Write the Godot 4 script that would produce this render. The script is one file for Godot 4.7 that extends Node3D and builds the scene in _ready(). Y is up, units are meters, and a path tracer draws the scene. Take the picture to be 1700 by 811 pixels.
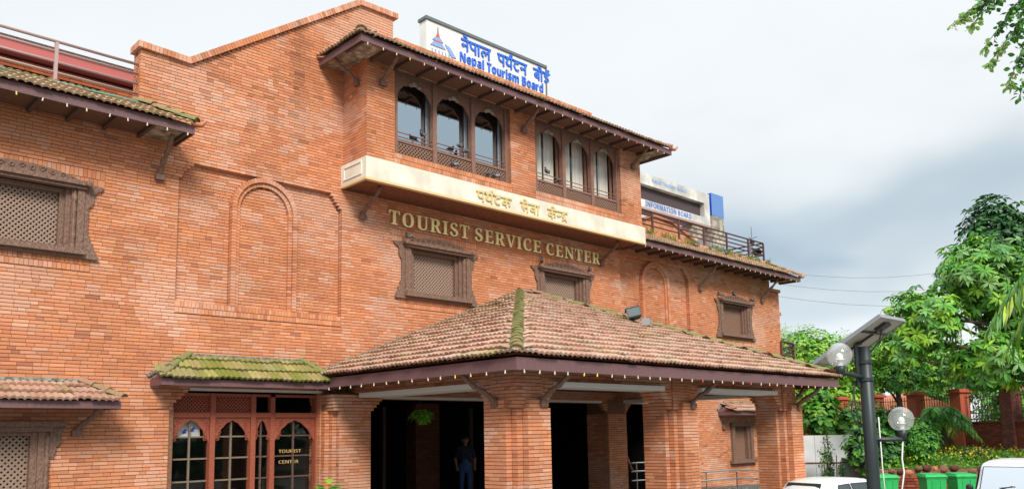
extends Node3D
# x runs along the facade, z out of it towards the viewer, y up; metres. The facade's face is the plane z = 0.
const GROUND := -0.4
const EYE := Vector3(0.0, 2.2, 15.0)
var M := {}
var rng := RandomNumberGenerator.new()
var cam: Camera3D
var tone := FastNoiseLite.new()
var patch := FastNoiseLite.new()
var moss := FastNoiseLite.new()
var bricks := {"building": [], "porch": []}
var tiles := {"building": [], "porch": []}


class MB:
	var st := SurfaceTool.new()

	func _init(smooth := false) -> void:
		st.begin(Mesh.PRIMITIVE_TRIANGLES)
		st.set_smooth_group(0 if smooth else -1)

	func smooth(on: bool) -> void:
		st.set_smooth_group(0 if on else -1)

	func tri(a: Vector3, b: Vector3, c: Vector3) -> void:  # counter-clockwise seen from outside
		st.add_vertex(a)
		st.add_vertex(c)
		st.add_vertex(b)

	func quad(a: Vector3, b: Vector3, c: Vector3, d: Vector3) -> void:
		tri(a, b, c)
		tri(a, c, d)

	func hexa(p: Array) -> void:  # 0-3 lower ring (counter-clockwise from above), 4-7 upper ring
		quad(p[3], p[2], p[1], p[0])
		quad(p[4], p[5], p[6], p[7])
		for i in 4:
			var j := (i + 1) % 4
			quad(p[i], p[j], p[j + 4], p[i + 4])

	func box(c: Vector3, s: Vector3, b := Basis()) -> void:
		var h := s * 0.5
		var p := []
		for y in [-h.y, h.y]:
			for k in [Vector2(-h.x, h.z), Vector2(h.x, h.z), Vector2(h.x, -h.z), Vector2(-h.x, -h.z)]:
				p.append(c + b * Vector3(k.x, y, k.y))
		hexa(p)

	func span(a: Vector3, b: Vector3) -> void:
		box((a + b) * 0.5, (b - a).abs())

	func bar(a: Vector3, b: Vector3, w: float, h: float, up := Vector3.UP) -> void:
		var z := (b - a).normalized()
		if absf(z.dot(up)) > 0.98:
			up = Vector3.RIGHT
		var x := up.cross(z).normalized()
		box((a + b) * 0.5, Vector3(w, h, a.distance_to(b)), Basis(x, z.cross(x), z))

	func prism(poly: PackedVector2Array, z0: float, z1: float, xf := Transform3D()) -> void:
		if Geometry2D.is_polygon_clockwise(poly):
			poly = poly.duplicate()
			poly.reverse()
		var t := Geometry2D.triangulate_polygon(poly)
		for i in range(0, t.size(), 3):
			var a := poly[t[i]]
			var b := poly[t[i + 1]]
			var c := poly[t[i + 2]]
			if (b - a).cross(c - a) < 0.0:
				var s := b
				b = c
				c = s
			tri(xf * Vector3(a.x, a.y, z1), xf * Vector3(b.x, b.y, z1), xf * Vector3(c.x, c.y, z1))
			tri(xf * Vector3(a.x, a.y, z0), xf * Vector3(c.x, c.y, z0), xf * Vector3(b.x, b.y, z0))
		for i in poly.size():
			var a := poly[i]
			var b := poly[(i + 1) % poly.size()]
			quad(xf * Vector3(a.x, a.y, z0), xf * Vector3(b.x, b.y, z0), xf * Vector3(b.x, b.y, z1), xf * Vector3(a.x, a.y, z1))

	func tube(pts: Array, radii: Array, sides := 8, caps := true) -> void:
		var rings := []
		var last := Vector3.ZERO
		for i in pts.size():
			var d: Vector3 = (pts[mini(i + 1, pts.size() - 1)] - pts[maxi(i - 1, 0)]).normalized()
			var x: Vector3 = last
			if i == 0:
				x = d.cross(Vector3.UP if absf(d.y) < 0.9 else Vector3.RIGHT)
			x = (x - d * x.dot(d)).normalized()
			last = x
			var y := d.cross(x)
			var ring := []
			var r: float = radii[mini(i, radii.size() - 1)]
			for k in sides:
				var a := TAU * k / sides
				ring.append(pts[i] + (x * cos(a) + y * sin(a)) * r)
			rings.append(ring)
		for i in rings.size() - 1:
			for k in sides:
				var j := (k + 1) % sides
				quad(rings[i][k], rings[i][j], rings[i + 1][j], rings[i + 1][k])
		if caps:
			for k in range(1, sides - 1):
				tri(rings[0][0], rings[0][k + 1], rings[0][k])
				tri(rings[-1][0], rings[-1][k], rings[-1][k + 1])

	func lathe(profile: Array, xf: Transform3D, sides := 12) -> void:  # profile: Vector2(radius, height), from below
		for i in profile.size() - 1:
			var p: Vector2 = profile[i]
			var q: Vector2 = profile[i + 1]
			for k in sides:
				var a := TAU * k / sides
				var b := TAU * (k + 1) / sides
				var u := Vector3(cos(a), 0, -sin(a))
				var v := Vector3(cos(b), 0, -sin(b))
				var up := Vector3.UP
				if p.x > 0.0001:
					tri(xf * (u * p.x + up * p.y), xf * (v * p.x + up * p.y), xf * (v * q.x + up * q.y))
				if q.x > 0.0001:
					tri(xf * (u * p.x + up * p.y), xf * (v * q.x + up * q.y), xf * (u * q.x + up * q.y))

	func ball(c: Vector3, r: Vector3, b := Basis(), sides := 12, rows := 8) -> void:
		var prof := []
		for i in rows + 1:
			var a := PI * i / rows - PI / 2
			prof.append(Vector2(cos(a) if i > 0 and i < rows else 0.0, sin(a)))
		lathe(prof, Transform3D(b * Basis.from_scale(r), c), sides)

	func mesh() -> ArrayMesh:
		st.generate_normals()
		return st.commit()


# ---------------------------------------------------------------- nodes
func thing(called: String, label: String, category: String, at := Vector3.ZERO, group := "", turn := 0.0) -> Node3D:
	var o := Node3D.new()
	o.name = called
	o.position = at
	o.rotation.y = turn
	add_child(o, true)
	return tag(o, label, category, group)


func tag(o: Node3D, label: String, category: String, group := "") -> Node3D:
	o.set_meta("label", label)
	o.set_meta("category", category)
	if group:
		o.set_meta("group", group)
	return o


func put(called: String, mesh: Mesh, m: Material, parent: Node3D = self, at := Transform3D()) -> MeshInstance3D:
	# shapes are given in the world's axes; a thing turned or copied later carries them along
	var o := MeshInstance3D.new()
	o.name = called
	o.mesh = mesh
	o.material_override = m
	o.transform = at
	if parent != self and not parent is MeshInstance3D and not parent.has_meta("own_axes"):
		o.position -= parent.position
	parent.add_child(o, true)
	return o


func build(called: String, mb: MB, m: Material, parent: Node3D = self) -> MeshInstance3D:
	return put(called, mb.mesh(), m, parent)


func struct(called: String, mb: MB, m: Material) -> MeshInstance3D:
	var o := build(called, mb, m)
	o.set_meta("kind", "structure")
	return o


func many(called: String, mesh: Mesh, list: Array, m: Material, parent: Node3D) -> MultiMeshInstance3D:
	var mm := MultiMesh.new()
	mm.transform_format = MultiMesh.TRANSFORM_3D
	mm.use_colors = true
	mm.mesh = mesh
	mm.instance_count = list.size()
	for i in list.size():
		mm.set_instance_transform(i, list[i][0])
		mm.set_instance_color(i, list[i][1])
	var o := MultiMeshInstance3D.new()
	o.name = called
	o.multimesh = mm
	o.material_override = m
	if parent != self and not parent is MeshInstance3D and not parent.has_meta("own_axes"):
		o.position -= parent.position
	parent.add_child(o, true)
	o.set_meta("kind", "stuff")
	return o


# ---------------------------------------------------------------- materials
func lin(r: float, g: float, b: float) -> Color:
	return Color(r, g, b).linear_to_srgb()


func noise_tex(freq: float, lo: float, hi: float, size := 256, oct := 4, seed_ := 1, normal := false) -> NoiseTexture2D:
	var n := FastNoiseLite.new()
	n.seed = seed_
	n.frequency = freq
	n.fractal_octaves = oct
	var t := NoiseTexture2D.new()
	t.width = size
	t.height = size
	t.seamless = true
	t.noise = n
	if normal:
		t.as_normal_map = true
		t.bump_strength = 6.0
	else:
		var r := Gradient.new()
		r.set_color(0, Color(lo, lo, lo))
		r.set_color(1, Color(hi, hi, hi))
		t.color_ramp = r
	return t


func mat(r: float, g: float, b: float, rough := 0.85, metal := 0.0, spec := 0.5) -> StandardMaterial3D:
	var m := StandardMaterial3D.new()
	m.albedo_color = lin(r, g, b)
	m.roughness = rough
	m.metallic = metal
	m.metallic_specular = spec
	return m


func tri(m: StandardMaterial3D, tex: Texture2D, scale := Vector3.ONE, bump: Texture2D = null, strength := 0.5) -> StandardMaterial3D:
	m.albedo_texture = tex
	if bump:
		m.normal_enabled = true
		m.normal_texture = bump
		m.normal_scale = strength
	m.uv1_triplanar = true
	m.uv1_world_triplanar = true
	m.uv1_scale = scale
	return m


func materials() -> void:
	var grain := noise_tex(0.05, 0.74, 1.0, 256, 5, 3)
	var fine := noise_tex(0.12, 0.84, 1.0, 256, 4, 5)
	var stain := noise_tex(0.012, 0.45, 1.0, 512, 6, 9)
	var bump := noise_tex(0.09, 0, 1, 256, 4, 7, true)
	M.mortar = tri(mat(0.25, 0.125, 0.072, 0.95), grain, Vector3(1.1, 1.1, 1.1))
	M.brick = tri(mat(1, 1, 1, 0.92, 0.0, 0.3), fine, Vector3(2.3, 2.9, 2.3), bump, 0.5)
	M.brick.vertex_color_use_as_albedo = true
	M.tile = tri(mat(1, 1, 1, 0.9, 0.0, 0.3), grain, Vector3(1.7, 1.7, 1.7), bump, 0.6)
	M.tile.vertex_color_use_as_albedo = true
	M.fascia = tri(mat(0.17, 0.088, 0.095, 0.6), fine, Vector3(0.9, 0.25, 0.9))
	M.wood = tri(mat(0.25, 0.145, 0.105, 0.75), grain, Vector3(2.0, 0.5, 2.0), bump, 0.6)
	M.wood_dark = tri(mat(0.14, 0.08, 0.06, 0.8), grain, Vector3(2.0, 0.6, 2.0), bump, 0.6)
	M.slat = tri(mat(0.34, 0.235, 0.18, 0.8), fine, Vector3(3, 3, 3))
	M.slat_brown = tri(mat(0.26, 0.15, 0.105, 0.8), fine, Vector3(3, 3, 3))
	M.bay_wood = tri(mat(0.30, 0.155, 0.115, 0.6), grain, Vector3(2.2, 0.5, 2.2))
	M.red_wood = tri(mat(0.42, 0.105, 0.055, 0.6), grain, Vector3(3.2, 1.2, 3.2), bump, 0.7)
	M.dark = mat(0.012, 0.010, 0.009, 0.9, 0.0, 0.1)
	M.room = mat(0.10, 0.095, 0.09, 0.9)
	M.soffit = tri(mat(0.62, 0.55, 0.42, 0.85), stain, Vector3(0.7, 0.7, 0.7))
	M.cream = tri(mat(0.78, 0.74, 0.63, 0.7), noise_tex(0.012, 0.86, 1.0, 256, 5, 31), Vector3(0.5, 0.35, 0.5))
	M.cream_trim = mat(0.62, 0.48, 0.26, 0.6)
	M.lintel = tri(mat(0.86, 0.84, 0.78, 0.7), fine, Vector3(0.9, 0.9, 0.9))
	M.gold = tri(mat(0.96, 0.76, 0.36, 0.38, 0.55), fine, Vector3(4, 4, 4))
	M.gold_side = mat(0.62, 0.44, 0.16, 0.5, 0.1)
	M.white = tri(mat(0.78, 0.80, 0.78, 0.6), noise_tex(0.01, 0.88, 1.0, 256, 5, 41), Vector3(0.4, 0.3, 0.4))
	M.white_dirty = tri(mat(0.74, 0.74, 0.71, 0.8), noise_tex(0.012, 0.72, 1.0, 256, 5, 71), Vector3(0.35, 0.25, 0.35))
	M.blue = mat(0.02, 0.13, 0.62, 0.45)
	M.blue_light = tri(mat(0.13, 0.27, 0.62, 0.55), fine, Vector3(1, 1, 1))
	M.blue_deep = mat(0.01, 0.05, 0.50, 0.5)
	M.blue_faded = mat(0.20, 0.33, 0.60, 0.7)
	M.blue_sign = mat(0.07, 0.17, 0.50, 0.6)
	M.hose = mat(0.04, 0.30, 0.26, 0.5)
	M.pink = mat(0.44, 0.11, 0.105, 0.6)
	M.board_dark = tri(mat(0.075, 0.055, 0.06, 0.7), fine, Vector3(1, 1, 1))
	M.grey_metal = mat(0.32, 0.34, 0.36, 0.45, 0.6)
	M.grey_edge = mat(0.14, 0.16, 0.17, 0.5, 0.3)
	M.rail_pink = tri(mat(0.46, 0.33, 0.32, 0.55, 0.1), fine, Vector3(3, 3, 3))
	M.rail_brown = tri(mat(0.13, 0.05, 0.045, 0.6, 0.1), fine, Vector3(3, 3, 3))
	M.steel = mat(0.62, 0.62, 0.60, 0.25, 0.9)
	M.black_pole = tri(mat(0.028, 0.040, 0.044, 0.45, 0.2), fine, Vector3(4, 1, 4))
	M.black = mat(0.02, 0.02, 0.022, 0.5)
	M.rubber = mat(0.03, 0.03, 0.03, 0.9)
	M.glass = mat(0.01, 0.014, 0.014, 0.02, 0.0, 0.6)
	M.glass.albedo_color.a = 0.12
	M.glass.transparency = BaseMaterial3D.TRANSPARENCY_ALPHA
	M.bay_glass = mat(0.42, 0.50, 0.55, 0.03, 1.0)  # sun-reflecting glass
	M.globe = mat(0.85, 0.9, 0.92, 0.04, 0.0, 0.7)
	M.globe.albedo_color.a = 0.16
	M.globe.transparency = BaseMaterial3D.TRANSPARENCY_ALPHA
	M.car_glass = mat(0.03, 0.05, 0.05, 0.04, 0.0, 0.8)
	M.windscreen = mat(0.40, 0.43, 0.46, 0.06, 0.85)
	M.curtain = mat(0.88, 0.85, 0.78, 0.9)
	M.curtain.backlight_enabled = true
	M.curtain.backlight = lin(0.3, 0.28, 0.22)
	M.car_paint = mat(0.80, 0.81, 0.82, 0.25, 0.0, 0.6)
	M.car_paint.clearcoat_enabled = true
	M.bin_green = tri(mat(0.026, 0.47, 0.12, 0.5), noise_tex(0.02, 0.82, 1.0, 256, 4, 51), Vector3(1, 1, 1))
	M.bounce_paving = tri(mat(0.24, 0.23, 0.215, 0.95), grain, Vector3(0.6, 0.6, 0.6))  # unseen forecourt paving, made pale to bounce light onto columns and soffits
	M.paving = tri(mat(0.26, 0.25, 0.23, 0.9), grain, Vector3(0.8, 0.8, 0.8))
	M.lawn = tri(mat(0.10, 0.30, 0.022, 0.95), noise_tex(0.03, 0.7, 1.0, 512, 6, 15), Vector3(0.5, 0.5, 0.5))
	M.hoard = tri(mat(0.60, 0.62, 0.65, 0.6), noise_tex(0.01, 0.85, 1.0, 256, 5, 61), Vector3(0.3, 0.3, 0.3))
	M.red_wall = tri(mat(0.24, 0.065, 0.05, 0.9), stain, Vector3(0.5, 0.5, 0.5), bump, 0.6)
	M.red_pillar = tri(mat(0.46, 0.095, 0.05, 0.85), fine, Vector3(0.5, 0.5, 0.5))
	M.stone_grey = tri(mat(0.20, 0.24, 0.235, 0.6), stain, Vector3(1, 1, 1))
	M.plaster = tri(mat(0.66, 0.60, 0.50, 0.9), stain, Vector3(0.4, 0.4, 0.4))
	M.bark = tri(mat(0.14, 0.105, 0.08, 0.95), grain, Vector3(2, 0.6, 2), bump, 1.0)
	M.leaf = mat(1, 1, 1, 0.5, 0.0, 0.5)
	M.leaf.vertex_color_use_as_albedo = true
	M.leaf.backlight_enabled = true
	M.leaf.backlight = lin(0.38, 0.46, 0.12)
	M.skin = mat(0.30, 0.16, 0.10, 0.6)
	M.hair = mat(0.012, 0.010, 0.009, 0.5)
	M.shirt_dark = tri(mat(0.02, 0.024, 0.05, 0.9), fine, Vector3(4, 4, 4))
	M.shirt_red = tri(mat(0.62, 0.02, 0.05, 0.9), fine, Vector3(4, 4, 4))
	M.jeans = tri(mat(0.045, 0.12, 0.30, 0.9), grain, Vector3(4, 2, 4))
	M.bulb_shell = mat(0.70, 0.60, 0.42, 0.4)
	M.bulb_yellow = mat(0.85, 0.60, 0.10, 0.35)
	M.bulb_red = mat(0.60, 0.10, 0.06, 0.35)
	M.pigeon = tri(mat(0.075, 0.085, 0.105, 0.8), fine, Vector3(6, 6, 6))
	M.tc = mat(0.42, 0.15, 0.08, 0.9)
	M.soil = mat(0.06, 0.045, 0.03, 0.95)
	M.mossy = tri(mat(0.34, 0.36, 0.30, 0.95), stain, Vector3(1.5, 1.5, 1.5))


# ---------------------------------------------------------------- bricks and tiles, one by one
func box_unit() -> ArrayMesh:  # x, y about the middle, the face at z = 0, the back at z = -1; no back face
	var b := MB.new()
	var a := [Vector3(-0.5, -0.5, 0), Vector3(0.5, -0.5, 0), Vector3(0.5, 0.5, 0), Vector3(-0.5, 0.5, 0)]
	b.quad(a[0], a[1], a[2], a[3])
	for i in 4:
		var p: Vector3 = a[i]
		var q: Vector3 = a[(i + 1) % 4]
		b.quad(p + Vector3(0, 0, -1), q + Vector3(0, 0, -1), q, p)
	return b.mesh()


func brick_tone(p: Vector3) -> Color:
	var w := p.x * 1.3 + p.z * 1.7
	var n := tone.get_noise_2d(w, p.y * 1.6)
	var pale := smoothstep(0.02, 0.42, patch.get_noise_2d(w * 1.1, p.y * 2.2) + rng.randf_range(-0.22, 0.22))
	var r := rng.randf()
	var c := Color(0.525, 0.186, 0.076)
	if r < 0.24:
		c = Color(0.585, 0.242, 0.120)
	elif r < 0.40:
		c = Color(0.475, 0.153, 0.060)
	elif r < 0.425:
		c = Color(0.33, 0.10, 0.045)
	elif r < 0.60:
		c = Color(0.575, 0.196, 0.066)
	c = c.lerp(Color(0.61, 0.345, 0.245), 0.24 + 0.60 * pale)
	# rain streaks down the face, soot under the copings, blooms of salt
	var streak := smoothstep(0.16, 0.55, patch.get_noise_2d(w * 7.0, p.y * 0.55 + 40.0) + rng.randf_range(-0.1, 0.1))
	var high := smoothstep(5.5, 9.5, p.y)
	var salt := smoothstep(0.34, 0.58, tone.get_noise_2d(w * 2.1 + 90.0, p.y * 3.4) + rng.randf_range(-0.16, 0.16))
	c = c.lerp(Color(0.66, 0.47, 0.38), 0.42 * salt)
	c = c * (1.0 - streak * (0.08 + 0.17 * high))
	return (c * (1.0 + 0.20 * n + rng.randf_range(-0.08, 0.08))) * 1.2


func lay(into: Array, f: Transform3D, x0: float, x1: float, y0: float, y1: float, inside: Variant = null, opt := {}) -> void:
	var course: float = opt.get("course", 0.0625)
	var length: float = opt.get("length", 0.235)
	var deep: float = opt.get("deep", 0.075)
	var joint: float = opt.get("joint", 0.0095)
	var step := 0.03
	var rows := maxi(1, roundi((y1 - y0) / course))
	course = (y1 - y0) / rows
	for r in rows:
		var y := y0 + (r + 0.5) * course
		var off := length * (0.5 * (r % 2) + rng.randf_range(-0.16, 0.16))
		var runs := []
		if inside == null:
			runs.append([x0, x1])
		else:
			var start := INF
			var n := int(ceil((x1 - x0) / step))
			for i in n + 1:
				var x := x0 + i * step
				var on: bool = i < n and inside.call(x + step * 0.5, y)
				if on and start == INF:
					start = x
				elif not on and start < INF:
					runs.append([start, minf(x, x1)])
					start = INF
		for run in runs:
			var a: float = run[0]
			var shift := fposmod(a + off, length)
			var x := a
			var first := length - shift
			if first < 0.05:
				first += length
			while x < run[1] - 0.012:
				var l := first if x == a else length
				if length > 0.15 and rng.randf() < 0.26 and x != a:
					l = length * 0.5
				if run[1] - x - l < 0.05:
					l = run[1] - x
				l = minf(l, run[1] - x)
				var c := f * Vector3(x + l * 0.5, y, 0.0)
				var b := f.basis * Basis.from_scale(Vector3(maxf(l - joint * 0.7, 0.008), course - joint * 1.15, deep))
				var at := c + f.basis.z * rng.randf_range(-0.0022, 0.0022)
				into.append([Transform3D(b, at), opt.tone.call(c) if opt.has("tone") else brick_tone(c)])
				x += l


func along(p: Vector3, q: Vector3) -> Transform3D:  # a wall's frame: x from p to q, y up, z out of the wall
	var x := (q - p).normalized()
	return Transform3D(Basis(x, Vector3.UP, x.cross(Vector3.UP)), p)


func face(x0: float, y0: float, z: float) -> Transform3D:
	return Transform3D(Basis(), Vector3(x0, y0, z))


func lay_ring(into: Array, plan: Array, y0: float, y1: float, opt := {}) -> void:  # plan: Vector2(x, z), front edge from left to right first
	for i in plan.size():
		var a: Vector2 = plan[i]
		var b: Vector2 = plan[(i + 1) % plan.size()]
		var f := along(Vector3(a.x, 0, a.y), Vector3(b.x, 0, b.y))
		lay(into, f, 0.0, a.distance_to(b), y0, y1, null, opt)


func core(mb: MB, plan: Array, y0: float, y1: float, inset := 0.012) -> void:  # the mortar behind a ring of bricks
	var poly := PackedVector2Array()
	for p in plan:
		poly.append(Vector2(p.x, -p.y))
	var shrunk := Geometry2D.offset_polygon(poly, -inset)
	if shrunk.is_empty():
		shrunk = [poly]
	mb.prism(shrunk[0], y0, y1, Transform3D(Basis(Vector3.RIGHT, Vector3(0, 0, -1), Vector3.UP), Vector3.ZERO))


func tile_mesh() -> ArrayMesh:  # x across 0..1, y up the slope from the lip, z out of the roof; unit width, scaled when laid
	var b := MB.new()
	var prof := []
	for i in 13:
		var u := i / 12.0
		var w := fposmod(u * 2.0, 1.0)
		prof.append(Vector2(u - 0.5, 0.006 + 0.030 * pow(absf(sin(PI * w)), 0.7) * (1.0 if i < 12 else 0.6)))
	for i in 12:
		var p: Vector2 = prof[i]
		var q: Vector2 = prof[i + 1]
		var lift := 0.052
		var a := Vector3(p.x, 0, p.y + lift)
		var c := Vector3(q.x, 0, q.y + lift)
		b.quad(a, c, Vector3(q.x, 0.44, q.y * 0.8), Vector3(p.x, 0.44, p.y * 0.8))
		b.quad(Vector3(p.x, 0.004, p.y + lift - 0.042), Vector3(q.x, 0.004, q.y + lift - 0.042), c, a)
	return b.mesh()


func tile_tone(p: Vector3, green: float) -> Color:
	var n := moss.get_noise_3d(p.x * 1.2, p.y * 1.2, p.z * 1.2)
	var r := rng.randf()
	var c := Color(0.46, 0.272, 0.20)
	if r < 0.28:
		c = Color(0.49, 0.325, 0.245)
	elif r < 0.42:
		c = Color(0.37, 0.21, 0.15)
	elif r < 0.58:
		c = Color(0.42, 0.335, 0.265)
	elif r < 0.56:
		c = Color(0.22, 0.12, 0.09)
	var m := clampf(smoothstep(0.22, 0.62, n + rng.randf_range(-0.15, 0.15)) * 0.5 + green + rng.randf_range(-0.12, 0.12) * signf(green), 0.0, 1.0)
	c = c.lerp(Color(0.20, 0.205, 0.045) if rng.randf() < 0.7 else Color(0.30, 0.29, 0.09), m)
	return c.lerp(Color(0.455, 0.285, 0.21), 0.35 * (1.0 - m)) * (1.2 + rng.randf_range(-0.10, 0.10))


# eave: where the roof's lower edge starts; f.x runs along it, f.y up the slope. left and right: how the two ends draw in per metre up the slope
func lay_tiles(into: Array, f: Transform3D, width: float, length: float, left: float, right: float, green := 0.0, wide := 0.23, show := 0.345) -> void:
	var rows := int(ceil(length / show))
	for r in rows:
		var y := r * show
		var a := left * (y + 0.12)
		var b := width - right * (y + 0.12)
		var n := int(ceil(width / wide))
		for i in n:
			var x := (i + 0.5) * wide
			if x < a - 0.02 or x > b + 0.02:
				continue
			var s := Vector3(wide * 1.04, minf(1.0, (length - y + 0.06) / 0.44), 1.0)
			var at := f * Vector3(x, y + rng.randf_range(-0.022, 0.018), rng.randf_range(0.0, 0.014))
			var tilt := Basis(f.basis.z, rng.randf_range(-0.035, 0.035)) * Basis(f.basis.x, rng.randf_range(-0.02, 0.02))
			into.append([Transform3D(tilt * f.basis * Basis.from_scale(s), at), tile_tone(at, green)])


func slope(eave: Vector3, x: Vector3, up: Vector3) -> Transform3D:
	var y := up.normalized()
	return Transform3D(Basis(x.normalized(), y, x.normalized().cross(y)), eave)


func cap_mesh() -> ArrayMesh:  # a ridge tile along y: an upside-down gutter, 0.40 long, slightly wider at its lower end
	var b := MB.new()
	var n := 6
	for i in n:
		var a0 := PI * i / n
		var a1 := PI * (i + 1) / n
		var p := [Vector3(cos(a0) * 0.118, 0, sin(a0) * 0.085 + 0.015), Vector3(cos(a1) * 0.118, 0, sin(a1) * 0.085 + 0.015)]
		var q := [Vector3(cos(a0) * 0.10, 0.42, sin(a0) * 0.072 - 0.01), Vector3(cos(a1) * 0.10, 0.42, sin(a1) * 0.072 - 0.01)]
		b.quad(p[0], q[0], q[1], p[1])
		b.quad(p[0] * Vector3(0.86, 1, 0.8), p[0], p[1], p[1] * Vector3(0.86, 1, 0.8))
		b.tri(Vector3(0, 0.02, 0.0), p[0] * Vector3(0.9, 0, 0.85) + Vector3(0, 0.02, 0), p[1] * Vector3(0.9, 0, 0.85) + Vector3(0, 0.02, 0))
	return b.mesh()


func caps(roof: Node3D, a: Vector3, b: Vector3, green: float, step := 0.33, wide := 1.0) -> void:  # ridge tiles from a (low) to b (high), each a part of the roof
	var n := maxi(1, roundi(a.distance_to(b) / step))
	var y := (b - a).normalized()
	var x := y.cross(Vector3.UP).normalized()
	var mesh: ArrayMesh = M.cap_mesh
	for i in n:
		var at := a.lerp(b, float(i) / n) + Vector3(0, 0.05, 0)
		var bs := Basis(x, y, x.cross(y)).rotated(x.cross(y), rng.randf_range(-0.08, 0.08)) * Basis.from_scale(Vector3(wide, 1.0, wide))
		var g := clampf(green + rng.randf_range(-0.3, 0.3), 0.0, 1.0)
		put("ridge_tile", mesh, M.cap_mats[mini(3, int(g * 4.0))], roof, Transform3D(bs, at))


func in_view(p: Vector3) -> float:  # 0 outside the picture, else 1 / distance squared
	var q := cam.transform.affine_inverse() * p
	if q.z > -0.5:
		return 0.0
	var d := -q.z
	if absf(q.x / d) > 0.61 or q.y / d < -0.19 or q.y / d > 0.39:
		return 0.0
	return 1.0 / p.distance_squared_to(cam.position)


# the pieces that show largest become parts of their own; the others of the kind one part
func share_out(list: Array, mesh: Mesh, m: StandardMaterial3D, called: String, rest: String, holder: Node3D, root: Node3D, most := 290) -> void:
	var scored := []
	for i in list.size():
		var t: Transform3D = list[i][0]
		var v := in_view(t.origin)
		if v > 0.0 and t.basis.z.normalized().dot(cam.position - t.origin) > 0.0:
			scored.append([v * t.basis.x.length() * t.basis.y.length() * (t.basis.z.normalized().dot((cam.position - t.origin).normalized())), i])
	scored.sort_custom(func(a, b): return a[0] > b[0] or (a[0] == b[0] and a[1] < b[1]))
	var single := {}
	for k in mini(most, scored.size()):
		single[scored[k][1]] = true
	var palette := {}
	var left := []
	for i in list.size():
		if not single.has(i):
			left.append(list[i])
			continue
		var c: Color = list[i][1]
		var key := Vector3i(roundi(c.r * 14), roundi(c.g * 22), roundi(c.b * 22))
		if not palette.has(key):
			var v: StandardMaterial3D = m.duplicate()
			v.vertex_color_use_as_albedo = false
			v.albedo_color = c.linear_to_srgb()
			palette[key] = v
		var o := put(called, mesh, palette[key], holder)
		o.transform = list[i][0]
	many(rest, mesh, left, m, root)


func sky_picture() -> ImageTexture:
	# an overcast sky: a bright layer, made brighter above the view to light the facade, slow variation, one slate-blue bank low to the right of the building
	var w := 1024
	var h := 512
	var im := Image.create(w, h, false, Image.FORMAT_RGBF)
	var n := FastNoiseLite.new()
	n.seed = 12
	n.frequency = 1.0
	n.fractal_octaves = 5
	var big := FastNoiseLite.new()
	big.seed = 4
	big.frequency = 0.9
	big.fractal_octaves = 3
	for j in h:
		var el := PI * 0.5 - PI * (j + 0.5) / h
		for i in w:
			var az := wrapf(TAU * (i + 0.5) / w, -PI, PI)
			var d := Vector3(sin(az) * cos(el), sin(el), -cos(az) * cos(el))
			# the layer is seen in perspective: towards the horizon its features lie flat
			var k := 1.0 / (maxf(d.y, 0.0) + 0.22)
			var p := Vector3(d.x * k, d.y * 2.2, d.z * k)
			var a := n.get_noise_3dv(p * 0.85)
			var b := big.get_noise_3dv(p * 0.5 + Vector3(7, 0, 3))
			var deg := rad_to_deg(az)
			var e := rad_to_deg(el)
			var bank := exp(-pow((deg - 67.0 + 26.0 * a) / 15.0, 2.0) - pow((e - 12.8 + 6.0 * a) / 3.7, 2.0))
			var thin := clampf(bank * 0.78 + smoothstep(0.0, 0.42, -b + 0.95 * a + 0.25 * n.get_noise_3dv(p * 2.3) - 0.08) * 0.30 * smoothstep(2.0, 9.0, e) * (1.0 - smoothstep(35.0, 70.0, e) * 0.5), 0.0, 1.0)
			var c := Color(0.80, 0.845, 0.87).lerp(Color(0.40, 0.515, 0.61), thin) * 0.42
			var up := 0.97 + 0.07 * a + 1.7 * smoothstep(0.48, 1.0, d.y)
			var low := smoothstep(10.0, 5.0, absf(e)) * 0.07
			c = c * (up + low)
			if e < 0.0:
				c = Color(0.12, 0.125, 0.11)
			im.set_pixel(i, j, c)
	return ImageTexture.create_from_image(im)


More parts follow.
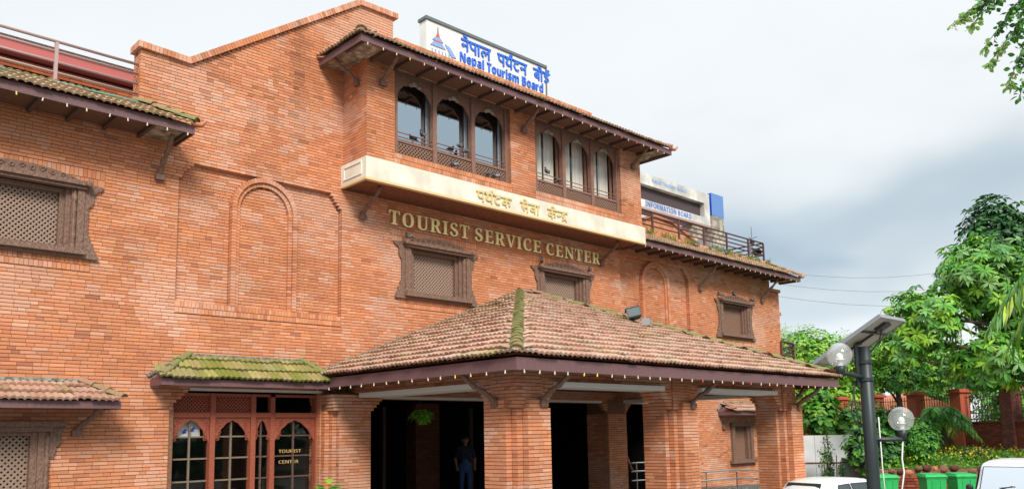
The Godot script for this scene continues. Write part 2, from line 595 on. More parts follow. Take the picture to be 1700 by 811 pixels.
func _ready() -> void:
	rng.seed = 20240
	# ------------------------------------------------------------ camera, sky, sun, exposure
	cam = Camera3D.new()
	cam.name = "camera"
	add_child(cam)
	var yaw := 0.76604
	var pitch := 0.128844
	var roll := -0.0181097
	var f0 := Vector3(sin(yaw), 0, -cos(yaw))
	var r0 := Vector3(cos(yaw), 0, sin(yaw))
	var fwd := f0 * cos(pitch) + Vector3.UP * sin(pitch)
	var u0 := Vector3.UP * cos(pitch) - f0 * sin(pitch)
	cam.transform = Transform3D(Basis(r0 * cos(roll) + u0 * sin(roll), u0 * cos(roll) - r0 * sin(roll), -fwd), EYE)
	cam.set_frustum(0.1 * 811.0 / 1371.59, Vector2(0, 0.1 * (541.243 - 405.5) / 1371.59), 0.1, 900.0)
	cam.current = true
	var we := WorldEnvironment.new()
	we.name = "environment"
	var env := Environment.new()
	env.background_mode = Environment.BG_SKY
	var sky := Sky.new()
	var pano := PanoramaSkyMaterial.new()
	pano.panorama = sky_picture()
	sky.sky_material = pano
	env.sky = sky
	env.ambient_light_source = Environment.AMBIENT_SOURCE_SKY
	env.tonemap_mode = Environment.TONE_MAPPER_LINEAR
	env.tonemap_exposure = 2.7
	env.sdfgi_enabled = true
	env.ssao_enabled = true
	env.ssil_enabled = true
	we.environment = env
	add_child(we)
	var sun := DirectionalLight3D.new()
	sun.name = "sun_behind_cloud"
	add_child(sun)
	sun.look_at_from_position(Vector3(-4.0, 6.2, 6.9), Vector3.ZERO)
	sun.light_energy = 0.5
	sun.light_angular_distance = 18.0
	sun.light_color = Color(1.0, 0.965, 0.91)
	sun.shadow_enabled = true

	tone.seed = 3
	tone.frequency = 0.35
	patch.seed = 8
	patch.frequency = 0.22
	patch.fractal_octaves = 5
	moss.seed = 21
	moss.frequency = 0.5
	materials()
	M.unit = box_unit()
	M.tile_mesh = tile_mesh()
	M.cap_mesh = cap_mesh()
	M.leaf_small = leaf_mesh(1.0, 0.55, 0.25, 2)
	M.leaf_round = leaf_mesh(1.0, 0.72, 0.15, 3)
	M.leaf_big = leaf_mesh(1.0, 0.36, 0.35, 4)
	M.leaflet = leaf_mesh(1.0, 0.13, 0.35, 2)
	M.cap_mats = []
	for k in 4:
		var c := Color(0.44, 0.26, 0.19).lerp(Color(0.25, 0.25, 0.095), [0.1, 0.45, 0.75, 1.0][k])
		var v: StandardMaterial3D = M.tile.duplicate()
		v.vertex_color_use_as_albedo = false
		v.albedo_color = c.linear_to_srgb()
		M.cap_mats.append(v)
	ground()
	building()
	porch()
	roof_things()
	front_things()
	garden()
	far_side_trees()
	cars()
	people()


# ---------------------------------------------------------------- the ground
func ground() -> void:
	var g := MB.new()
	g.quad(Vector3(-300, GROUND, 300), Vector3(500, GROUND, 300), Vector3(500, GROUND, -300), Vector3(-300, GROUND, -300))
	struct("ground", g, M.soil)
	var a := MB.new()
	a.quad(Vector3(-20, GROUND + 0.004, 34), Vector3(44, GROUND + 0.004, 34), Vector3(44, GROUND + 0.004, -14), Vector3(-20, GROUND + 0.004, -14))
	struct("forecourt", a, M.bounce_paving)  # out of view; its pale tone throws light up under the eaves
	var p := MB.new()
	p.span(Vector3(-6, GROUND + 0.004, 0.02), Vector3(28.2, GROUND + 0.13, 1.6))
	p.span(Vector3(8.6, GROUND + 0.004, 1.6), Vector3(19.4, GROUND + 0.13, 2.4))
	struct("pavement", p, M.paving)


# ---------------------------------------------------------------- the building
const GABLE := [[5.12, 9.32], [6.02, 9.28], [9.82, 11.86], [10.75, 11.88]]


func wall_top(x: float) -> float:
	if x < 5.12:
		return 8.18
	if x < 10.75:
		for i in 3:
			if x <= GABLE[i + 1][0]:
				return lerpf(GABLE[i][1], GABLE[i + 1][1], (x - GABLE[i][0]) / (GABLE[i + 1][0] - GABLE[i][0]))
	if x < 17.8:
		return 11.3
	if x < 27.6:
		return 8.18
	return 7.2


func in_recess(x: float, y: float, c: float) -> bool:  # the sunk panel with its stepped upper corners
	var dx := absf(x - c)
	if dx > 1.755 or y < 4.72 or y > 7.39:
		return false
	var e := 1.755 - dx
	if e < 0.27:
		return y < 7.06 + 0.066 * floorf(e / 0.054)
	return true


func arch_zone(x: float, y: float, c: float, r: float) -> bool:
	return absf(x - c) < r and y > 4.72 and (y < 6.67 or Vector2(x - c, y - 6.67).length() < r)


func entrance_hole(x: float, y: float) -> bool:  # the glazed bay under the mossy awning, its upper left corner corbelled in steps
	if x < 5.86 or x > 8.92 or y > 3.09:
		return false
	if y > 2.76:
		return x > 5.86 + 0.066 * (1.0 + floorf((y - 2.76) / 0.066))
	return true


func foyer_hole(x: float, y: float) -> bool:
	if y > 3.0:
		return false
	if x > 9.93 and x < 18.1:
		var e := minf(x - 9.93, 18.1 - x)
		return y < 2.66 + 0.068 * ceilf(e / 0.062)
	if x > 18.9 and x < 21.6:
		var e2 := minf(x - 18.9, 21.6 - x)
		return y < 2.66 + 0.068 * ceilf(e2 / 0.062)
	return false


const WINDOWS := [3.3, 12.01, 16.4, 25.1]


func facade_brick(x: float, y: float) -> bool:
	if y > wall_top(x) or (x > 9.42 and x < 18.83 and y > 7.5 and y < 10.3):
		return false
	for c in [7.64, 20.63]:
		if in_recess(x, y, c) or arch_zone(x, y, c, 0.705):
			return false
	if entrance_hole(x, y) or foyer_hole(x, y):
		return false
	for c in WINDOWS:
		if absf(x - c) < 0.93 and y > 5.3 and y < 6.5:
			return false
		if absf(x - c) < 1.12 and y > 5.06 and y < 5.29:
			return false
		if absf(x - c) < 1.30 and y > 6.55 and y < 6.86 and (absf(x - c) > 0.95 or y > 6.62):
			return false
	if x > 1.9 and x < 3.86 and y > 0.2 and y < 2.46:
		return false
	if absf(x - 25.1) < 0.62 and y > 1.12 and y < 2.42:
		return false
	if y > 4.50 and y < 4.72 and absf(x - 7.64) < 1.76:
		return false
	return true


func sheet(mb: MB, x0: float, x1: float, y0: float, y1: float, z: float, holes: Array) -> void:
	var xs := [x0, x1]
	var ys := [y0, y1]
	for h in holes:
		for v in [h[0], h[1]]:
			if v > x0 and v < x1 and not xs.has(v):
				xs.append(v)
		for v in [h[2], h[3]]:
			if v > y0 and v < y1 and not ys.has(v):
				ys.append(v)
	xs.sort()
	ys.sort()
	for i in xs.size() - 1:
		for j in ys.size() - 1:
			var c := Vector2((xs[i] + xs[i + 1]) * 0.5, (ys[j] + ys[j + 1]) * 0.5)
			var open := false
			for h in holes:
				if c.x > h[0] and c.x < h[1] and c.y > h[2] and c.y < h[3]:
					open = true
			if not open:
				mb.quad(Vector3(xs[i], ys[j], z), Vector3(xs[i + 1], ys[j], z), Vector3(xs[i + 1], ys[j + 1], z), Vector3(xs[i], ys[j + 1], z))


func building() -> void:
	var b := thing("brick_building", "long three-storey orange brick building with tiled eaves, carved brown windows and a projecting upper bay", "building", Vector3(14, GROUND, 0))
	var L: Array = bricks.building
	# the walls' mortar, set back behind the faces of the bricks
	var w := MB.new()
	var holes := [[5.94, 8.92, GROUND, 3.09], [9.99, 18.04, GROUND, 3.0], [18.96, 21.54, GROUND, 3.0], [1.9, 3.86, 0.2, 2.46], [24.5, 25.7, 1.14, 2.4], [10.0, 18.1, 8.1, 10.2]]
	for c in WINDOWS:
		holes.append([c - 0.9, c + 0.9, 5.34, 6.48])
	for c in [7.64, 20.63]:
		holes.append([c - 1.756, c + 1.756, 4.72, 7.06])
		for k in 5:
			holes.append([c - 1.756 + 0.054 * k, c + 1.756 - 0.054 * k, 7.06, 7.06 + 0.066 * k])
		holes.append([c - 1.485, c + 1.485, 7.06, 7.39])
	sheet(w, -8.0, 27.6, GROUND, 8.18, -0.012, holes)
	sheet(w, 10.75, 17.8, 8.18, 11.3, -0.012, holes)
	sheet(w, 27.6, 28.25, GROUND, 7.2, -0.012, [])
	for c in [7.64, 20.63]:
		sheet(w, c - 1.78, c + 1.78, 4.6, 7.45, -0.125, [])
	var gp := PackedVector2Array([Vector2(5.13, 8.18)])
	for g in GABLE:
		gp.append(Vector2(g[0], g[1]))
	gp.append(Vector2(10.75, 8.18))
	w.prism(gp, -0.36, -0.012)
	w.quad(Vector3(28.25, GROUND, -0.012), Vector3(28.25, GROUND, -11), Vector3(28.25, 7.2, -11), Vector3(28.25, 7.2, -0.012))
	w.quad(Vector3(27.6, 7.2, -0.012), Vector3(27.6, 7.2, -11), Vector3(27.6, 8.18, -11), Vector3(27.6, 8.18, -0.012))
	w.quad(Vector3(28.25, GROUND, -11), Vector3(-8, GROUND, -11), Vector3(-8, 8.18, -11), Vector3(28.25, 8.18, -11))
	w.quad(Vector3(-8, GROUND, -11), Vector3(-8, GROUND, -0.012), Vector3(-8, 8.18, -0.012), Vector3(-8, 8.18, -11))
	w.quad(Vector3(10.75, 8.18, -0.02), Vector3(10.75, 8.18, -5), Vector3(10.75, 11.88, -5), Vector3(10.75, 11.88, -0.02))
	var wall := build("wall", w, M.mortar, b)
	var deck := MB.new()
	deck.span(Vector3(-8, 7.96, -11), Vector3(27.58, 8.10, -0.03))
	deck.span(Vector3(10.76, 11.0, -5), Vector3(17.78, 11.18, -0.03))
	deck.span(Vector3(27.6, 7.05, -11), Vector3(28.24, 7.19, -0.03))
	build("flat_roof", deck, M.paving, b)
	# faces, brick by brick
	lay(L, face(0, 0, 0), 1.6, 28.25, GROUND, 12.0, facade_brick, {"deep": 0.13})
	for c in [7.64, 20.63]:
		var rec := func(x: float, y: float) -> bool: return in_recess(x, y, c) and not arch_zone(x, y, c, 0.70)
		lay(L, face(0, 0, -0.11), c - 1.76, c + 1.76, 4.72, 7.404, rec, {"deep": 0.02})
		var inner := func(x: float, y: float) -> bool: return arch_zone(x, y, c, 0.52)
		lay(L, face(0, 0, -0.09), c - 0.55, c + 0.55, 4.72, 7.22, inner, {"deep": 0.02})
		for k in [[0.655, 0.098, 0.01], [0.565, 0.088, -0.035]]:
			for s in [-1, 1]:
				lay(L, face(c + s * k[0] - k[1] * 0.5, 0, k[2]), 0, k[1], 4.72, 6.67, null, {"deep": 0.13, "joint": 0.008})
			var n := int(PI * k[0] / 0.068)
			for i in n:
				var a := PI * (i + 0.5) / n
				var o := Vector3(cos(a), sin(a), 0)
				var bs := Basis(Vector3(-sin(a), cos(a), 0) * -1.0, o, Vector3(0, 0, 1)) * Basis.from_scale(Vector3(PI * k[0] / n - 0.006, k[1] - 0.007, 0.13))
				var at := Vector3(c, 6.67, k[2]) + o * float(k[0])
				L.append([Transform3D(bs, at), brick_tone(at)])
	# upright courses: under the sunk panel, under the sills, round the window heads
	lay(L, face(0, 0, 0.004), 5.885, 9.395, 4.50, 4.72, null, {"course": 0.11, "length": 0.07})
	for c in WINDOWS:
		lay(L, face(0, 0, 0.002), c - 1.12, c + 1.12, 5.06, 5.29, null, {"course": 0.115, "length": 0.07})
		var head := func(x: float, y: float) -> bool: return absf(x - c) > 0.93 or y > 6.62
		lay(L, face(0, 0, 0.003), c - 1.30, c + 1.30, 6.55, 6.86, head, {"course": 0.155, "length": 0.07})
	# the gable's coping, bricks on edge that stand out over the face
	var pts := [Vector3(5.05, 9.32, 0), Vector3(6.02, 9.28, 0), Vector3(9.82, 11.86, 0), Vector3(10.85, 11.88, 0)]
	for i in 3:
		var x: Vector3 = (pts[i + 1] - pts[i]).normalized()
		var f := Transform3D(Basis(x, Vector3(-x.y, x.x, 0), Vector3(0, 0, 1)), pts[i] + Vector3(0, 0, 0.07))
		lay(L, f, 0, pts[i].distance_to(pts[i + 1]), 0.0, 0.13, null, {"course": 0.13, "length": 0.072, "deep": 0.46})
	lay(L, along(Vector3(5.05, 9.32, -0.38), Vector3(5.05, 9.32, 0.07)), 0, 0.45, 0, 0.13, null, {"course": 0.13, "length": 0.11})
	lay(L, along(Vector3(5.12, 8.18, -0.36), Vector3(5.12, 8.18, 0.0)), 0, 0.36, 0, 1.13)
	lay(L, face(0, 0, 0.03), 10.8, 17.8, 11.3, 11.43, null, {"course": 0.13, "length": 0.072, "deep": 0.35})
	lay(L, along(Vector3(28.25, 0, 0), Vector3(28.25, 0, -1.0)), 0, 1.0, GROUND, 7.2)
	lay(L, face(0, 0, 0.05), 27.55, 28.32, 7.2, 7.32, null, {"course": 0.12, "length": 0.11, "deep": 0.3})
	# low parapets that carry the railings
	for s in [[-8.0, 5.1], [18.9, 27.6]]:
		lay(L, face(0, 0, -0.06), maxf(s[0], 1.6), s[1], 8.18, 8.33, null, {"course": 0.12, "length": 0.075, "deep": 0.24})
	bay(b, L)
	windows(b, L)
	entrance(b, L)
	foyer(b, L)
	eaves(b)
	upper_storeys(b, L)
	share_out(L, M.unit, M.brick, "brick", "brickwork", wall, b)
	share_out(tiles.building, M.tile_mesh, M.tile, "tile", "roof_tiles", b.get_node("eave_roof"), b, 250)


func dark_box(mb: MB, x0: float, x1: float, y0: float, y1: float, z0: float, z1: float) -> void:  # a room open towards +z
	mb.quad(Vector3(x0, y0, z0), Vector3(x1, y0, z0), Vector3(x1, y1, z0), Vector3(x0, y1, z0))
	mb.quad(Vector3(x0, y0, z1), Vector3(x0, y0, z0), Vector3(x0, y1, z0), Vector3(x0, y1, z1))
	mb.quad(Vector3(x1, y0, z0), Vector3(x1, y0, z1), Vector3(x1, y1, z1), Vector3(x1, y1, z0))
	mb.quad(Vector3(x0, y0, z1), Vector3(x1, y0, z1), Vector3(x1, y0, z0), Vector3(x0, y0, z0))
	mb.quad(Vector3(x0, y1, z0), Vector3(x1, y1, z0), Vector3(x1, y1, z1), Vector3(x0, y1, z1))


# ---------------------------------------------------------------- slats
# each slat of a lattice, clipped to the rectangle; pitch along x; z: the middle of the layer
func slats(parent: Node3D, x0: float, x1: float, y0: float, y1: float, z: float, pitch: float, wide: float, m: Material, single: bool) -> void:
	var all := MB.new()
	for s in [-1.0, 1.0]:
		var k := floorf((x0 - (y1 - y0)) / pitch) * pitch
		while k < x1 + (y1 - y0):
			# the line x = k + s * (y - y0), from edge to edge
			var ya := y0
			var yb := y1
			var xa: float = k
			var xb: float = k + s * (y1 - y0)
			var lo := minf(xa, xb)
			var hi := maxf(xa, xb)
			if hi > x0 + 0.01 and lo < x1 - 0.01:
				var ta := 0.0
				var tb := 1.0
				for e in [x0, x1]:
					var t: float = (e - xa) / (xb - xa)
					if t > 0.0 and t < 1.0:
						if (xa < x0 and e == x0) or (xa > x1 and e == x1):
							ta = maxf(ta, t)
						else:
							tb = minf(tb, t)
				if tb - ta > 0.02:
					var p := Vector3(lerpf(xa, xb, ta), lerpf(ya, yb, ta), z + s * 0.004)
					var q := Vector3(lerpf(xa, xb, tb), lerpf(ya, yb, tb), z + s * 0.004)
					var one := MB.new() if single else all
					one.bar(p, q, wide, 0.012, Vector3(0, 0, 1))
					if single:
						build("slat", one, m, parent)
			k += pitch
	if not single:
		var o := build("lattice", all, m, parent)
		o.set_meta("kind", "stuff")


# ---------------------------------------------------------------- the carved windows
func lattice_window(b: Node3D, c: float, y0: float, single: bool) -> void:
	var fr := MB.new()
	for s in [-1.0, 1.0]:
		fr.span(Vector3(c + s * 0.86, y0 + 0.12, -0.02), Vector3(c + s * 0.97, y0 + 1.17, 0.075))
		for k in 3:
			var xo: float = 0.86 - 0.08 * k
			fr.span(Vector3(c + s * (xo - 0.085), y0 + 0.12, -0.20), Vector3(c + s * (xo - 0.002), y0 + 1.17, 0.035 - 0.055 * k))
	fr.span(Vector3(c - 0.86, y0 + 1.09, -0.19), Vector3(c + 0.86, y0 + 1.168, -0.06))
	var win := build("window", fr, M.wood, b)
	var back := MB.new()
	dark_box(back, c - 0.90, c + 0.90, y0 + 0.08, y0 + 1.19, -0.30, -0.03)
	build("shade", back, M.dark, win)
	slats(win, c - 0.62, c + 0.62, y0 + 0.12, y0 + 1.10, -0.17, 0.086, 0.031, M.slat if single else M.slat_brown, single)
	var si := MB.new()
	si.span(Vector3(c - 0.99, y0 + 0.035, -0.02), Vector3(c + 0.99, y0 + 0.118, 0.15))
	si.span(Vector3(c - 0.93, y0 + 0.118, -0.19), Vector3(c + 0.93, y0 + 0.150, 0.10))
	si.span(Vector3(c - 1.23, y0 - 0.02, -0.01), Vector3(c + 1.23, y0 + 0.033, 0.075))
	build("sill", si, M.wood, win)
	var li := MB.new()
	li.span(Vector3(c - 1.0, y0 + 1.172, -0.02), Vector3(c + 1.0, y0 + 1.225, 0.12))
	li.span(Vector3(c - 1.04, y0 + 1.227, -0.02), Vector3(c + 1.04, y0 + 1.30, 0.17))
	for s in [-1.0, 1.0]:
		li.lathe([Vector2(0, -0.05), Vector2(0.05, -0.04), Vector2(0.062, 0), Vector2(0.05, 0.04), Vector2(0, 0.055)], Transform3D(Basis(Vector3.RIGHT, PI / 2), Vector3(c + s * 1.0, y0 + 1.262, 0.175)), 8)
	build("lintel", li, M.wood, win)
	for s in [-1.0, 1.0]:
		# the side wings: an eared head, a narrow board, a stepped foot
		var p := PackedVector2Array()
		for v in [[0.972, 0.0], [1.21, 0.0], [1.21, 0.05], [1.14, 0.11], [1.15, 0.20], [1.09, 0.26], [1.09, 0.34], [1.045, 0.36], [1.045, 0.86], [1.09, 0.90], [1.13, 0.99], [1.12, 1.10], [1.17, 1.17], [1.24, 1.20], [1.28, 1.27], [1.0, 1.29], [0.972, 1.29]]:
			p.append(Vector2(c + s * v[0], y0 + 0.034 + v[1] * 0.975))
		var wi := MB.new()
		wi.prism(p, -0.01, 0.05)
		build("wing", wi, M.wood, win)
		var co := MB.new()
		var prof := []
		for i in 15:
			prof.append(Vector2(0.030 + (0.012 if i % 3 == 0 else 0.0), 0.02 + i * 0.0715))
		co.lathe(prof, Transform3D(Basis(), Vector3(c + s * 0.82, y0 + 0.12, 0.035)), 8)
		build("colonnette", co, M.wood, win)
	var pe := MB.new()
	var pp := PackedVector2Array([Vector2(c - 0.93, y0 + 1.302), Vector2(c + 0.93, y0 + 1.302)])
	for i in 13:
		var u := 1.0 - i / 6.0
		pp.append(Vector2(c + u * 0.9, y0 + 1.32 + 0.155 * pow(cos(u * PI * 0.5), 0.75)))
	pe.prism(pp, -0.01, 0.075)
	pe.smooth(true)
	for i in 11:
		var u := (i - 5) / 5.5
		var h := 0.155 * pow(cos(u * PI * 0.5), 0.75)
		var r := 0.032 + 0.018 * h / 0.155
		# scrolls carved into the board
		var sp := []
		for k in 9:
			var a := k * 0.85 + (0.0 if i % 2 else PI)
			sp.append(Vector3(c + u * 0.84 + cos(a) * r * (1.0 - k * 0.09), y0 + 1.325 + h * 0.5 + sin(a) * r * (1.0 - k * 0.09), 0.08))
		pe.tube(sp, [0.012], 5)
	build("pediment", pe, M.wood, win)


func windows(b: Node3D, L: Array) -> void:
	for i in 4:
		lattice_window(b, WINDOWS[i], 5.29, i < 3)
	# the ground-floor window at the far left, its awning
	var fr := MB.new()
	fr.span(Vector3(3.66, 0.2, -0.12), Vector3(3.76, 2.36, 0.03))
	fr.span(Vector3(3.762, 0.2, -0.1), Vector3(3.86, 2.36, 0.06))
	fr.span(Vector3(1.9, 0.2, -0.1), Vector3(2.02, 2.36, 0.06))
	fr.span(Vector3(1.9, 2.30, -0.12), Vector3(3.76, 2.362, 0.028))
	fr.span(Vector3(1.7, 2.363, -0.1), Vector3(4.0, 2.44, 0.11))
	fr.span(Vector3(1.7, 2.442, -0.02), Vector3(4.16, 2.52, 0.15))
	fr.span(Vector3(1.7, 0.1, -0.1), Vector3(4.1, 0.2, 0.15))
	var win := build("window", fr, M.wood, b)
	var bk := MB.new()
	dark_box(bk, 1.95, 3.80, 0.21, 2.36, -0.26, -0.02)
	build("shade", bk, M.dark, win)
	slats(win, 2.9, 3.66, 0.9, 2.30, -0.09, 0.093, 0.034, M.slat, true)
	slats(win, 2.02, 3.66, 0.2, 0.9, -0.09, 0.093, 0.034, M.slat, false)
	var co := MB.new()
	var prof := []
	for i in 26:
		prof.append(Vector2(0.034 + (0.012 if i % 4 == 0 else 0.0), i * 0.083))
	co.lathe(prof, Transform3D(Basis(), Vector3(3.90, 0.22, 0.05)), 8)
	build("colonnette", co, M.wood, win)
	var p := PackedVector2Array()
	for v in [[3.93, 2.44], [3.93, 1.95], [4.0, 1.96], [4.03, 2.12], [4.10, 2.2], [4.10, 2.33], [4.16, 2.44]]:
		p.append(Vector2(v[0], v[1]))
	var wi := MB.new()
	wi.prism(p, -0.01, 0.06)
	build("wing", wi, M.wood, win)
	awning(b, "awning", 1.0, 4.78, 0.75, 2.72, 3.16, 4.35, 0.0, 0.0, false)
	strut(b, Vector3(4.33, 2.36, 0.0), Vector3(4.52, 2.74, 0.55))
	# the small ground-floor window at the far right, its awning
	var f2 := MB.new()
	for s in [-1.0, 1.0]:
		f2.span(Vector3(25.1 + s * 0.5, 1.2, -0.12), Vector3(25.1 + s * 0.66, 2.3, 0.09))
		f2.span(Vector3(25.1 + s * 0.40, 1.2, -0.14), Vector3(25.1 + s * 0.498, 2.3, 0.02))
	f2.span(Vector3(24.4, 2.302, -0.12), Vector3(25.8, 2.42, 0.12))
	f2.span(Vector3(24.32, 1.08, -0.12), Vector3(25.86, 1.198, 0.15))
	var w2 := build("window", f2, M.wood, b)
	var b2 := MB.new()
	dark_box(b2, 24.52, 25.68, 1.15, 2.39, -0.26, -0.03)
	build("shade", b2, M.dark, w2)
	slats(w2, 24.7, 25.5, 1.2, 2.3, -0.12, 0.086, 0.034, M.slat_brown, false)
	awning(b, "awning", 23.75, 26.45, 0.62, 2.66, 3.05, 26.1, 0.35, 0.0, false)
	strut(b, Vector3(24.0, 2.3, 0.0), Vector3(23.95, 2.68, 0.4))


# a little tiled roof over an opening: x0..x1 at the eave, depth out, fascia's underside, where it meets the wall
func awning(b: Node3D, called: String, x0: float, x1: float, out: float, y0: float, y1: float, xr: float, dl: float, green: float, left_hip := true) -> void:
	var f := MB.new()
	f.span(Vector3(x0, y0, out - 0.03), Vector3(x1, y0 + 0.12, out))
	f.span(Vector3(x1 - 0.03, y0, 0.0), Vector3(x1 - 0.001, y0 + 0.12, out - 0.031))
	f.span(Vector3(x0 + 0.001, y0, 0.0), Vector3(x0 + 0.03, y0 + 0.12, out - 0.031))
	var xl := x0 + dl
	var e := y0 + 0.125
	f.quad(Vector3(x0, e, out), Vector3(x1, e, out), Vector3(xr, y1, 0), Vector3(xl, y1, 0))
	f.tri(Vector3(x1, e, out), Vector3(x1, e, 0.01), Vector3(xr, y1, 0))
	f.tri(Vector3(x0, e, 0.01), Vector3(x0, e, out), Vector3(xl, y1, 0))
	f.quad(Vector3(x0, e - 0.01, 0.01), Vector3(x1, e - 0.01, 0.01), Vector3(x1, e - 0.01, out), Vector3(x0, e - 0.01, out))
	var aw := build(called, f, M.fascia, b)
	var up := Vector3(0, y1 - e, -out)
	var list := []
	lay_tiles(list, slope(Vector3(x0 - 0.06, e - 0.03, out + 0.07), Vector3.RIGHT, up), x1 - x0 + 0.12, up.length() + 0.05, dl / up.length(), (x1 - xr) / up.length(), green, 0.21, 0.30)
	for t in list:
		var o := put("tile", M.tile_mesh, tile_mat(t[1]), aw)
		o.transform = t[0]
	caps(aw, Vector3(x1 + 0.03, e + 0.0, out + 0.03), Vector3(xr, y1, 0.03), green, 0.30, 0.72)
	if left_hip or dl > 0.0:
		caps(aw, Vector3(x0 - 0.03, e + 0.0, out + 0.03), Vector3(xl, y1, 0.03), green, 0.30, 0.72)
	var fl := MB.new()
	fl.bar(Vector3(xl, y1 + 0.05, 0.03), Vector3(xr, y1 + 0.05, 0.03), 0.07, 0.05)
	fl.bar(Vector3(x0 - 0.06, e + 0.06, 0.02), Vector3(xl, y1 + 0.06, 0.02), 0.05, 0.05)
	build("flashing", fl, M.mossy, aw)


var tile_mats := {}


func tile_mat(c: Color) -> StandardMaterial3D:
	var key := Vector3i(roundi(c.r * 14), roundi(c.g * 22), roundi(c.b * 22))
	if not tile_mats.has(key):
		var v: StandardMaterial3D = M.tile.duplicate()
		v.vertex_color_use_as_albedo = false
		v.albedo_color = c.linear_to_srgb()
		tile_mats[key] = v
	return tile_mats[key]


# a carved timber bracket from the wall up to the eave
func strut(parent: Node3D, a: Vector3, c: Vector3) -> void:
	var st := MB.new(true)
	var pts := []
	var rad := []
	var d := c - a
	var side := d.cross(Vector3.UP).normalized()
	var up := side.cross(d).normalized()
	var n := 13
	for i in n:
		var t := float(i) / (n - 1)
		pts.append(a + d * t + up * (0.022 * sin(t * TAU) - 0.012 * sin(t * PI)))
		rad.append([0.050, 0.066, 0.040, 0.036, 0.058, 0.048, 0.034, 0.056, 0.040, 0.034, 0.052, 0.036, 0.046][i])
	st.tube(pts, rad, 8)
	var o := build("strut", st, M.wood, parent)
	var ft := MB.new()
	ft.box(a + Vector3(0, -0.03, 0.03), Vector3(0.16, 0.10, 0.14))
	build("foot", ft, M.wood, o)


# ---------------------------------------------------------------- the projecting bay of the top floor
const BAY_Z := 0.91
const GROUPS := [[10.15, 13.62], [14.50, 17.92]]


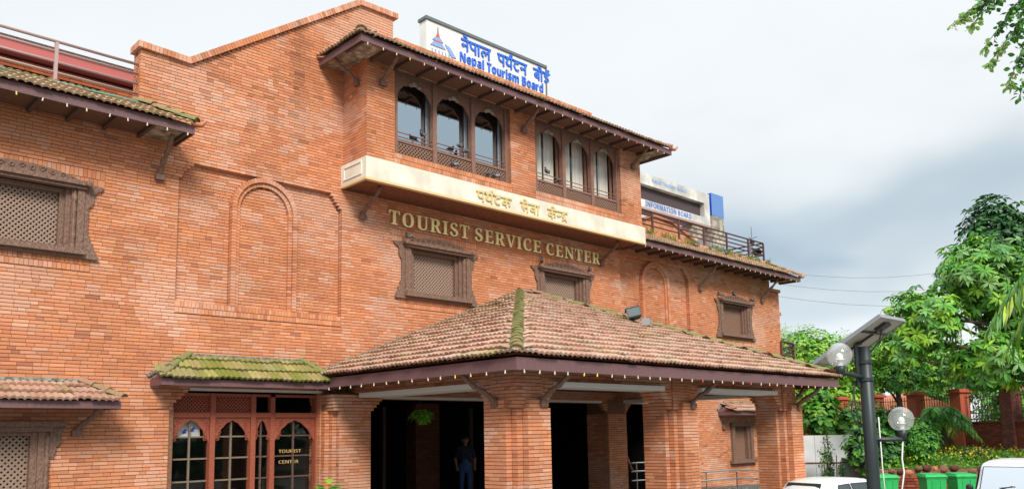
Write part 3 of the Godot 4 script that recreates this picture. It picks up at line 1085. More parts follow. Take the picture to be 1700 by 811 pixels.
func bay(b: Node3D, L: Array) -> void:
	var w := MB.new()
	var holes := [[10.17, 13.60, 8.27, 10.14], [14.52, 17.90, 8.27, 10.14]]
	sheet(w, 9.44, 18.81, 7.52, 10.45, BAY_Z - 0.012, holes)
	for x in [9.432, 18.818]:
		w.quad(Vector3(x, 7.52, 0), Vector3(x, 7.52, BAY_Z - 0.02), Vector3(x, 10.45, BAY_Z - 0.02), Vector3(x, 10.45, 0))
	var wall := build("bay_wall", w, M.mortar, b)
	var open := func(x: float, y: float) -> bool:
		for g in GROUPS:
			if x > g[0] and x < g[1] and y > 8.25 and y < 10.14:
				return false
			if x > g[0] - 0.02 and x < g[1] + 0.02 and y > 8.02 and y < 8.25:
				return false
		return true
	lay(L, face(0, 0, BAY_Z), 9.42, 18.83, 7.99, 10.46, open)
	for g in GROUPS:
		lay(L, face(0, 0, BAY_Z + 0.006), g[0] - 0.02, g[1] + 0.02, 8.02, 8.25, null, {"course": 0.115, "length": 0.07, "deep": 0.2})
		# brick reveals of the openings
		lay(L, along(Vector3(g[0], 0, BAY_Z), Vector3(g[0], 0, BAY_Z - 0.2)), 0.075, 0.2, 8.25, 10.14)
		lay(L, along(Vector3(g[1], 0, BAY_Z - 0.2), Vector3(g[1], 0, BAY_Z)), 0.0, 0.125, 8.25, 10.14)
	lay(L, along(Vector3(9.42, 0, 0), Vector3(9.42, 0, BAY_Z)), 0, BAY_Z, 7.99, 10.46)
	lay(L, along(Vector3(18.83, 0, BAY_Z), Vector3(18.83, 0, 0)), 0, BAY_Z, 7.99, 10.46)
	# its underside, and the cream board round its foot
	var so := MB.new()
	so.span(Vector3(9.44, 7.54, 0.0), Vector3(18.81, 7.60, BAY_Z - 0.02))
	build("bay_underside", so, tri(mat(0.26, 0.10, 0.055, 0.9), M.wood.albedo_texture, Vector3(0.6, 0.6, 0.6)), b)
	var band := MB.new()
	band.span(Vector3(9.37, 7.555, BAY_Z - 0.02), Vector3(18.90, 8.0, BAY_Z + 0.05))
	band.span(Vector3(9.371, 7.556, 0.0), Vector3(9.43, 7.999, BAY_Z - 0.021))
	band.span(Vector3(18.82, 7.556, 0.0), Vector3(18.899, 7.999, BAY_Z - 0.021))
	var bd := build("name_band", band, M.cream, b)
	var tr := MB.new()
	tr.span(Vector3(9.36, 7.50, BAY_Z - 0.05), Vector3(18.91, 7.553, BAY_Z + 0.06))
	tr.span(Vector3(9.361, 7.501, 0.0), Vector3(9.43, 7.552, BAY_Z - 0.051))
	build("edge_strip", tr, M.cream_trim, bd)
	var mo := MB.new()
	for k in [[7.64, 7.665], [7.90, 7.925]]:
		mo.span(Vector3(9.352, k[0], 0.12), Vector3(9.372, k[1], 0.80))
	for k in [[0.12, 0.145], [0.775, 0.80]]:
		mo.span(Vector3(9.353, 7.666, k[0]), Vector3(9.372, 7.899, k[1]))
	build("moulding", mo, M.white, bd)
	# windows: three lights in each group
	for gi in 2:
		var g: Array = GROUPS[gi]
		var x0: float = g[0]
		var x1: float = g[1]
		var z := BAY_Z - 0.10
		var third := (x1 - x0) / 3.0
		var fr := MB.new()
		for k in 4:
			var px := x0 + third * k
			var c := px + (0.06 if k == 0 else (-0.06 if k == 3 else 0.0))
			fr.span(Vector3(c - 0.055, 8.25, z - 0.10), Vector3(c + 0.055, 10.13, z + 0.03))
		var win := build("window", fr, M.bay_wood, b)
		for k in 3:
			var a := x0 + third * k + 0.058 + (0.058 if k == 0 else 0.0)
			var e := x0 + third * (k + 1) - 0.058 - (0.058 if k == 2 else 0.0)
			var m := (a + e) * 0.5
			var hw := (e - a) * 0.5
			# the board above, cut to a cusped arch
			var p := PackedVector2Array([Vector2(a, 10.13), Vector2(a, 9.52)])
			for i in 25:
				var t := i / 24.0
				var u := t * 2.0 - 1.0
				var yy := 9.60 + 0.36 * pow(1.0 - pow(absf(u), 2.6), 0.62) - 0.028 * absf(sin(t * PI * 5.0)) * (1.0 if absf(u) > 0.2 else 0.0)
				p.append(Vector2(m + u * hw * 0.97, yy))
			p.append(Vector2(e, 9.52))
			p.append(Vector2(e, 10.13))
			var va := MB.new()
			va.prism(p, z - 0.05, z - 0.01)
			build("valance", va, M.bay_wood, win)
			var cu := MB.new(true)
			for q in [[-0.11, 9.945, 0.055], [0.0, 9.99, 0.075], [0.11, 9.945, 0.055]]:
				cu.ball(Vector3(m + q[0], q[1], z + 0.0), Vector3(q[2] * 1.25, q[2] * 0.8, 0.03), Basis(), 10, 6)
			build("cream_lobes", cu, M.soffit, win)  # three small cream lobes at the crown of the arch
			slats(win, a, e, 8.25, 8.56, z - 0.02, 0.088, 0.027, M.slat_brown, false)
			var ra := MB.new()
			ra.span(Vector3(a, 8.565, z - 0.05), Vector3(e, 8.62, z + 0.01))
			for yy in [8.69, 8.79]:
				ra.tube([Vector3(a, yy, z - 0.02), Vector3(e, yy, z - 0.02)], [0.012], 6)
			build("guard_rail", ra, M.bay_wood, win)
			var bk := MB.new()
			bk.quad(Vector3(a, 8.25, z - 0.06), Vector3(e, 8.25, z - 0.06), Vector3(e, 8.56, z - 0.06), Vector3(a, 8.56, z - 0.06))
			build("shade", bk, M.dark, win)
			# the glazing stands well behind the carved front
			var gz := BAY_Z - 0.30
			var sa := MB.new()
			sa.span(Vector3(e - 0.02, 8.3, gz - 0.02), Vector3(e + 0.04, 10.13, gz + 0.03))
			sa.span(Vector3(a - 0.04, 8.3, gz - 0.02), Vector3(a + 0.02, 10.13, gz + 0.03))
			sa.span(Vector3(a + 0.02, 8.3, gz - 0.02), Vector3(e - 0.02, 8.42, gz + 0.03))
			build("sash", sa, M.grey_metal if gi == 0 else M.bay_wood, win)
			var pn := MB.new()
			pn.quad(Vector3(a, 8.42, gz), Vector3(e, 8.42, gz), Vector3(e, 10.13, gz), Vector3(a, 10.13, gz))
			build("pane", pn, M.bay_glass if gi == 0 else M.glass, win)
			if gi == 1:
				for s in [[a, a + hw * 1.0], [e - hw * 0.8, e]]:
					var cr := MB.new(true)
					var n := 26
					for i in n:
						var u := lerpf(s[0], s[1], float(i) / n)
						var v := lerpf(s[0], s[1], float(i + 1) / n)
						var zu := gz - 0.09 + 0.030 * sin(u * 62.0) + 0.012 * sin(u * 23.0)
						var zv := gz - 0.09 + 0.030 * sin(v * 62.0) + 0.012 * sin(v * 23.0)
						cr.quad(Vector3(u, 8.3, zu), Vector3(v, 8.3, zv), Vector3(v, 10.1, zv), Vector3(u, 10.1, zu))
					build("curtain", cr, M.curtain, win)
		var rm := MB.new()
		rm.quad(Vector3(x0 - 0.02, 10.135, BAY_Z - 0.30), Vector3(x1 + 0.02, 10.135, BAY_Z - 0.30), Vector3(x1 + 0.02, 10.135, BAY_Z - 0.02), Vector3(x0 - 0.02, 10.135, BAY_Z - 0.02))
		dark_box(rm, x0 - 0.15, x1 + 0.15, 8.1, 10.18, -3.0, BAY_Z - 0.33)
		build("room", rm, M.room, win)
	# brackets under the bay and under its eave
	for x in [9.95, 18.05]:
		strut(b, Vector3(x - 0.05, 6.98, 0.0), Vector3(x + 0.02, 7.52, 0.62))
	for x in [9.80, 14.06, 18.45]:
		strut(b, Vector3(x, 9.72, BAY_Z), Vector3(x, 10.16, BAY_Z + 0.58))
	strut(b, Vector3(9.42, 9.72, 0.55), Vector3(8.86, 10.16, 0.50))
	strut(b, Vector3(5.52, 6.98, 0.0), Vector3(5.50, 7.60, 0.62))
	for x in [23.0, 26.95]:
		strut(b, Vector3(x, 6.80, 0.0), Vector3(x + 0.08, 7.52, 0.66))


# ---------------------------------------------------------------- the tiled eaves
# x0..x1 at the eave; wall: z of the wall below; out: z of the fascia; y0: fascia's underside; y1: roof's top at z = 0; dl, dr: how far the ends draw in
func eave(b: Node3D, x0: float, x1: float, out: float, wall_z: float, y0: float, y1: float, dl: float, dr: float, green: float) -> void:
	var e := y0 + 0.15
	var d := MB.new()
	d.quad(Vector3(x0, e, out), Vector3(x1, e, out), Vector3(x1 - dr, y1, 0.0), Vector3(x0 + dl, y1, 0.0))
	d.tri(Vector3(x0, e, 0.002), Vector3(x0, e, out), Vector3(x0 + dl, y1, 0.002))
	d.tri(Vector3(x1, e, out), Vector3(x1, e, 0.002), Vector3(x1 - dr, y1, 0.002))
	var roof := build("eave_roof", d, M.tc, b)
	var so := MB.new()
	so.span(Vector3(x0 + 0.03, y0 + 0.075, 0.002), Vector3(x1 - 0.03, y0 + 0.10, out - 0.031))
	build("soffit", so, tri(mat(0.20, 0.10, 0.062, 0.9), M.wood.albedo_texture, Vector3(0.6, 2.0, 2.0)), roof)
	for s in [[x0 + 0.032, dl], [x1 - 0.632, dr]]:
		if s[1] > 0.0:
			for k in 4:  # planks
				var pk := MB.new()
				var za := lerpf(0.004, out - 0.034, k / 4.0)
				pk.span(Vector3(s[0], y0 + 0.060, za), Vector3(s[0] + 0.60, y0 + 0.074, lerpf(0.004, out - 0.034, (k + 1) / 4.0) - 0.012))
				build("soffit_plank", pk, M.soffit, roof)
	var f := MB.new()
	f.span(Vector3(x0, y0, out - 0.03), Vector3(x1, y0 + 0.155, out))
	f.span(Vector3(x0 + 0.001, y0 + 0.001, 0.0), Vector3(x0 + 0.03, y0 + 0.154, out - 0.031))
	f.span(Vector3(x1 - 0.03, y0 + 0.001, 0.0), Vector3(x1 - 0.001, y0 + 0.154, out - 0.031))
	build("fascia", f, M.fascia, roof)
	var r := MB.new()
	var n := int((x1 - x0) / 0.6)
	for i in n + 1:
		var x := lerpf(x0 + 0.1, x1 - 0.1, float(i) / n)
		r.span(Vector3(x - 0.03, y0 + 0.005, wall_z), Vector3(x + 0.03, y0 + 0.074, out - 0.032))
	var rf := build("rafters", r, M.wood_dark, roof)
	rf.set_meta("kind", "stuff")
	var up := Vector3(0, y1 - e, -out)
	lay_tiles(tiles.building, slope(Vector3(x0 - 0.06, e - 0.02, out + 0.07), Vector3.RIGHT, up), x1 - x0 + 0.12, up.length() + 0.05, dl / up.length(), dr / up.length(), green, 0.23, 0.30)
	if dl > 0.0:
		caps(roof, Vector3(x0 - 0.02, e + 0.02, out + 0.02), Vector3(x0 + dl, y1 + 0.02, 0.03), 0.4 + green)
	if dr > 0.0:
		caps(roof, Vector3(x1 + 0.02, e + 0.02, out + 0.02), Vector3(x1 - dr, y1 + 0.02, 0.03), 0.3 + green)
		var tip := MB.new(true)
		tip.tube([Vector3(x1 - 0.05, e + 0.03, out - 0.03), Vector3(x1 + 0.10, e + 0.03, out + 0.06), Vector3(x1 + 0.17, e + 0.12, out + 0.10)], [0.06, 0.045, 0.02], 6)
		build("corner_horn", tip, M.tc, roof)


func eaves(b: Node3D) -> void:
	eave(b, -8.0, 5.82, 0.82, 0.0, 7.62, 8.22, 0.0, 0.70, 0.42)
	eave(b, 18.95, 28.42, 0.82, 0.0, 7.53, 8.13, 0.0, 0.85, 0.16)
	eave(b, 8.80, 19.42, 1.62, BAY_Z, 10.10, 11.02, 1.5, 1.5, 0.05)
	# left side of the bay's roof
	var list := []
	var up := Vector3(1.5, 0.77, 0)
	lay_tiles(list, slope(Vector3(8.74, 10.23, 0.02), Vector3(0, 0, 1), up), 1.66, up.length(), 0.0, 1.62 / up.length(), 0.3, 0.23, 0.30)
	tiles.building.append_array(list)


# ---------------------------------------------------------------- the glazed entrance under the mossy awning
func entrance(b: Node3D, L: Array) -> void:
	var z := -0.16
	var fr := MB.new()
	var posts := [5.93, 6.72, 7.53, 7.95, 8.94]
	for i in 5:
		var p: float = posts[i]
		fr.span(Vector3(p - 0.05, GROUND, z - 0.10), Vector3(p + 0.05, 3.05, z + (0.05 if i != 3 else 0.02)))
	for i in 4:
		fr.span(Vector3(posts[i] + 0.051, 2.60, z - 0.08), Vector3(posts[i + 1] - 0.051, 2.69, z + 0.035))
	fr.span(Vector3(5.88, 3.0, z - 0.09), Vector3(8.99, 3.049, z + 0.02))
	var door := build("glazed_entrance", fr, M.red_wood, b)
	for i in 4:
		var a: float = posts[i] + 0.051
		var e: float = posts[i + 1] - 0.051
		var m := (a + e) * 0.5
		var hw := (e - a) * 0.5
		if i < 2:
			slats(door, a, e, 2.69, 3.0, z - 0.03, 0.07, 0.022, M.red_wood, false)
		# carved spandrels, cut to a cusped arch
		var p := PackedVector2Array([Vector2(a, 2.598), Vector2(a, 2.10)])
		for k in 21:
			var t := k / 20.0
			var u := t * 2.0 - 1.0
			p.append(Vector2(m + u * hw * 0.96, 2.15 + 0.40 * pow(1.0 - pow(absf(u), 1.7), 0.8) - 0.022 * absf(sin(t * PI * 6.0))))
		p.append(Vector2(e, 2.10))
		p.append(Vector2(e, 2.598))
		var sp := MB.new()
		sp.prism(p, z - 0.035, z + 0.0)
		var s0 := build("carved_arch", sp, M.red_wood, door)
		var cv := MB.new(true)
		for s in [-1.0, 1.0]:
			for q in 7:
				var ox: float = m + s * hw * (0.86 - 0.09 * (q % 3)) 
				var oy := 2.56 - 0.062 * q
				var lim := 1.0 - (2.56 - oy) * 1.3
				ox = m + s * hw * clampf(0.90 - 0.30 * rng.randf() * lim, 0.55, 0.93)
				var ring := []
				for k in 8:
					var an := k * 0.95
					ring.append(Vector3(ox + cos(an) * (0.036 - 0.003 * k), oy + sin(an) * (0.034 - 0.003 * k), z + 0.002))
				cv.tube(ring, [0.009], 5)
		build("scrollwork", cv, M.red_wood, door)
		# glazing bars and panes
		var mu := MB.new()
		var gz := z - 0.07
		mu.span(Vector3(m - 0.017, GROUND, gz - 0.02), Vector3(m + 0.017, 2.599, gz + 0.02))
		for yy in [0.62, 1.03, 1.43, 1.84, 2.24]:
			mu.span(Vector3(a, yy - 0.015, gz - 0.015), Vector3(m - 0.018, yy + 0.015, gz + 0.024))
			mu.span(Vector3(m + 0.018, yy - 0.015, gz - 0.015), Vector3(e, yy + 0.015, gz + 0.024))
		build("glazing_bars", mu, tri(mat(0.24, 0.19, 0.14, 0.6), M.wood.albedo_texture, Vector3(2, 2, 2)) if i < 2 else M.wood_dark, door)
		var ys := [GROUND, 0.62, 1.03, 1.43, 1.84, 2.24, 2.6]
		for r in 6:
			for h in 2:
				var pn := MB.new()
				var xa := a if h == 0 else m + 0.022
				var xb := m - 0.022 if h == 0 else e
				pn.quad(Vector3(xa, ys[r] + 0.022, gz), Vector3(xb, ys[r] + 0.022, gz), Vector3(xb, ys[r + 1] - 0.022, gz), Vector3(xa, ys[r + 1] - 0.022, gz))
				build("pane", pn, M.glass, door)
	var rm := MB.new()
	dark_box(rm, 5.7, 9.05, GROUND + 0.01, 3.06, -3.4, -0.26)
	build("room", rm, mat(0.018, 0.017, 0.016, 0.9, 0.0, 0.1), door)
	# reveals and the pale lintel over the opening
	lay(L, along(Vector3(5.86, 0, 0.0), Vector3(5.86, 0, -0.12)), 0.075, 0.12, GROUND, 2.76)
	var li := MB.new()
	li.span(Vector3(6.22, 3.09, -0.2), Vector3(8.96, 3.135, 0.02))
	build("lintel", li, M.lintel, b)
	lay(L, face(0, 0, 0), 5.86, 8.92, 3.135, 3.20)
	# a poster with a bird-like mark hangs behind the first pair of panes; gilt lettering on the last
	var po := MB.new()
	po.span(Vector3(6.14, 2.25, z - 0.16), Vector3(6.56, 2.56, z - 0.15))
	var poster := build("poster", po, M.white, self)
	tag(poster, "white poster with dark bird-like marks behind the leftmost arched entrance panes", "poster")
	var mk := MB.new()
	for k in [[6.22, 2.30, 0.09], [6.36, 2.33, 0.10]]:
		mk.prism(PackedVector2Array([Vector2(k[0], k[1]), Vector2(k[0] + k[2], k[1] + 0.015), Vector2(k[0] + k[2] * 0.7, k[1] + 0.06), Vector2(k[0] + k[2] * 1.3, k[1] + 0.045), Vector2(k[0] + k[2] * 0.8, k[1] + 0.10), Vector2(k[0] + 0.2 * k[2], k[1] + 0.05)]), z - 0.149, z - 0.144)
	build("mark", mk, M.blue_deep, poster)
	var gl := thing("glass_lettering", "small gilt lettering on the right-hand arched pane of the glazed entrance", "lettering", Vector3(8.4, 1.6, z - 0.06))
	words(gl, "TOURIST", Vector3(8.13, 1.90, z - 0.062), 0.062, 0.50, 0.004, M.gold_side, "Droid Sans")
	words(gl, "CENTER", Vector3(8.13, 1.69, z - 0.062), 0.062, 0.45, 0.004, M.gold_side, "Droid Sans")
	awning(b, "mossy_awning", 5.50, 8.96, 0.55, 3.14, 3.68, 8.5, 0.62, 0.85)


# letters in a row, each a mesh; start: lower left corner of the first, cap: height of a capital, long: length of the line
func words(parent: Node3D, text: String, start: Vector3, cap: float, long: float, deep: float, m: Material, font: String, bold := 400, fat := 1.0) -> void:
	var f := SystemFont.new()
	f.font_names = PackedStringArray([font])
	f.font_weight = bold
	var size := 64
	var unit := TextMesh.new()
	unit.font = f
	unit.font_size = size
	unit.pixel_size = 0.01
	unit.text = "H"
	unit.depth = 0.01
	var h := unit.get_aabb().size.y
	var adv := []
	var total := 0.0
	for ch in text:
		var w := f.get_string_size(ch, HORIZONTAL_ALIGNMENT_LEFT, -1, size).x * 0.01
		adv.append(w)
		total += w
	var sy := cap / h
	var sx := long / total
	var x := 0.0
	var made := {}
	for i in text.length():
		var ch := text[i]
		if ch != " ":
			if not made.has(ch):
				var t := TextMesh.new()
				t.font = f
				t.font_size = size
				t.pixel_size = 0.01
				t.depth = deep / sy
				t.curve_step = 2.0
				t.text = ch
				t.horizontal_alignment = HORIZONTAL_ALIGNMENT_LEFT
				t.vertical_alignment = VERTICAL_ALIGNMENT_CENTER
				made[ch] = t
			var mesh: TextMesh = made[ch]
			var box := mesh.get_aabb()
			# the letter's own left bearing is kept by centring it in its advance; O, C, S overshoot a little
			var low := -box.size.y * 0.5
			var drop := 0.0
			if ch in "gpqyj,":
				drop = -h * 0.27
			elif ch in "OCSGQUJ" and box.size.y > h * 1.01:
				drop = -(box.size.y - h) * 0.5
			var at := start + Vector3((x + adv[i] * 0.5 - box.get_center().x * fat) * sx, (-box.position.y + drop) * sy, deep * 0.5)
			put("letter", mesh, m, parent, Transform3D(Basis.from_scale(Vector3(sx * fat, sy, sy)), at))
		x += adv[i]


# ---------------------------------------------------------------- the foyer behind the porch
func foyer(b: Node3D, L: Array) -> void:
	# brick pillars in the line of the facade
	var rings := [[Vector2(9.16, 0.35), Vector2(9.93, 0.35), Vector2(9.93, -0.45), Vector2(8.95, -0.45), Vector2(8.95, 0.14), Vector2(9.06, 0.14), Vector2(9.06, 0.25), Vector2(9.16, 0.25)],
		[Vector2(18.1, 0.02), Vector2(18.9, 0.02), Vector2(18.9, -0.78), Vector2(18.1, -0.78)],
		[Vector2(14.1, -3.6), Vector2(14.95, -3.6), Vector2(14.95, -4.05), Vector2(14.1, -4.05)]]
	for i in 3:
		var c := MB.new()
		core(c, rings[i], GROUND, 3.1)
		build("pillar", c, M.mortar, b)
		lay_ring(L, rings[i], GROUND, [2.72, 2.70, 3.1][i], {"tone": func(_p: Vector3) -> Color: return Color(0.16, 0.055, 0.03) * rng.randf_range(0.8, 1.2)} if i == 2 else {})  # innermost pillar: brick colour darkened to imitate the deep shade of the foyer
		if i == 0:
			for k in 5:
				lay_ring(L, [Vector2(9.0 - 0.02 * k, 0.40 + 0.02 * k), Vector2(9.97 + 0.055 * k, 0.40 + 0.02 * k), Vector2(9.97 + 0.055 * k, -0.45), Vector2(9.0 - 0.02 * k, -0.45)], 2.72 + 0.066 * k, 2.72 + 0.066 * (k + 1))
	# lintels, ceiling, floor, the dark back
	var li := MB.new()
	li.span(Vector3(10.2, 3.0, -0.3), Vector3(17.86, 3.055, 0.012))
	li.span(Vector3(19.1, 3.0, -0.3), Vector3(21.36, 3.055, 0.012))
	build("lintel", li, M.lintel, b)
	lay(L, face(0, 0, 0), 9.9, 21.6, 3.056, 3.10)
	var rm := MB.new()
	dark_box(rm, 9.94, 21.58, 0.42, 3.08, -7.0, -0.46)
	build("foyer", rm, mat(0.012, 0.011, 0.010, 0.9, 0.0, 0.1), b)  # near-black walls: the shade inside is put into their colour
	var st := MB.new()
	st.span(Vector3(9.95, GROUND, -0.45), Vector3(18.08, 0.42, 0.0))
	st.span(Vector3(9.95, GROUND, 0.002), Vector3(18.08, 0.25, 0.35))
	st.span(Vector3(9.95, GROUND, 0.352), Vector3(18.08, 0.08, 0.70))
	st.span(Vector3(9.95, GROUND, 0.702), Vector3(18.08, -0.10, 1.05))
	st.span(Vector3(18.92, GROUND, -0.45), Vector3(21.56, 0.42, 0.0))
	build("steps", st, M.stone_grey, b)
	# glazed doors at the back with a brass pull
	var fr := MB.new()
	for x in [10.6, 12.0, 13.4, 15.0, 16.6, 18.0]:
		fr.span(Vector3(x - 0.05, 0.42, -4.2), Vector3(x + 0.05, 3.0, -4.1))
	var d := build("doors", fr, M.wood_dark, b)
	for x in [12.1, 15.1]:
		var h := MB.new(true)
		h.tube([Vector3(x, 1.5, -4.08), Vector3(x, 1.95, -4.08)], [0.02], 6)
		build("handle", h, M.steel, d)


# ---------------------------------------------------------------- what rises behind the eaves
func upper_storeys(b: Node3D, L: Array) -> void:
	var w := MB.new()
	w.span(Vector3(-6, 8.1, -6.0), Vector3(9.4, 9.72, -3.0))
	var red := func(_p: Vector3) -> Color: return Color(0.46, 0.14, 0.06) * rng.randf_range(0.75, 1.2)
	lay(L, face(0, 0, -2.98), 3.2, 7.0, 8.1, 9.75, null, {"tone": red})
	var st := build("penthouse", w, M.tc, b)
	var f := MB.new()
	f.span(Vector3(-6.2, 9.80, -6.2), Vector3(9.42, 10.06, -2.80))
	build("fascia", f, M.pink, st)
	var c := MB.new()
	c.span(Vector3(-6.3, 10.062, -6.3), Vector3(9.43, 10.10, -2.74))
	build("coping", c, M.wood_dark, st)
	var wi := MB.new()
	for x in [3.55, 4.55]:
		wi.span(Vector3(x, 8.5, -2.99), Vector3(x + 0.8, 9.55, -2.96))
	build("window", wi, M.dark, st)
	# a small brick gable on the right-hand terrace
	var g := MB.new()
	var p := PackedVector2Array([Vector2(20.6, 8.1), Vector2(27.5, 8.1), Vector2(27.2, 8.72), Vector2(24.5, 9.62), Vector2(23.4, 9.70), Vector2(20.6, 8.85)])
	g.prism(p, -2.3, -2.012)
	var gb := build("small_gable", g, M.mortar, b)
	var ins := func(x: float, y: float) -> bool: return Geometry2D.is_point_in_polygon(Vector2(x, y), p)
	lay(L, face(0, 0, -2.0), 20.6, 27.5, 8.1, 9.75, ins)
	var cp := MB.new()
	for i in range(2, 5):
		var u := p[i]
		var v := p[i + 1]
		cp.bar(Vector3(u.x, u.y + 0.03, -2.13), Vector3(v.x, v.y + 0.03, -2.13), 0.42, 0.07)
	build("coping", cp, M.tc, gb)
	# the end wall's own little awning and the curved balcony at the far corner
	var aw := MB.new()
	aw.hexa([Vector3(28.25, 6.42, -0.2), Vector3(28.75, 6.42, -0.2), Vector3(28.75, 6.42, -2.0), Vector3(28.25, 6.42, -2.0), Vector3(28.25, 6.72, -0.2), Vector3(28.75, 6.50, -0.2), Vector3(28.75, 6.50, -2.0), Vector3(28.25, 6.72, -2.0)])
	build("end_awning", aw, M.tc, b)


# ---------------------------------------------------------------- the porch in front of the entrance
const PX0 := 8.79
const PX1 := 19.75
const PZ := 5.95


func porch() -> void:
	var o := thing("entrance_porch", "brick pillared entrance porch with a broad hipped roof of ribbed clay tiles", "porch", Vector3(14.2, GROUND, 3))
	var L: Array = bricks.porch
	var cols := [9.40, 13.80, 18.28]
	for i in 3:
		var x: float = cols[i]
		var z0 := 4.50
		var plan := []
		for v in [[0.26, 0.8], [0.8, 0.8], [0.8, 0.0], [0.0, 0.0], [0.0, 0.54], [0.13, 0.54], [0.13, 0.67], [0.26, 0.67]]:
			plan.append(Vector2(x + v[0], z0 + v[1]))
		var c := MB.new()
		core(c, plan, GROUND, 2.62)
		var col := build("column", c, M.mortar, o)
		lay_ring(L, plan, GROUND, 2.62)
		# the head: a stepped block, then the full square under the roof
		var ca := MB.new()
		var hd := [Vector2(x + 0.30, z0 + 0.80), Vector2(x + 0.74, z0 + 0.80), Vector2(x + 0.74, z0), Vector2(x, z0), Vector2(x, z0 + 0.50), Vector2(x + 0.30, z0 + 0.50)]
		core(ca, hd, 2.62, 2.755)
		lay_ring(L, hd, 2.62, 2.755)
		var sq := [Vector2(x + 0.1, z0 + 0.70), Vector2(x + 0.72, z0 + 0.70), Vector2(x + 0.72, z0 + 0.08), Vector2(x + 0.1, z0 + 0.08)]
		core(ca, sq, 2.6, 3.35)
		lay_ring(L, sq, 2.62, 3.34)
		build("column_head", ca, M.mortar, col)
		# corbels stepping out under the beams
		for k in 7:
			var y := 2.62 + k * 0.068
			var e := 0.055 * mini(k + 1, 6)
			if i < 2:
				lay_ring(L, [Vector2(x + 0.6, z0 + 0.66), Vector2(x + 0.78 + e, z0 + 0.66), Vector2(x + 0.78 + e, z0 + 0.16), Vector2(x + 0.6, z0 + 0.16)], y, y + 0.068)
			if i > 0:
				lay_ring(L, [Vector2(x + 0.02 - e, z0 + 0.66), Vector2(x + 0.3, z0 + 0.66), Vector2(x + 0.3, z0 + 0.16), Vector2(x + 0.02 - e, z0 + 0.16)], y, y + 0.068)
			if i != 1:
				var bx := x + (0.12 if i == 0 else 0.22)
				lay_ring(L, [Vector2(bx, z0 + 0.2), Vector2(bx + 0.46, z0 + 0.2), Vector2(bx + 0.46, z0 + 0.02 - e), Vector2(bx, z0 + 0.02 - e)], y, y + 0.068)
	# beams: a pale lintel under brickwork
	for k in 2:
		var x0: float = cols[k] + 0.80
		var x1: float = cols[k + 1]
		var li := MB.new()
		li.span(Vector3(x0 + 0.25, 2.985, 4.70), Vector3(x1 - 0.25, 3.075, 5.26))
		var bm := build("beam", li, M.lintel, o)
		var cr := MB.new()
		cr.span(Vector3(x0 - 0.1, 3.076, 4.72), Vector3(x1 + 0.1, 3.40, 5.14))
		build("beam_core", cr, M.mortar, bm)
		lay(L, face(0, 0, 5.16), x0 - 0.08, x1 + 0.1, 3.076, 3.40)
		lay(L, along(Vector3(x1 + 0.1, 0, 4.70), Vector3(x0 - 0.08, 0, 4.70)), 0, x1 - x0 + 0.18, 3.076, 3.40)
	for q in [[9.52, 9.98, 0.4, 4.5], [18.5, 18.96, 0.1, 4.5]]:
		var li := MB.new()
		li.span(Vector3(q[0] - 0.05, 2.985, q[2] + 0.2), Vector3(q[1] + 0.05, 3.075, q[3] - 0.25))
		var bm := build("beam", li, M.lintel, o)
		var cr := MB.new()
		cr.span(Vector3(q[0] + 0.02, 3.076, q[2] - 0.35), Vector3(q[1] - 0.02, 3.40, q[3] + 0.1))
		build("beam_core", cr, M.mortar, bm)
		lay(L, along(Vector3(q[0], 0, q[2] - 0.3), Vector3(q[0], 0, q[3] + 0.1)), 0, q[3] - q[2] + 0.4, 3.076, 3.40)
		lay(L, along(Vector3(q[1], 0, q[3] + 0.1), Vector3(q[1], 0, q[2] - 0.3)), 0, q[3] - q[2] + 0.4, 3.076, 3.40)
	# the roof's boards, ceiling and fascia
	var e := 3.40
	var top := 5.68
	var ra := 14.45
	var rb := 15.15
	var rz := 0.30
	var d := MB.new()
	d.quad(Vector3(PX0, e, PZ), Vector3(PX1, e, PZ), Vector3(rb, top, rz), Vector3(ra, top, rz))
	d.quad(Vector3(PX0, e, 0.01), Vector3(PX0, e, PZ), Vector3(ra, top, rz), Vector3(ra, top, 0.01))
	d.quad(Vector3(PX1, e, PZ), Vector3(PX1, e, 0.01), Vector3(rb, top, 0.01), Vector3(rb, top, rz))
	d.quad(Vector3(ra, top, rz), Vector3(rb, top, rz), Vector3(rb, top, 0.01), Vector3(ra, top, 0.01))
	var roof := build("roof", d, M.tc, o)
	var ce := MB.new()
	ce.span(Vector3(PX0 + 0.04, 3.30, 0.02), Vector3(PX1 - 0.04, 3.345, PZ - 0.04))
	build("ceiling", ce, tri(mat(0.16, 0.09, 0.06, 0.9), M.wood.albedo_texture, Vector3(0.5, 2.5, 0.5)), roof)
	var f := MB.new()
	f.span(Vector3(PX0, 3.17, PZ - 0.035), Vector3(PX1, 3.365, PZ))
	f.span(Vector3(PX0 + 0.001, 3.171, 0.02), Vector3(PX0 + 0.036, 3.364, PZ - 0.036))
	f.span(Vector3(PX1 - 0.036, 3.171, 0.02), Vector3(PX1 - 0.001, 3.364, PZ - 0.036))
	build("fascia", f, M.fascia, roof)
	var T: Array = tiles.porch
	var upf := Vector3(0, top - e, rz - PZ)
	lay_tiles(T, slope(Vector3(PX0 - 0.08, e - 0.01, PZ + 0.09), Vector3.RIGHT, upf), PX1 - PX0 + 0.16, upf.length() + 0.08, (ra - PX0) / upf.length(), (PX1 - rb) / upf.length(), 0.0)
	var upl := Vector3(ra - PX0, top - e, 0)
	lay_tiles(T, slope(Vector3(PX0 - 0.09, e - 0.01, 0.03), Vector3(0, 0, 1), upl), PZ + 0.05, upl.length() + 0.08, 0.0, (PZ - rz) / upl.length(), 0.10)
	var upr := Vector3(rb - PX1, top - e, 0)
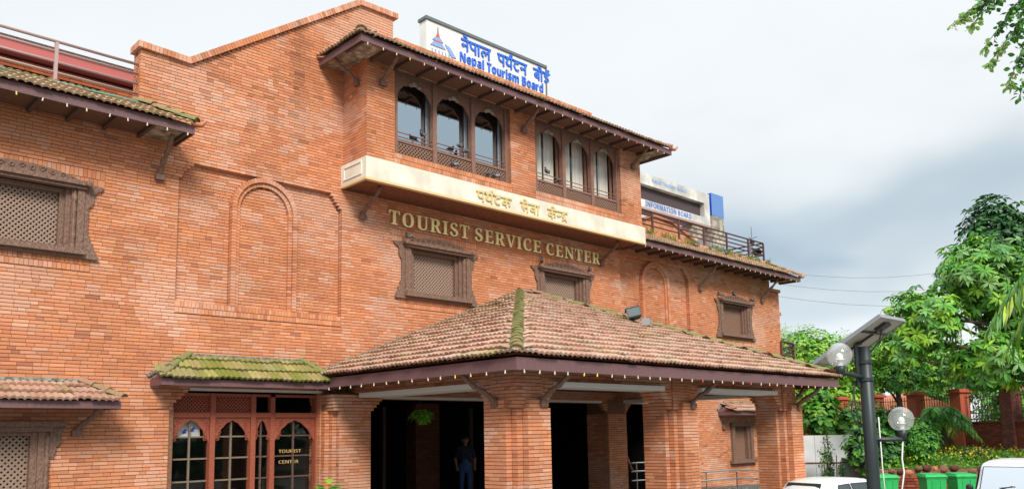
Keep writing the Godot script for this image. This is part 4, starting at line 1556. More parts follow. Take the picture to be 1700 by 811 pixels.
	lay_tiles(T, slope(Vector3(PX1 + 0.09, e - 0.01, PZ + 0.03), Vector3(0, 0, -1), upr), PZ + 0.0, upr.length() + 0.08, (PZ - rz) / upr.length(), 0.0, 0.1)
	caps(roof, Vector3(PX0 - 0.04, e + 0.02, PZ + 0.04), Vector3(ra, top + 0.02, rz), 0.80, 0.30)
	caps(roof, Vector3(PX1 + 0.04, e + 0.02, PZ + 0.04), Vector3(rb, top + 0.02, rz), 0.72, 0.30)
	caps(roof, Vector3(ra - 0.05, top + 0.02, rz), Vector3(rb + 0.05, top + 0.04, rz), 0.1, 0.34)
	# mortar flashing where the left slope meets the wall
	var fl := MB.new()
	fl.bar(Vector3(PX0 - 0.02, e + 0.07, 0.06), Vector3(ra + 0.1, top + 0.10, 0.06), 0.11, 0.07)
	fl.bar(Vector3(PX1 + 0.02, e + 0.07, 0.06), Vector3(rb, top + 0.10, 0.06), 0.11, 0.07)
	build("flashing", fl, M.mossy, roof)
	# timber brackets from the columns out to the eave
	for x in cols:
		strut(o, Vector3(x + 0.62, 2.72, 5.26), Vector3(x + 0.72, 3.20, 5.86))
	strut(o, Vector3(9.44, 2.72, 4.75), Vector3(8.86, 3.20, 4.55))
	strut(o, Vector3(19.02, 2.72, 5.0), Vector3(19.66, 3.22, 5.1))
	share_out(L, M.unit, M.brick, "brick", "brickwork", o.get_node("column"), o)
	share_out(T, M.tile_mesh, M.tile, "tile", "roof_tiles", roof, o)


# ---------------------------------------------------------------- letters drawn in strokes
# one letter of the headline script: strokes in a box one unit high, w its advance
func strokes(ch: String) -> Dictionary:
	var bar := func(x: float) -> Array: return [[x, 0.0], [x, 1.0]]
	match ch:
		"na": return {"w": 0.82, "s": [bar.call(0.62), [[0.62, 0.52], [0.24, 0.52]], [[0.24, 0.52], [0.12, 0.58], [0.08, 0.48], [0.16, 0.40], [0.26, 0.46], [0.24, 0.52]]]}
		"half_na": return {"w": 0.50, "s": [[[0.50, 0.52], [0.24, 0.52]], [[0.24, 0.52], [0.12, 0.58], [0.08, 0.48], [0.16, 0.40], [0.26, 0.46], [0.24, 0.52]]]}
		"pa": return {"w": 0.86, "s": [bar.call(0.66), [[0.16, 1.0], [0.14, 0.66], [0.22, 0.46], [0.40, 0.40], [0.66, 0.42]]]}
		"la": return {"w": 1.12, "s": [bar.call(0.92), [[0.92, 0.52], [0.76, 0.64], [0.60, 0.56], [0.56, 0.30]], [[0.60, 0.50], [0.44, 0.64], [0.22, 0.60], [0.12, 0.40], [0.20, 0.20], [0.34, 0.12]]]}
		"ya": return {"w": 0.90, "s": [bar.call(0.70), [[0.10, 0.94], [0.26, 0.86], [0.30, 0.70], [0.16, 0.58], [0.14, 0.42], [0.28, 0.28], [0.50, 0.30], [0.70, 0.46]]]}
		"ta": return {"w": 0.84, "s": [[[0.40, 1.0], [0.40, 0.84]], [[0.66, 0.78], [0.40, 0.84], [0.18, 0.68], [0.14, 0.40], [0.30, 0.16], [0.52, 0.12], [0.70, 0.22]]]}
		"ba": return {"w": 0.86, "s": [bar.call(0.66), [[0.66, 0.60], [0.40, 0.66], [0.16, 0.54], [0.16, 0.34], [0.38, 0.24], [0.66, 0.36]], [[0.24, 0.56], [0.58, 0.36]]]}
		"va": return {"w": 0.86, "s": [bar.call(0.66), [[0.66, 0.60], [0.40, 0.66], [0.16, 0.54], [0.16, 0.34], [0.38, 0.24], [0.66, 0.36]]]}
		"ka": return {"w": 1.10, "s": [bar.call(0.52), [[0.52, 0.60], [0.30, 0.66], [0.12, 0.54], [0.12, 0.36], [0.28, 0.26], [0.52, 0.36]], [[0.52, 0.60], [0.76, 0.66], [0.92, 0.52], [0.90, 0.30], [0.80, 0.20]]]}
		"sa": return {"w": 0.98, "s": [bar.call(0.78), [[0.20, 1.0], [0.36, 0.84], [0.34, 0.64], [0.14, 0.54]], [[0.20, 0.56], [0.46, 0.12]], [[0.36, 0.50], [0.78, 0.50]]]}
		"da": return {"w": 0.84, "s": [[[0.42, 1.0], [0.42, 0.86]], [[0.68, 0.80], [0.36, 0.86], [0.18, 0.70], [0.34, 0.56], [0.60, 0.52], [0.66, 0.28], [0.46, 0.12], [0.16, 0.22]]]}
		"dra": return {"w": 0.80, "s": [[[0.46, 1.0], [0.46, 0.84]], [[0.46, 0.84], [0.20, 0.78], [0.14, 0.54], [0.28, 0.40], [0.54, 0.46], [0.56, 0.34], [0.40, 0.26]], [[0.46, 0.30], [0.72, 0.04]], [[0.40, 0.26], [0.14, 0.06]]]}
		"aa": return {"w": 0.34, "s": [bar.call(0.14)]}
		"e": return {"w": 0.0, "s": [[[-0.20, 1.02], [-0.34, 1.26], [-0.60, 1.34]]]}
		"o": return {"w": 0.34, "s": [bar.call(0.14), [[0.14, 1.02], [0.0, 1.26], [-0.26, 1.34]]]}
		"reph": return {"w": 0.0, "s": [[[-0.20, 1.0], [-0.36, 1.16], [-0.26, 1.34], [-0.06, 1.24]]]}
	return {"w": 0.55, "s": []}


func headline_word(parent: Node3D, letters: Array, start: Vector3, high: float, sx: float, pen: float, deep: float, m: Material) -> float:
	var x := 0.0
	for l in letters:
		var g := strokes(l)
		var mb := MB.new()
		var n := 0
		var list: Array = g.s.duplicate()
		if g.w > 0.0:
			list.append([[-0.03, 0.985], [g.w + 0.03, 0.985]])
		for s in list:
			var line := PackedVector2Array()
			for p in s:
				line.append(Vector2((x + p[0]) * high * sx, p[1] * high))
			# rounded corners: two passes of corner cutting
			if line.size() > 3:
				for pass_ in 2:
					var cut := PackedVector2Array([line[0]])
					for i in line.size() - 1:
						cut.append(line[i].lerp(line[i + 1], 0.25))
						cut.append(line[i].lerp(line[i + 1], 0.75))
					cut.append(line[-1])
					line = cut
			for poly in Geometry2D.offset_polyline(line, pen, Geometry2D.JOIN_ROUND, Geometry2D.END_BUTT):
				if not Geometry2D.is_polygon_clockwise(poly):
					mb.prism(poly, 0.0, deep + 0.0006 * n, Transform3D(Basis(), start))
			n += 1
		if n:
			build("letter", mb, m, parent)
		x += g.w
	return x * high * sx


func headline(parent: Node3D, line: Array, start: Vector3, high: float, sx: float, pen: float, deep: float, m: Material, gap: float) -> void:
	var at := start
	for w in line:
		at.x += headline_word(parent, w, at, high, sx, pen, deep, m) + gap


# ---------------------------------------------------------------- signs, railings and what stands or hangs on the building
func railing(called: String, label: String, xs: Array, z: float, y0: float, y1: float, mids: Array, m: Material, ends: Array) -> void:
	var r := thing(called, label, "railing", Vector3(xs[0], y0, z), "terrace railings")
	for x in xs:
		var p := MB.new()
		p.span(Vector3(x - 0.028, y0, z - 0.028), Vector3(x + 0.028, y1 - 0.022, z + 0.028))
		build("post", p, m, r)
	for y in [y1] + mids:
		var t := MB.new(true)
		var pts := [Vector3(xs[0], y, z), Vector3(xs[-1], y, z)]
		if ends.size() > 1:
			pts.append(Vector3(xs[-1], y, ends[1]))
		t.tube(pts, [0.028 if y == y1 else 0.023], 7)
		build("rail", t, m, r)


func pigeon(at: Vector3, turn: float, label: String, lean := 0.0) -> void:
	var o := thing("pigeon", label, "pigeon", at, "pigeons on the facade", turn)
	o.set_meta("own_axes", true)
	o.scale = Vector3.ONE * 0.86
	var b := MB.new(true)
	field(b, [[Vector3(0, 0.105, 0.03), Vector3(0, 0.125, -0.045), 0.052, 0.047], [Vector3(0, 0.135, -0.05), Vector3(0, 0.195, -0.07), 0.036, 0.024], [Vector3(0, 0.205, -0.078), Vector3(0, 0.203, -0.088), 0.026, 0.022],
		[Vector3(0, 0.10, 0.05), Vector3(0, 0.062, 0.15), 0.036, 0.014], [Vector3(0, 0.202, -0.10), Vector3(0, 0.196, -0.122), 0.009, 0.004]], 0.011, 0.02)
	put("body", b.mesh(), M.pigeon, o, Transform3D(Basis(Vector3.RIGHT, lean), Vector3.ZERO))
	for s in [-1.0, 1.0]:
		var l := MB.new()
		l.tube([Vector3(s * 0.02, 0.0, 0.0), Vector3(s * 0.02, 0.065, 0.01)], [0.006], 5)
		l.box(Vector3(s * 0.02, 0.005, -0.012), Vector3(0.02, 0.008, 0.036))
		build("leg", l, M.bulb_red, o)
		var w := MB.new(true)
		w.ball(Vector3(s * 0.045, 0.108, 0.035), Vector3(0.014, 0.042, 0.085), Basis(Vector3.RIGHT, -0.25), 8, 6)
		build("wing", w, M.grey_edge, o)


func string_light(label: String, pts: Array, gap: float) -> void:
	var o := thing("string_light", label, "string lights", pts[0], "string lights under the eaves")
	var w := MB.new()
	w.tube(pts, [0.006], 5)
	build("wire", w, M.black, o)
	var shell := MB.new(true)
	shell.lathe([Vector2(0, -0.052), Vector2(0.012, -0.044), Vector2(0.014, -0.032), Vector2(0.009, -0.014), Vector2(0.010, 0.008), Vector2(0, 0.01)], Transform3D(), 8)
	var mesh := shell.mesh()
	var left := 0.05
	for i in pts.size() - 1:
		var d: float = pts[i].distance_to(pts[i + 1])
		while left < d:
			var m: Material = M.bulb_shell
			var r := rng.randf()
			if r < 0.10:
				m = M.bulb_yellow
			elif r < 0.16:
				m = M.bulb_red
			put("bulb", mesh, m, o, Transform3D(Basis(Vector3.FORWARD, rng.randf_range(-0.2, 0.2)), pts[i].lerp(pts[i + 1], left / d)))
			left += gap * rng.randf_range(0.85, 1.15)
		left -= d


func roof_things() -> void:
	# gilt English lettering on the wall
	var tsc := thing("wall_lettering", "raised gilt capitals reading TOURIST SERVICE CENTER on the brick wall below the bay", "lettering", Vector3(14.2, 6.92, 0))
	words(tsc, "TOURIST", Vector3(10.56, 6.925, 0.02), 0.325, 2.44, 0.05, M.gold, "Droid Serif", 700, 0.9)
	words(tsc, "SERVICE", Vector3(13.12, 6.925, 0.02), 0.325, 2.40, 0.05, M.gold, "Droid Serif", 700, 0.9)
	words(tsc, "CENTER", Vector3(15.65, 6.925, 0.02), 0.325, 2.28, 0.05, M.gold, "Droid Serif", 700, 0.9)
	# gilt Nepali lettering on the cream band
	var nep := thing("band_lettering", "raised gilt Nepali lettering on the cream band under the upper bay windows", "lettering", Vector3(14.1, 7.6, BAY_Z + 0.05))
	headline(nep, [["pa", "ya", "reph", "ta", "ka"], ["sa", "e", "va", "aa"], ["ka", "e", "half_na", "dra"]], Vector3(12.42, 7.60, BAY_Z + 0.048), 0.235, 1.30, 0.021, 0.035, M.gold, 0.30)
	# the sign on the roof
	var z := -0.6
	var sg := thing("rooftop_sign", "white rooftop signboard with blue Nepali and English lettering and a blue temple and mountain emblem", "sign", Vector3(14.3, 11.2, z))
	var bo := MB.new()
	bo.span(Vector3(12.20, 11.18, z - 0.28), Vector3(16.52, 12.62, z))
	build("board", bo, M.white, sg)
	var ed := MB.new()
	ed.span(Vector3(12.16, 12.622, z - 0.31), Vector3(16.56, 12.70, z + 0.04))
	ed.span(Vector3(16.522, 11.18, z - 0.29), Vector3(16.56, 12.62, z + 0.03))
	build("edge", ed, M.grey_edge, sg)
	headline(sg, [["na", "e", "pa", "aa", "la"], ["pa", "ya", "reph", "ta", "na"], ["ba", "o", "da", "reph"]], Vector3(13.34, 12.16, z + 0.002), 0.31, 1.06, 0.026, 0.03, M.blue, 0.26)
	words(sg, "Nepal Tourism Board", Vector3(13.26, 11.84, z + 0.002), 0.25, 3.16, 0.03, M.blue, "Droid Sans", 700)
	# the emblem: a tiered temple with a spire, a striped dome and a mountain beside it
	var em := MB.new()
	var zz := z + 0.004
	for t in [[12.56, 11.98, 0.25, 0.14], [12.56, 12.14, 0.18, 0.10]]:
		em.prism(PackedVector2Array([Vector2(t[0] - t[2], t[1]), Vector2(t[0] + t[2], t[1]), Vector2(t[0] + t[2] * 0.45, t[1] + t[3]), Vector2(t[0] - t[2] * 0.45, t[1] + t[3])]), zz, zz + 0.014)
	em.prism(PackedVector2Array([Vector2(12.78, 12.13), Vector2(12.94, 12.10), Vector2(13.16, 11.86), Vector2(13.0, 11.84)]), zz, zz + 0.016)
	for k in 6:
		em.prism(PackedVector2Array([Vector2(12.36 + k * 0.11, 11.72), Vector2(12.39 + k * 0.11, 11.72), Vector2(12.39 + k * 0.11, 11.90), Vector2(12.36 + k * 0.11, 11.90)]), zz, zz + 0.012)
	build("emblem", em, M.blue_faded, sg)
	var er := MB.new()
	er.prism(PackedVector2Array([Vector2(12.42, 12.115), Vector2(12.70, 12.115), Vector2(12.66, 12.145), Vector2(12.46, 12.145)]), zz, zz + 0.02)
	er.prism(PackedVector2Array([Vector2(12.50, 12.25), Vector2(12.62, 12.25), Vector2(12.58, 12.36), Vector2(12.54, 12.36)]), zz, zz + 0.014)
	build("emblem_band", er, M.bulb_red, sg)
	var es := MB.new()
	es.prism(PackedVector2Array([Vector2(12.545, 12.36), Vector2(12.575, 12.36), Vector2(12.565, 12.52), Vector2(12.555, 12.52)]), zz, zz + 0.015)
	build("emblem_spire", es, M.grey_edge, sg)
	# the information board on the right-hand terrace
	var y := -2.6
	var ib := thing("information_board", "weathered white information board with a dark screen and blue end columns on the right terrace", "sign", Vector3(26.5, 8.1, y))
	var fr := MB.new()
	fr.span(Vector3(21.6, 11.10, y - 0.45), Vector3(28.0, 11.52, y))
	fr.span(Vector3(21.6, 10.23, y - 0.45), Vector3(28.0, 10.52, y))
	fr.span(Vector3(27.62, 10.521, y - 0.45), Vector3(28.0, 11.099, y))
	build("board", fr, M.white_dirty, ib)
	var dk := MB.new()
	dk.span(Vector3(21.6, 10.50, y - 0.40), Vector3(27.63, 11.12, y - 0.20))
	build("screen", dk, M.board_dark, ib)
	var be := MB.new()
	be.span(Vector3(21.6, 10.14, y - 0.42), Vector3(28.0, 10.228, y + 0.02))
	build("lower_edge", be, M.rail_pink, ib)
	words(ib, "INFORMATION BOARD", Vector3(23.75, 10.285, y + 0.001), 0.20, 2.95, 0.008, M.blue_sign, "Droid Sans", 700)
	words(ib, "Nepal Tourism Board", Vector3(24.2, 11.26, y + 0.001), 0.15, 2.2, 0.008, M.blue_faded, "Droid Sans", 700)
	for c in [[28.15, 29.0], [26.8, 27.55]]:
		var wide: float = c[1] - c[0]
		var main: bool = wide > 0.8
		var topy := 11.62 if main else 10.14
		var mid := MB.new()
		mid.span(Vector3(c[0], 9.45, y - 0.7), Vector3(c[1], 10.70 if main else topy, y - (0.0 if main else 0.05)))
		var col := build("column", mid, M.plaster, ib)
		var lo := MB.new()
		lo.span(Vector3(c[0] - 0.02, 8.1, y - 0.72), Vector3(c[1] + 0.02, 9.448, y + 0.02))
		build("base", lo, M.blue_light, col)
		if main:
			var hi := MB.new()
			hi.span(Vector3(c[0] - 0.01, 10.702, y - 0.71), Vector3(c[1] + 0.01, topy, y + 0.01))
			build("head", hi, M.blue_light, col)
			var sd := MB.new()
			sd.span(Vector3(c[0] - 0.03, 10.72, y - 0.70), Vector3(c[0] - 0.012, topy - 0.02, y))
			sd.span(Vector3(c[0] - 0.04, 8.1, y - 0.70), Vector3(c[0] - 0.022, 9.43, y))
			build("side_face", sd, M.blue_deep, col)
	# railings
	railing("terrace_railing", "pinkish tubular railing on the left roof terrace beside the stepped gable", [0.5, 2.15, 3.75, 5.26], -0.1, 8.28, 9.04, [8.86, 8.67, 8.48], M.rail_pink, [])
	railing("terrace_railing", "dark brown tubular railing along the right roof terrace below the information board", [19.3, 20.71, 22.13, 23.58, 25.0, 26.44, 27.5], -0.1, 8.28, 9.0, [8.85, 8.7, 8.55], M.rail_brown, [0, -4.0])
	var bal := thing("balcony_railing", "curved brown railing round the far end balcony at the building's right corner", "railing", Vector3(28.3, 4.6, -0.4))
	var arc := []
	for k in 9:
		var a := PI * 0.5 * k / 8
		arc.append(Vector3(28.15 + 2.5 * sin(a), 0, -1.4 + 1.45 * cos(a)))
	for k in [0, 3, 5, 8]:
		var p := MB.new()
		p.tube([arc[k] + Vector3.UP * 4.55, arc[k] + Vector3.UP * 5.36], [0.05], 6)
		build("post", p, M.rail_brown, bal)
	for yy in [5.38, 5.14, 4.9, 4.68]:
		var t := MB.new(true)
		var pts := []
		for p in arc:
			pts.append(p + Vector3.UP * yy)
		t.tube(pts, [0.05 if yy > 5.3 else 0.03], 6)
		build("rail", t, M.rail_brown, bal)
	var sl := MB.new()
	var pl := PackedVector2Array([Vector2(28.26, 2.9), Vector2(28.26, 0.1)])
	for p in arc:
		pl.append(Vector2(p.x + 0.06, -p.z - 0.02))
	pl.append(Vector2(30.7, 2.9))
	sl.prism(pl, 4.36, 4.54, Transform3D(Basis(Vector3.RIGHT, Vector3(0, 0, -1), Vector3.UP), Vector3.ZERO))
	build("balcony_slab", sl, M.plaster, bal)
	# aerial with its gear at the end of the right-hand terrace
	var an := thing("aerial", "thin aerial mast with small dark gear at the right end of the terrace", "aerial", Vector3(27.15, 8.3, -0.35))
	var ms := MB.new()
	ms.tube([Vector3(27.15, 8.2, -0.35), Vector3(27.15, 9.62, -0.35)], [0.02, 0.014], 6)
	build("mast", ms, M.grey_edge, an)
	var ar := MB.new()
	ar.tube([Vector3(27.0, 9.02, -0.35), Vector3(27.15, 9.16, -0.35), Vector3(27.5, 9.30, -0.35)], [0.012], 5)
	ar.tube([Vector3(26.95, 9.2, -0.35), Vector3(27.3, 9.02, -0.30)], [0.012], 5)
	ar.box(Vector3(27.12, 9.03, -0.33), Vector3(0.14, 0.16, 0.1))
	build("arm", ar, M.black, an)
	var gr := MB.new(true)
	for k in 5:
		var ring := []
		for i in 9:
			var a := TAU * i / 8
			ring.append(Vector3(27.25 + 0.14 * cos(a) * (1.0 + 0.1 * k), 8.66 + 0.12 * sin(a), -0.30 + 0.035 * k))
		gr.tube(ring, [0.022], 6)
	build("cable_coil", gr, M.black, an)
	# floodlight on the porch roof
	var fd := thing("floodlight", "black floodlight with a pale control box standing on the porch roof tiles", "floodlight", Vector3(16.2, 4.85, 2.55))
	# the front slope's height at a point
	var rise := func(zv: float) -> float: return 3.46 + (5.68 - 3.40) * (5.95 - zv) / (5.95 - 0.30)
	var fz := 2.55
	var fx := 16.15
	var fy: float = rise.call(fz)
	var bs := Basis.from_euler(Vector3(-0.5, -0.9, 0.25))
	var hd := MB.new()
	hd.hexa([Vector3(fx, fy + 0.22, fz) + bs * Vector3(-0.17, -0.14, 0.10), Vector3(fx, fy + 0.22, fz) + bs * Vector3(0.17, -0.14, 0.10), Vector3(fx, fy + 0.22, fz) + bs * Vector3(0.12, -0.10, -0.10), Vector3(fx, fy + 0.22, fz) + bs * Vector3(-0.12, -0.10, -0.10),
		Vector3(fx, fy + 0.22, fz) + bs * Vector3(-0.17, 0.14, 0.10), Vector3(fx, fy + 0.22, fz) + bs * Vector3(0.17, 0.14, 0.10), Vector3(fx, fy + 0.22, fz) + bs * Vector3(0.12, 0.10, -0.10), Vector3(fx, fy + 0.22, fz) + bs * Vector3(-0.12, 0.10, -0.10)])
	hd.box(Vector3(fx, fy + 0.22, fz) + bs * Vector3(0, 0.15, 0.03), Vector3(0.36, 0.03, 0.16), bs)
	build("lamp_housing", hd, M.black_pole, fd)
	var gl := MB.new()
	gl.box(Vector3(fx, fy + 0.22, fz) + bs * Vector3(0, 0, 0.106), Vector3(0.30, 0.24, 0.008), bs)
	build("lens", gl, M.car_glass, fd)
	var br := MB.new()
	br.tube([Vector3(fx, fy - 0.02, fz), Vector3(fx, fy + 0.14, fz)], [0.025], 6)
	build("bracket", br, M.black, fd)
	var bx := MB.new()
	bx.box(Vector3(fx + 0.18, rise.call(fz + 0.22) + 0.10, fz + 0.24), Vector3(0.24, 0.17, 0.20), Basis(Vector3.UP, 0.5))
	build("control_box", bx, M.grey_metal, fd)
	# string lights
	string_light("string of small bulbs under the porch's left-hand fascia", [Vector3(PX0 - 0.01, 3.165, 0.1), Vector3(PX0 - 0.01, 3.165, PZ - 0.05)], 0.40)
	string_light("string of small bulbs under the porch's long front fascia", [Vector3(PX0 + 0.1, 3.165, PZ + 0.01), Vector3(PX1 - 0.05, 3.165, PZ + 0.01)], 0.36)
	string_light("string of small bulbs under the upper bay's long eave", [Vector3(8.9, 10.095, 1.63), Vector3(19.3, 10.095, 1.63)], 0.34)
	string_light("string of small bulbs under the left terrace's eave", [Vector3(1.0, 7.615, 0.83), Vector3(5.7, 7.615, 0.83)], 0.33)
	string_light("string of small bulbs under the right terrace's eave", [Vector3(19.0, 7.525, 0.83), Vector3(28.3, 7.525, 0.83)], 0.36)
	# a green hose lying along the left eave's tiles, a thin cable on the wall, weeds in the right gutter
	var ho := MB.new(true)
	var hp := []
	for i in 13:
		var t := i / 12.0
		hp.append(Vector3(lerpf(2.2, 5.15, t), 8.13 + 0.02 * sin(i * 1.3), 0.36 + 0.05 * sin(i * 0.9)))
	ho.tube(hp, [0.014], 6)
	tag(build("hose", ho, M.hose, self), "thin blue-green hose lying along the mossy tiles of the left eave", "hose")
	var wc := MB.new()
	wc.tube([Vector3(4.78, 2.75, 0.012), Vector3(5.3, 2.735, 0.012), Vector3(5.84, 2.76, 0.012)], [0.007], 5)
	tag(build("wall_cable", wc, M.tc, self), "thin cable on the brick wall between the left awning and the glazed entrance", "cable")
	var wd := []
	for i in 900:
		var x := rng.randf_range(19.0, 27.6)
		if moss.get_noise_2d(x * 3.0, 5.0) < -0.05:
			continue
		var p := Vector3(x, rng.randf_range(8.10, 8.22), rng.randf_range(0.0, 0.16))
		wd.append([Transform3D(leaf_basis(Vector3(rng.randf_range(-0.6, 0.6), 1.0, rng.randf_range(-0.2, 0.6))) * Basis.from_scale(Vector3.ONE * rng.randf_range(0.10, 0.26)), p), green([0, 5, 4, 1][i % 4]).lerp(Color(0.34, 0.26, 0.10), rng.randf() * 0.7)])
	tag(many("weeds", M.leaflet, wd, M.leaf, self), "dry weeds growing along the gutter of the right terrace", "weeds")
	# pigeons
	pigeon(Vector3(11.10, 6.60, 0.13), 0.6, "pigeon on the upper left corner of the window under TOURIST")
	pigeon(Vector3(15.44, 6.60, 0.13), 2.4, "pigeon on the left corner of the window under CENTER")
	pigeon(Vector3(17.36, 6.60, 0.13), -0.8, "pigeon on the right corner of the window under CENTER")
	pigeon(Vector3(24.05, 6.60, 0.13), 0.4, "pigeon on the left corner of the farthest upper window")
	pigeon(Vector3(25.05, 6.72, 0.05), 1.6, "pigeon crouched on the carved head of the farthest upper window")
	pigeon(Vector3(26.1, 6.60, 0.13), -0.5, "pigeon on the right corner of the farthest upper window")
	pigeon(Vector3(10.98, 8.80, BAY_Z - 0.12), 1.9, "pigeon on the guard rail in the leftmost light of the upper bay")
	pigeon(Vector3(12.10, 8.80, BAY_Z - 0.12), -1.4, "pigeon on the guard rail left of the bay's second mullion")
	pigeon(Vector3(12.24, 8.70, BAY_Z - 0.12), 0.3, "lower of two pigeons beside the bay's second mullion")
	pigeon(Vector3(11.82, 8.255, BAY_Z + 0.0), 1.2, "pigeon on the brick ledge below the middle light of the left bay window")
	pigeon(Vector3(12.86, 8.255, BAY_Z + 0.0), -1.1, "left one of two pigeons on the ledge below the third light of the bay")
	pigeon(Vector3(13.12, 8.255, BAY_Z + 0.0), 1.0, "right one of two pigeons on the ledge below the third light of the bay")
	pigeon(Vector3(15.02, 8.80, BAY_Z - 0.12), 1.7, "pigeon on the guard rail before the first curtained light")
	pigeon(Vector3(15.42, 8.63, BAY_Z - 0.10), -0.4, "pigeon low beside the first mullion of the curtained windows")
	pigeon(Vector3(22.35, 8.02, 0.35), 1.2, "pigeon on the tiles of the right eave, left one of two")
	pigeon(Vector3(24.1, 7.98, 0.40), -0.9, "pigeon on the tiles of the right eave, right one of two")


# ---------------------------------------------------------------- smooth bodies: tapered bones joined into one skin
func field(mb: MB, bones: Array, cell: float, k: float) -> void:
	var lo := Vector3.ONE * INF
	var hi := Vector3.ONE * -INF
	for b in bones:
		var r: float = maxf(b[2], b[3]) + k + cell * 2.0
		for p in [b[0], b[1]]:
			lo = lo.min(p - Vector3.ONE * r)
			hi = hi.max(p + Vector3.ONE * r)
	var nx := int((hi.x - lo.x) / cell) + 2
	var ny := int((hi.y - lo.y) / cell) + 2
	var nz := int((hi.z - lo.z) / cell) + 2
	var d := PackedFloat32Array()
	d.resize(nx * ny * nz)
	d.fill(1.0)
	for b in bones:
		var a: Vector3 = b[0]
		var c: Vector3 = b[1]
		var ra: float = b[2]
		var rb: float = b[3]
		var r := maxf(ra, rb) + k + cell * 2.0
		var l := (a.min(c) - Vector3.ONE * r - lo) / cell
		var h := (a.max(c) + Vector3.ONE * r - lo) / cell
		var ac := c - a
		var len2 := maxf(ac.length_squared(), 1e-8)
		for z in range(maxi(0, int(l.z)), mini(nz, int(h.z) + 1)):
			for y in range(maxi(0, int(l.y)), mini(ny, int(h.y) + 1)):
				var row := (z * ny + y) * nx
				for x in range(maxi(0, int(l.x)), mini(nx, int(h.x) + 1)):
					var p := lo + Vector3(x, y, z) * cell
					var t := clampf((p - a).dot(ac) / len2, 0.0, 1.0)
					var v := p.distance_to(a + ac * t) - lerpf(ra, rb, t)
					var o := d[row + x]
					var m := clampf(0.5 + 0.5 * (v - o) / k, 0.0, 1.0)
					d[row + x] = lerpf(v, o, m) - k * m * (1.0 - m)
	var idx := {}
	var corners := [0, 1, nx, nx + 1, nx * ny, nx * ny + 1, nx * ny + nx, nx * ny + nx + 1]
	var offs := [Vector3(0, 0, 0), Vector3(1, 0, 0), Vector3(0, 1, 0), Vector3(1, 1, 0), Vector3(0, 0, 1), Vector3(1, 0, 1), Vector3(0, 1, 1), Vector3(1, 1, 1)]
	for z in nz - 1:
		for y in ny - 1:
			for x in nx - 1:
				var i := (z * ny + y) * nx + x
				var neg := 0
				for q in corners:
					if d[i + q] < 0.0:
						neg += 1
				if neg == 0 or neg == 8:
					continue
				var s := Vector3.ZERO
				var n := 0
				for e in [[0, 1], [2, 3], [4, 5], [6, 7], [0, 2], [1, 3], [4, 6], [5, 7], [0, 4], [1, 5], [2, 6], [3, 7]]:
					var u := d[i + corners[e[0]]]
					var v := d[i + corners[e[1]]]
					if (u < 0.0) != (v < 0.0):
						s += offs[e[0]].lerp(offs[e[1]], u / (u - v))
						n += 1
				idx[i] = lo + (Vector3(x, y, z) + s / n) * cell
	for i in idx:
		for ax in 3:
			var st: int = [1, nx, nx * ny][ax]
			var s1: int = [nx, nx * ny, 1][ax]
			var s2: int = [nx * ny, 1, nx][ax]
			var u := d[i]
			var v := d[i + st]
			if (u < 0.0) == (v < 0.0):
				continue
			if not (idx.has(i - s1) and idx.has(i - s2) and idx.has(i - s1 - s2)):
				continue
			if u < 0.0:
				mb.quad(idx[i], idx[i - s1], idx[i - s1 - s2], idx[i - s2])
			else:
				mb.quad(idx[i], idx[i - s2], idx[i - s1 - s2], idx[i - s1])


# ---------------------------------------------------------------- leaves
func leaf_mesh(long: float, wide: float, droop: float, segs := 3) -> ArrayMesh:  # along +z from the stalk, up +y, folded along its rib
	var b := MB.new()
	var pts := []
	for i in segs + 1:
		var t := float(i) / segs
		var w := wide * 0.5 * pow(sin(PI * clampf(t * 0.92 + 0.06, 0.0, 1.0)), 0.8)
		var y := -droop * t * t * long
		pts.append([Vector3(0, y, t * long), Vector3(w, y + w * 0.25, t * long * 0.98), Vector3(-w, y + w * 0.25, t * long * 0.98)])
	for i in segs:
		b.quad(pts[i][0], pts[i + 1][0], pts[i + 1][1], pts[i][1])
		b.quad(pts[i][2], pts[i + 1][2], pts[i + 1][0], pts[i][0])
	return b.mesh()


func leaf_basis(dir: Vector3, up := Vector3.UP, roll := 0.0) -> Basis:
	var z := dir.normalized()
	if absf(z.dot(up)) > 0.97:
		up = Vector3.RIGHT
	var x := up.cross(z).normalized()
	return Basis(x, z.cross(x), z).rotated(z, roll)


func sphere_dir() -> Vector3:
	var y := rng.randf_range(-1.0, 1.0)
	var a := rng.randf() * TAU
	var r := sqrt(1.0 - y * y)
	return Vector3(r * cos(a), y, r * sin(a))


func green(kind: int) -> Color:
	var c: Color = [Color(0.085, 0.29, 0.026), Color(0.050, 0.19, 0.036), Color(0.20, 0.40, 0.024), Color(0.030, 0.105, 0.030), Color(0.30, 0.42, 0.035), Color(0.15, 0.31, 0.08)][kind]
	return c * rng.randf_range(0.7, 1.3)


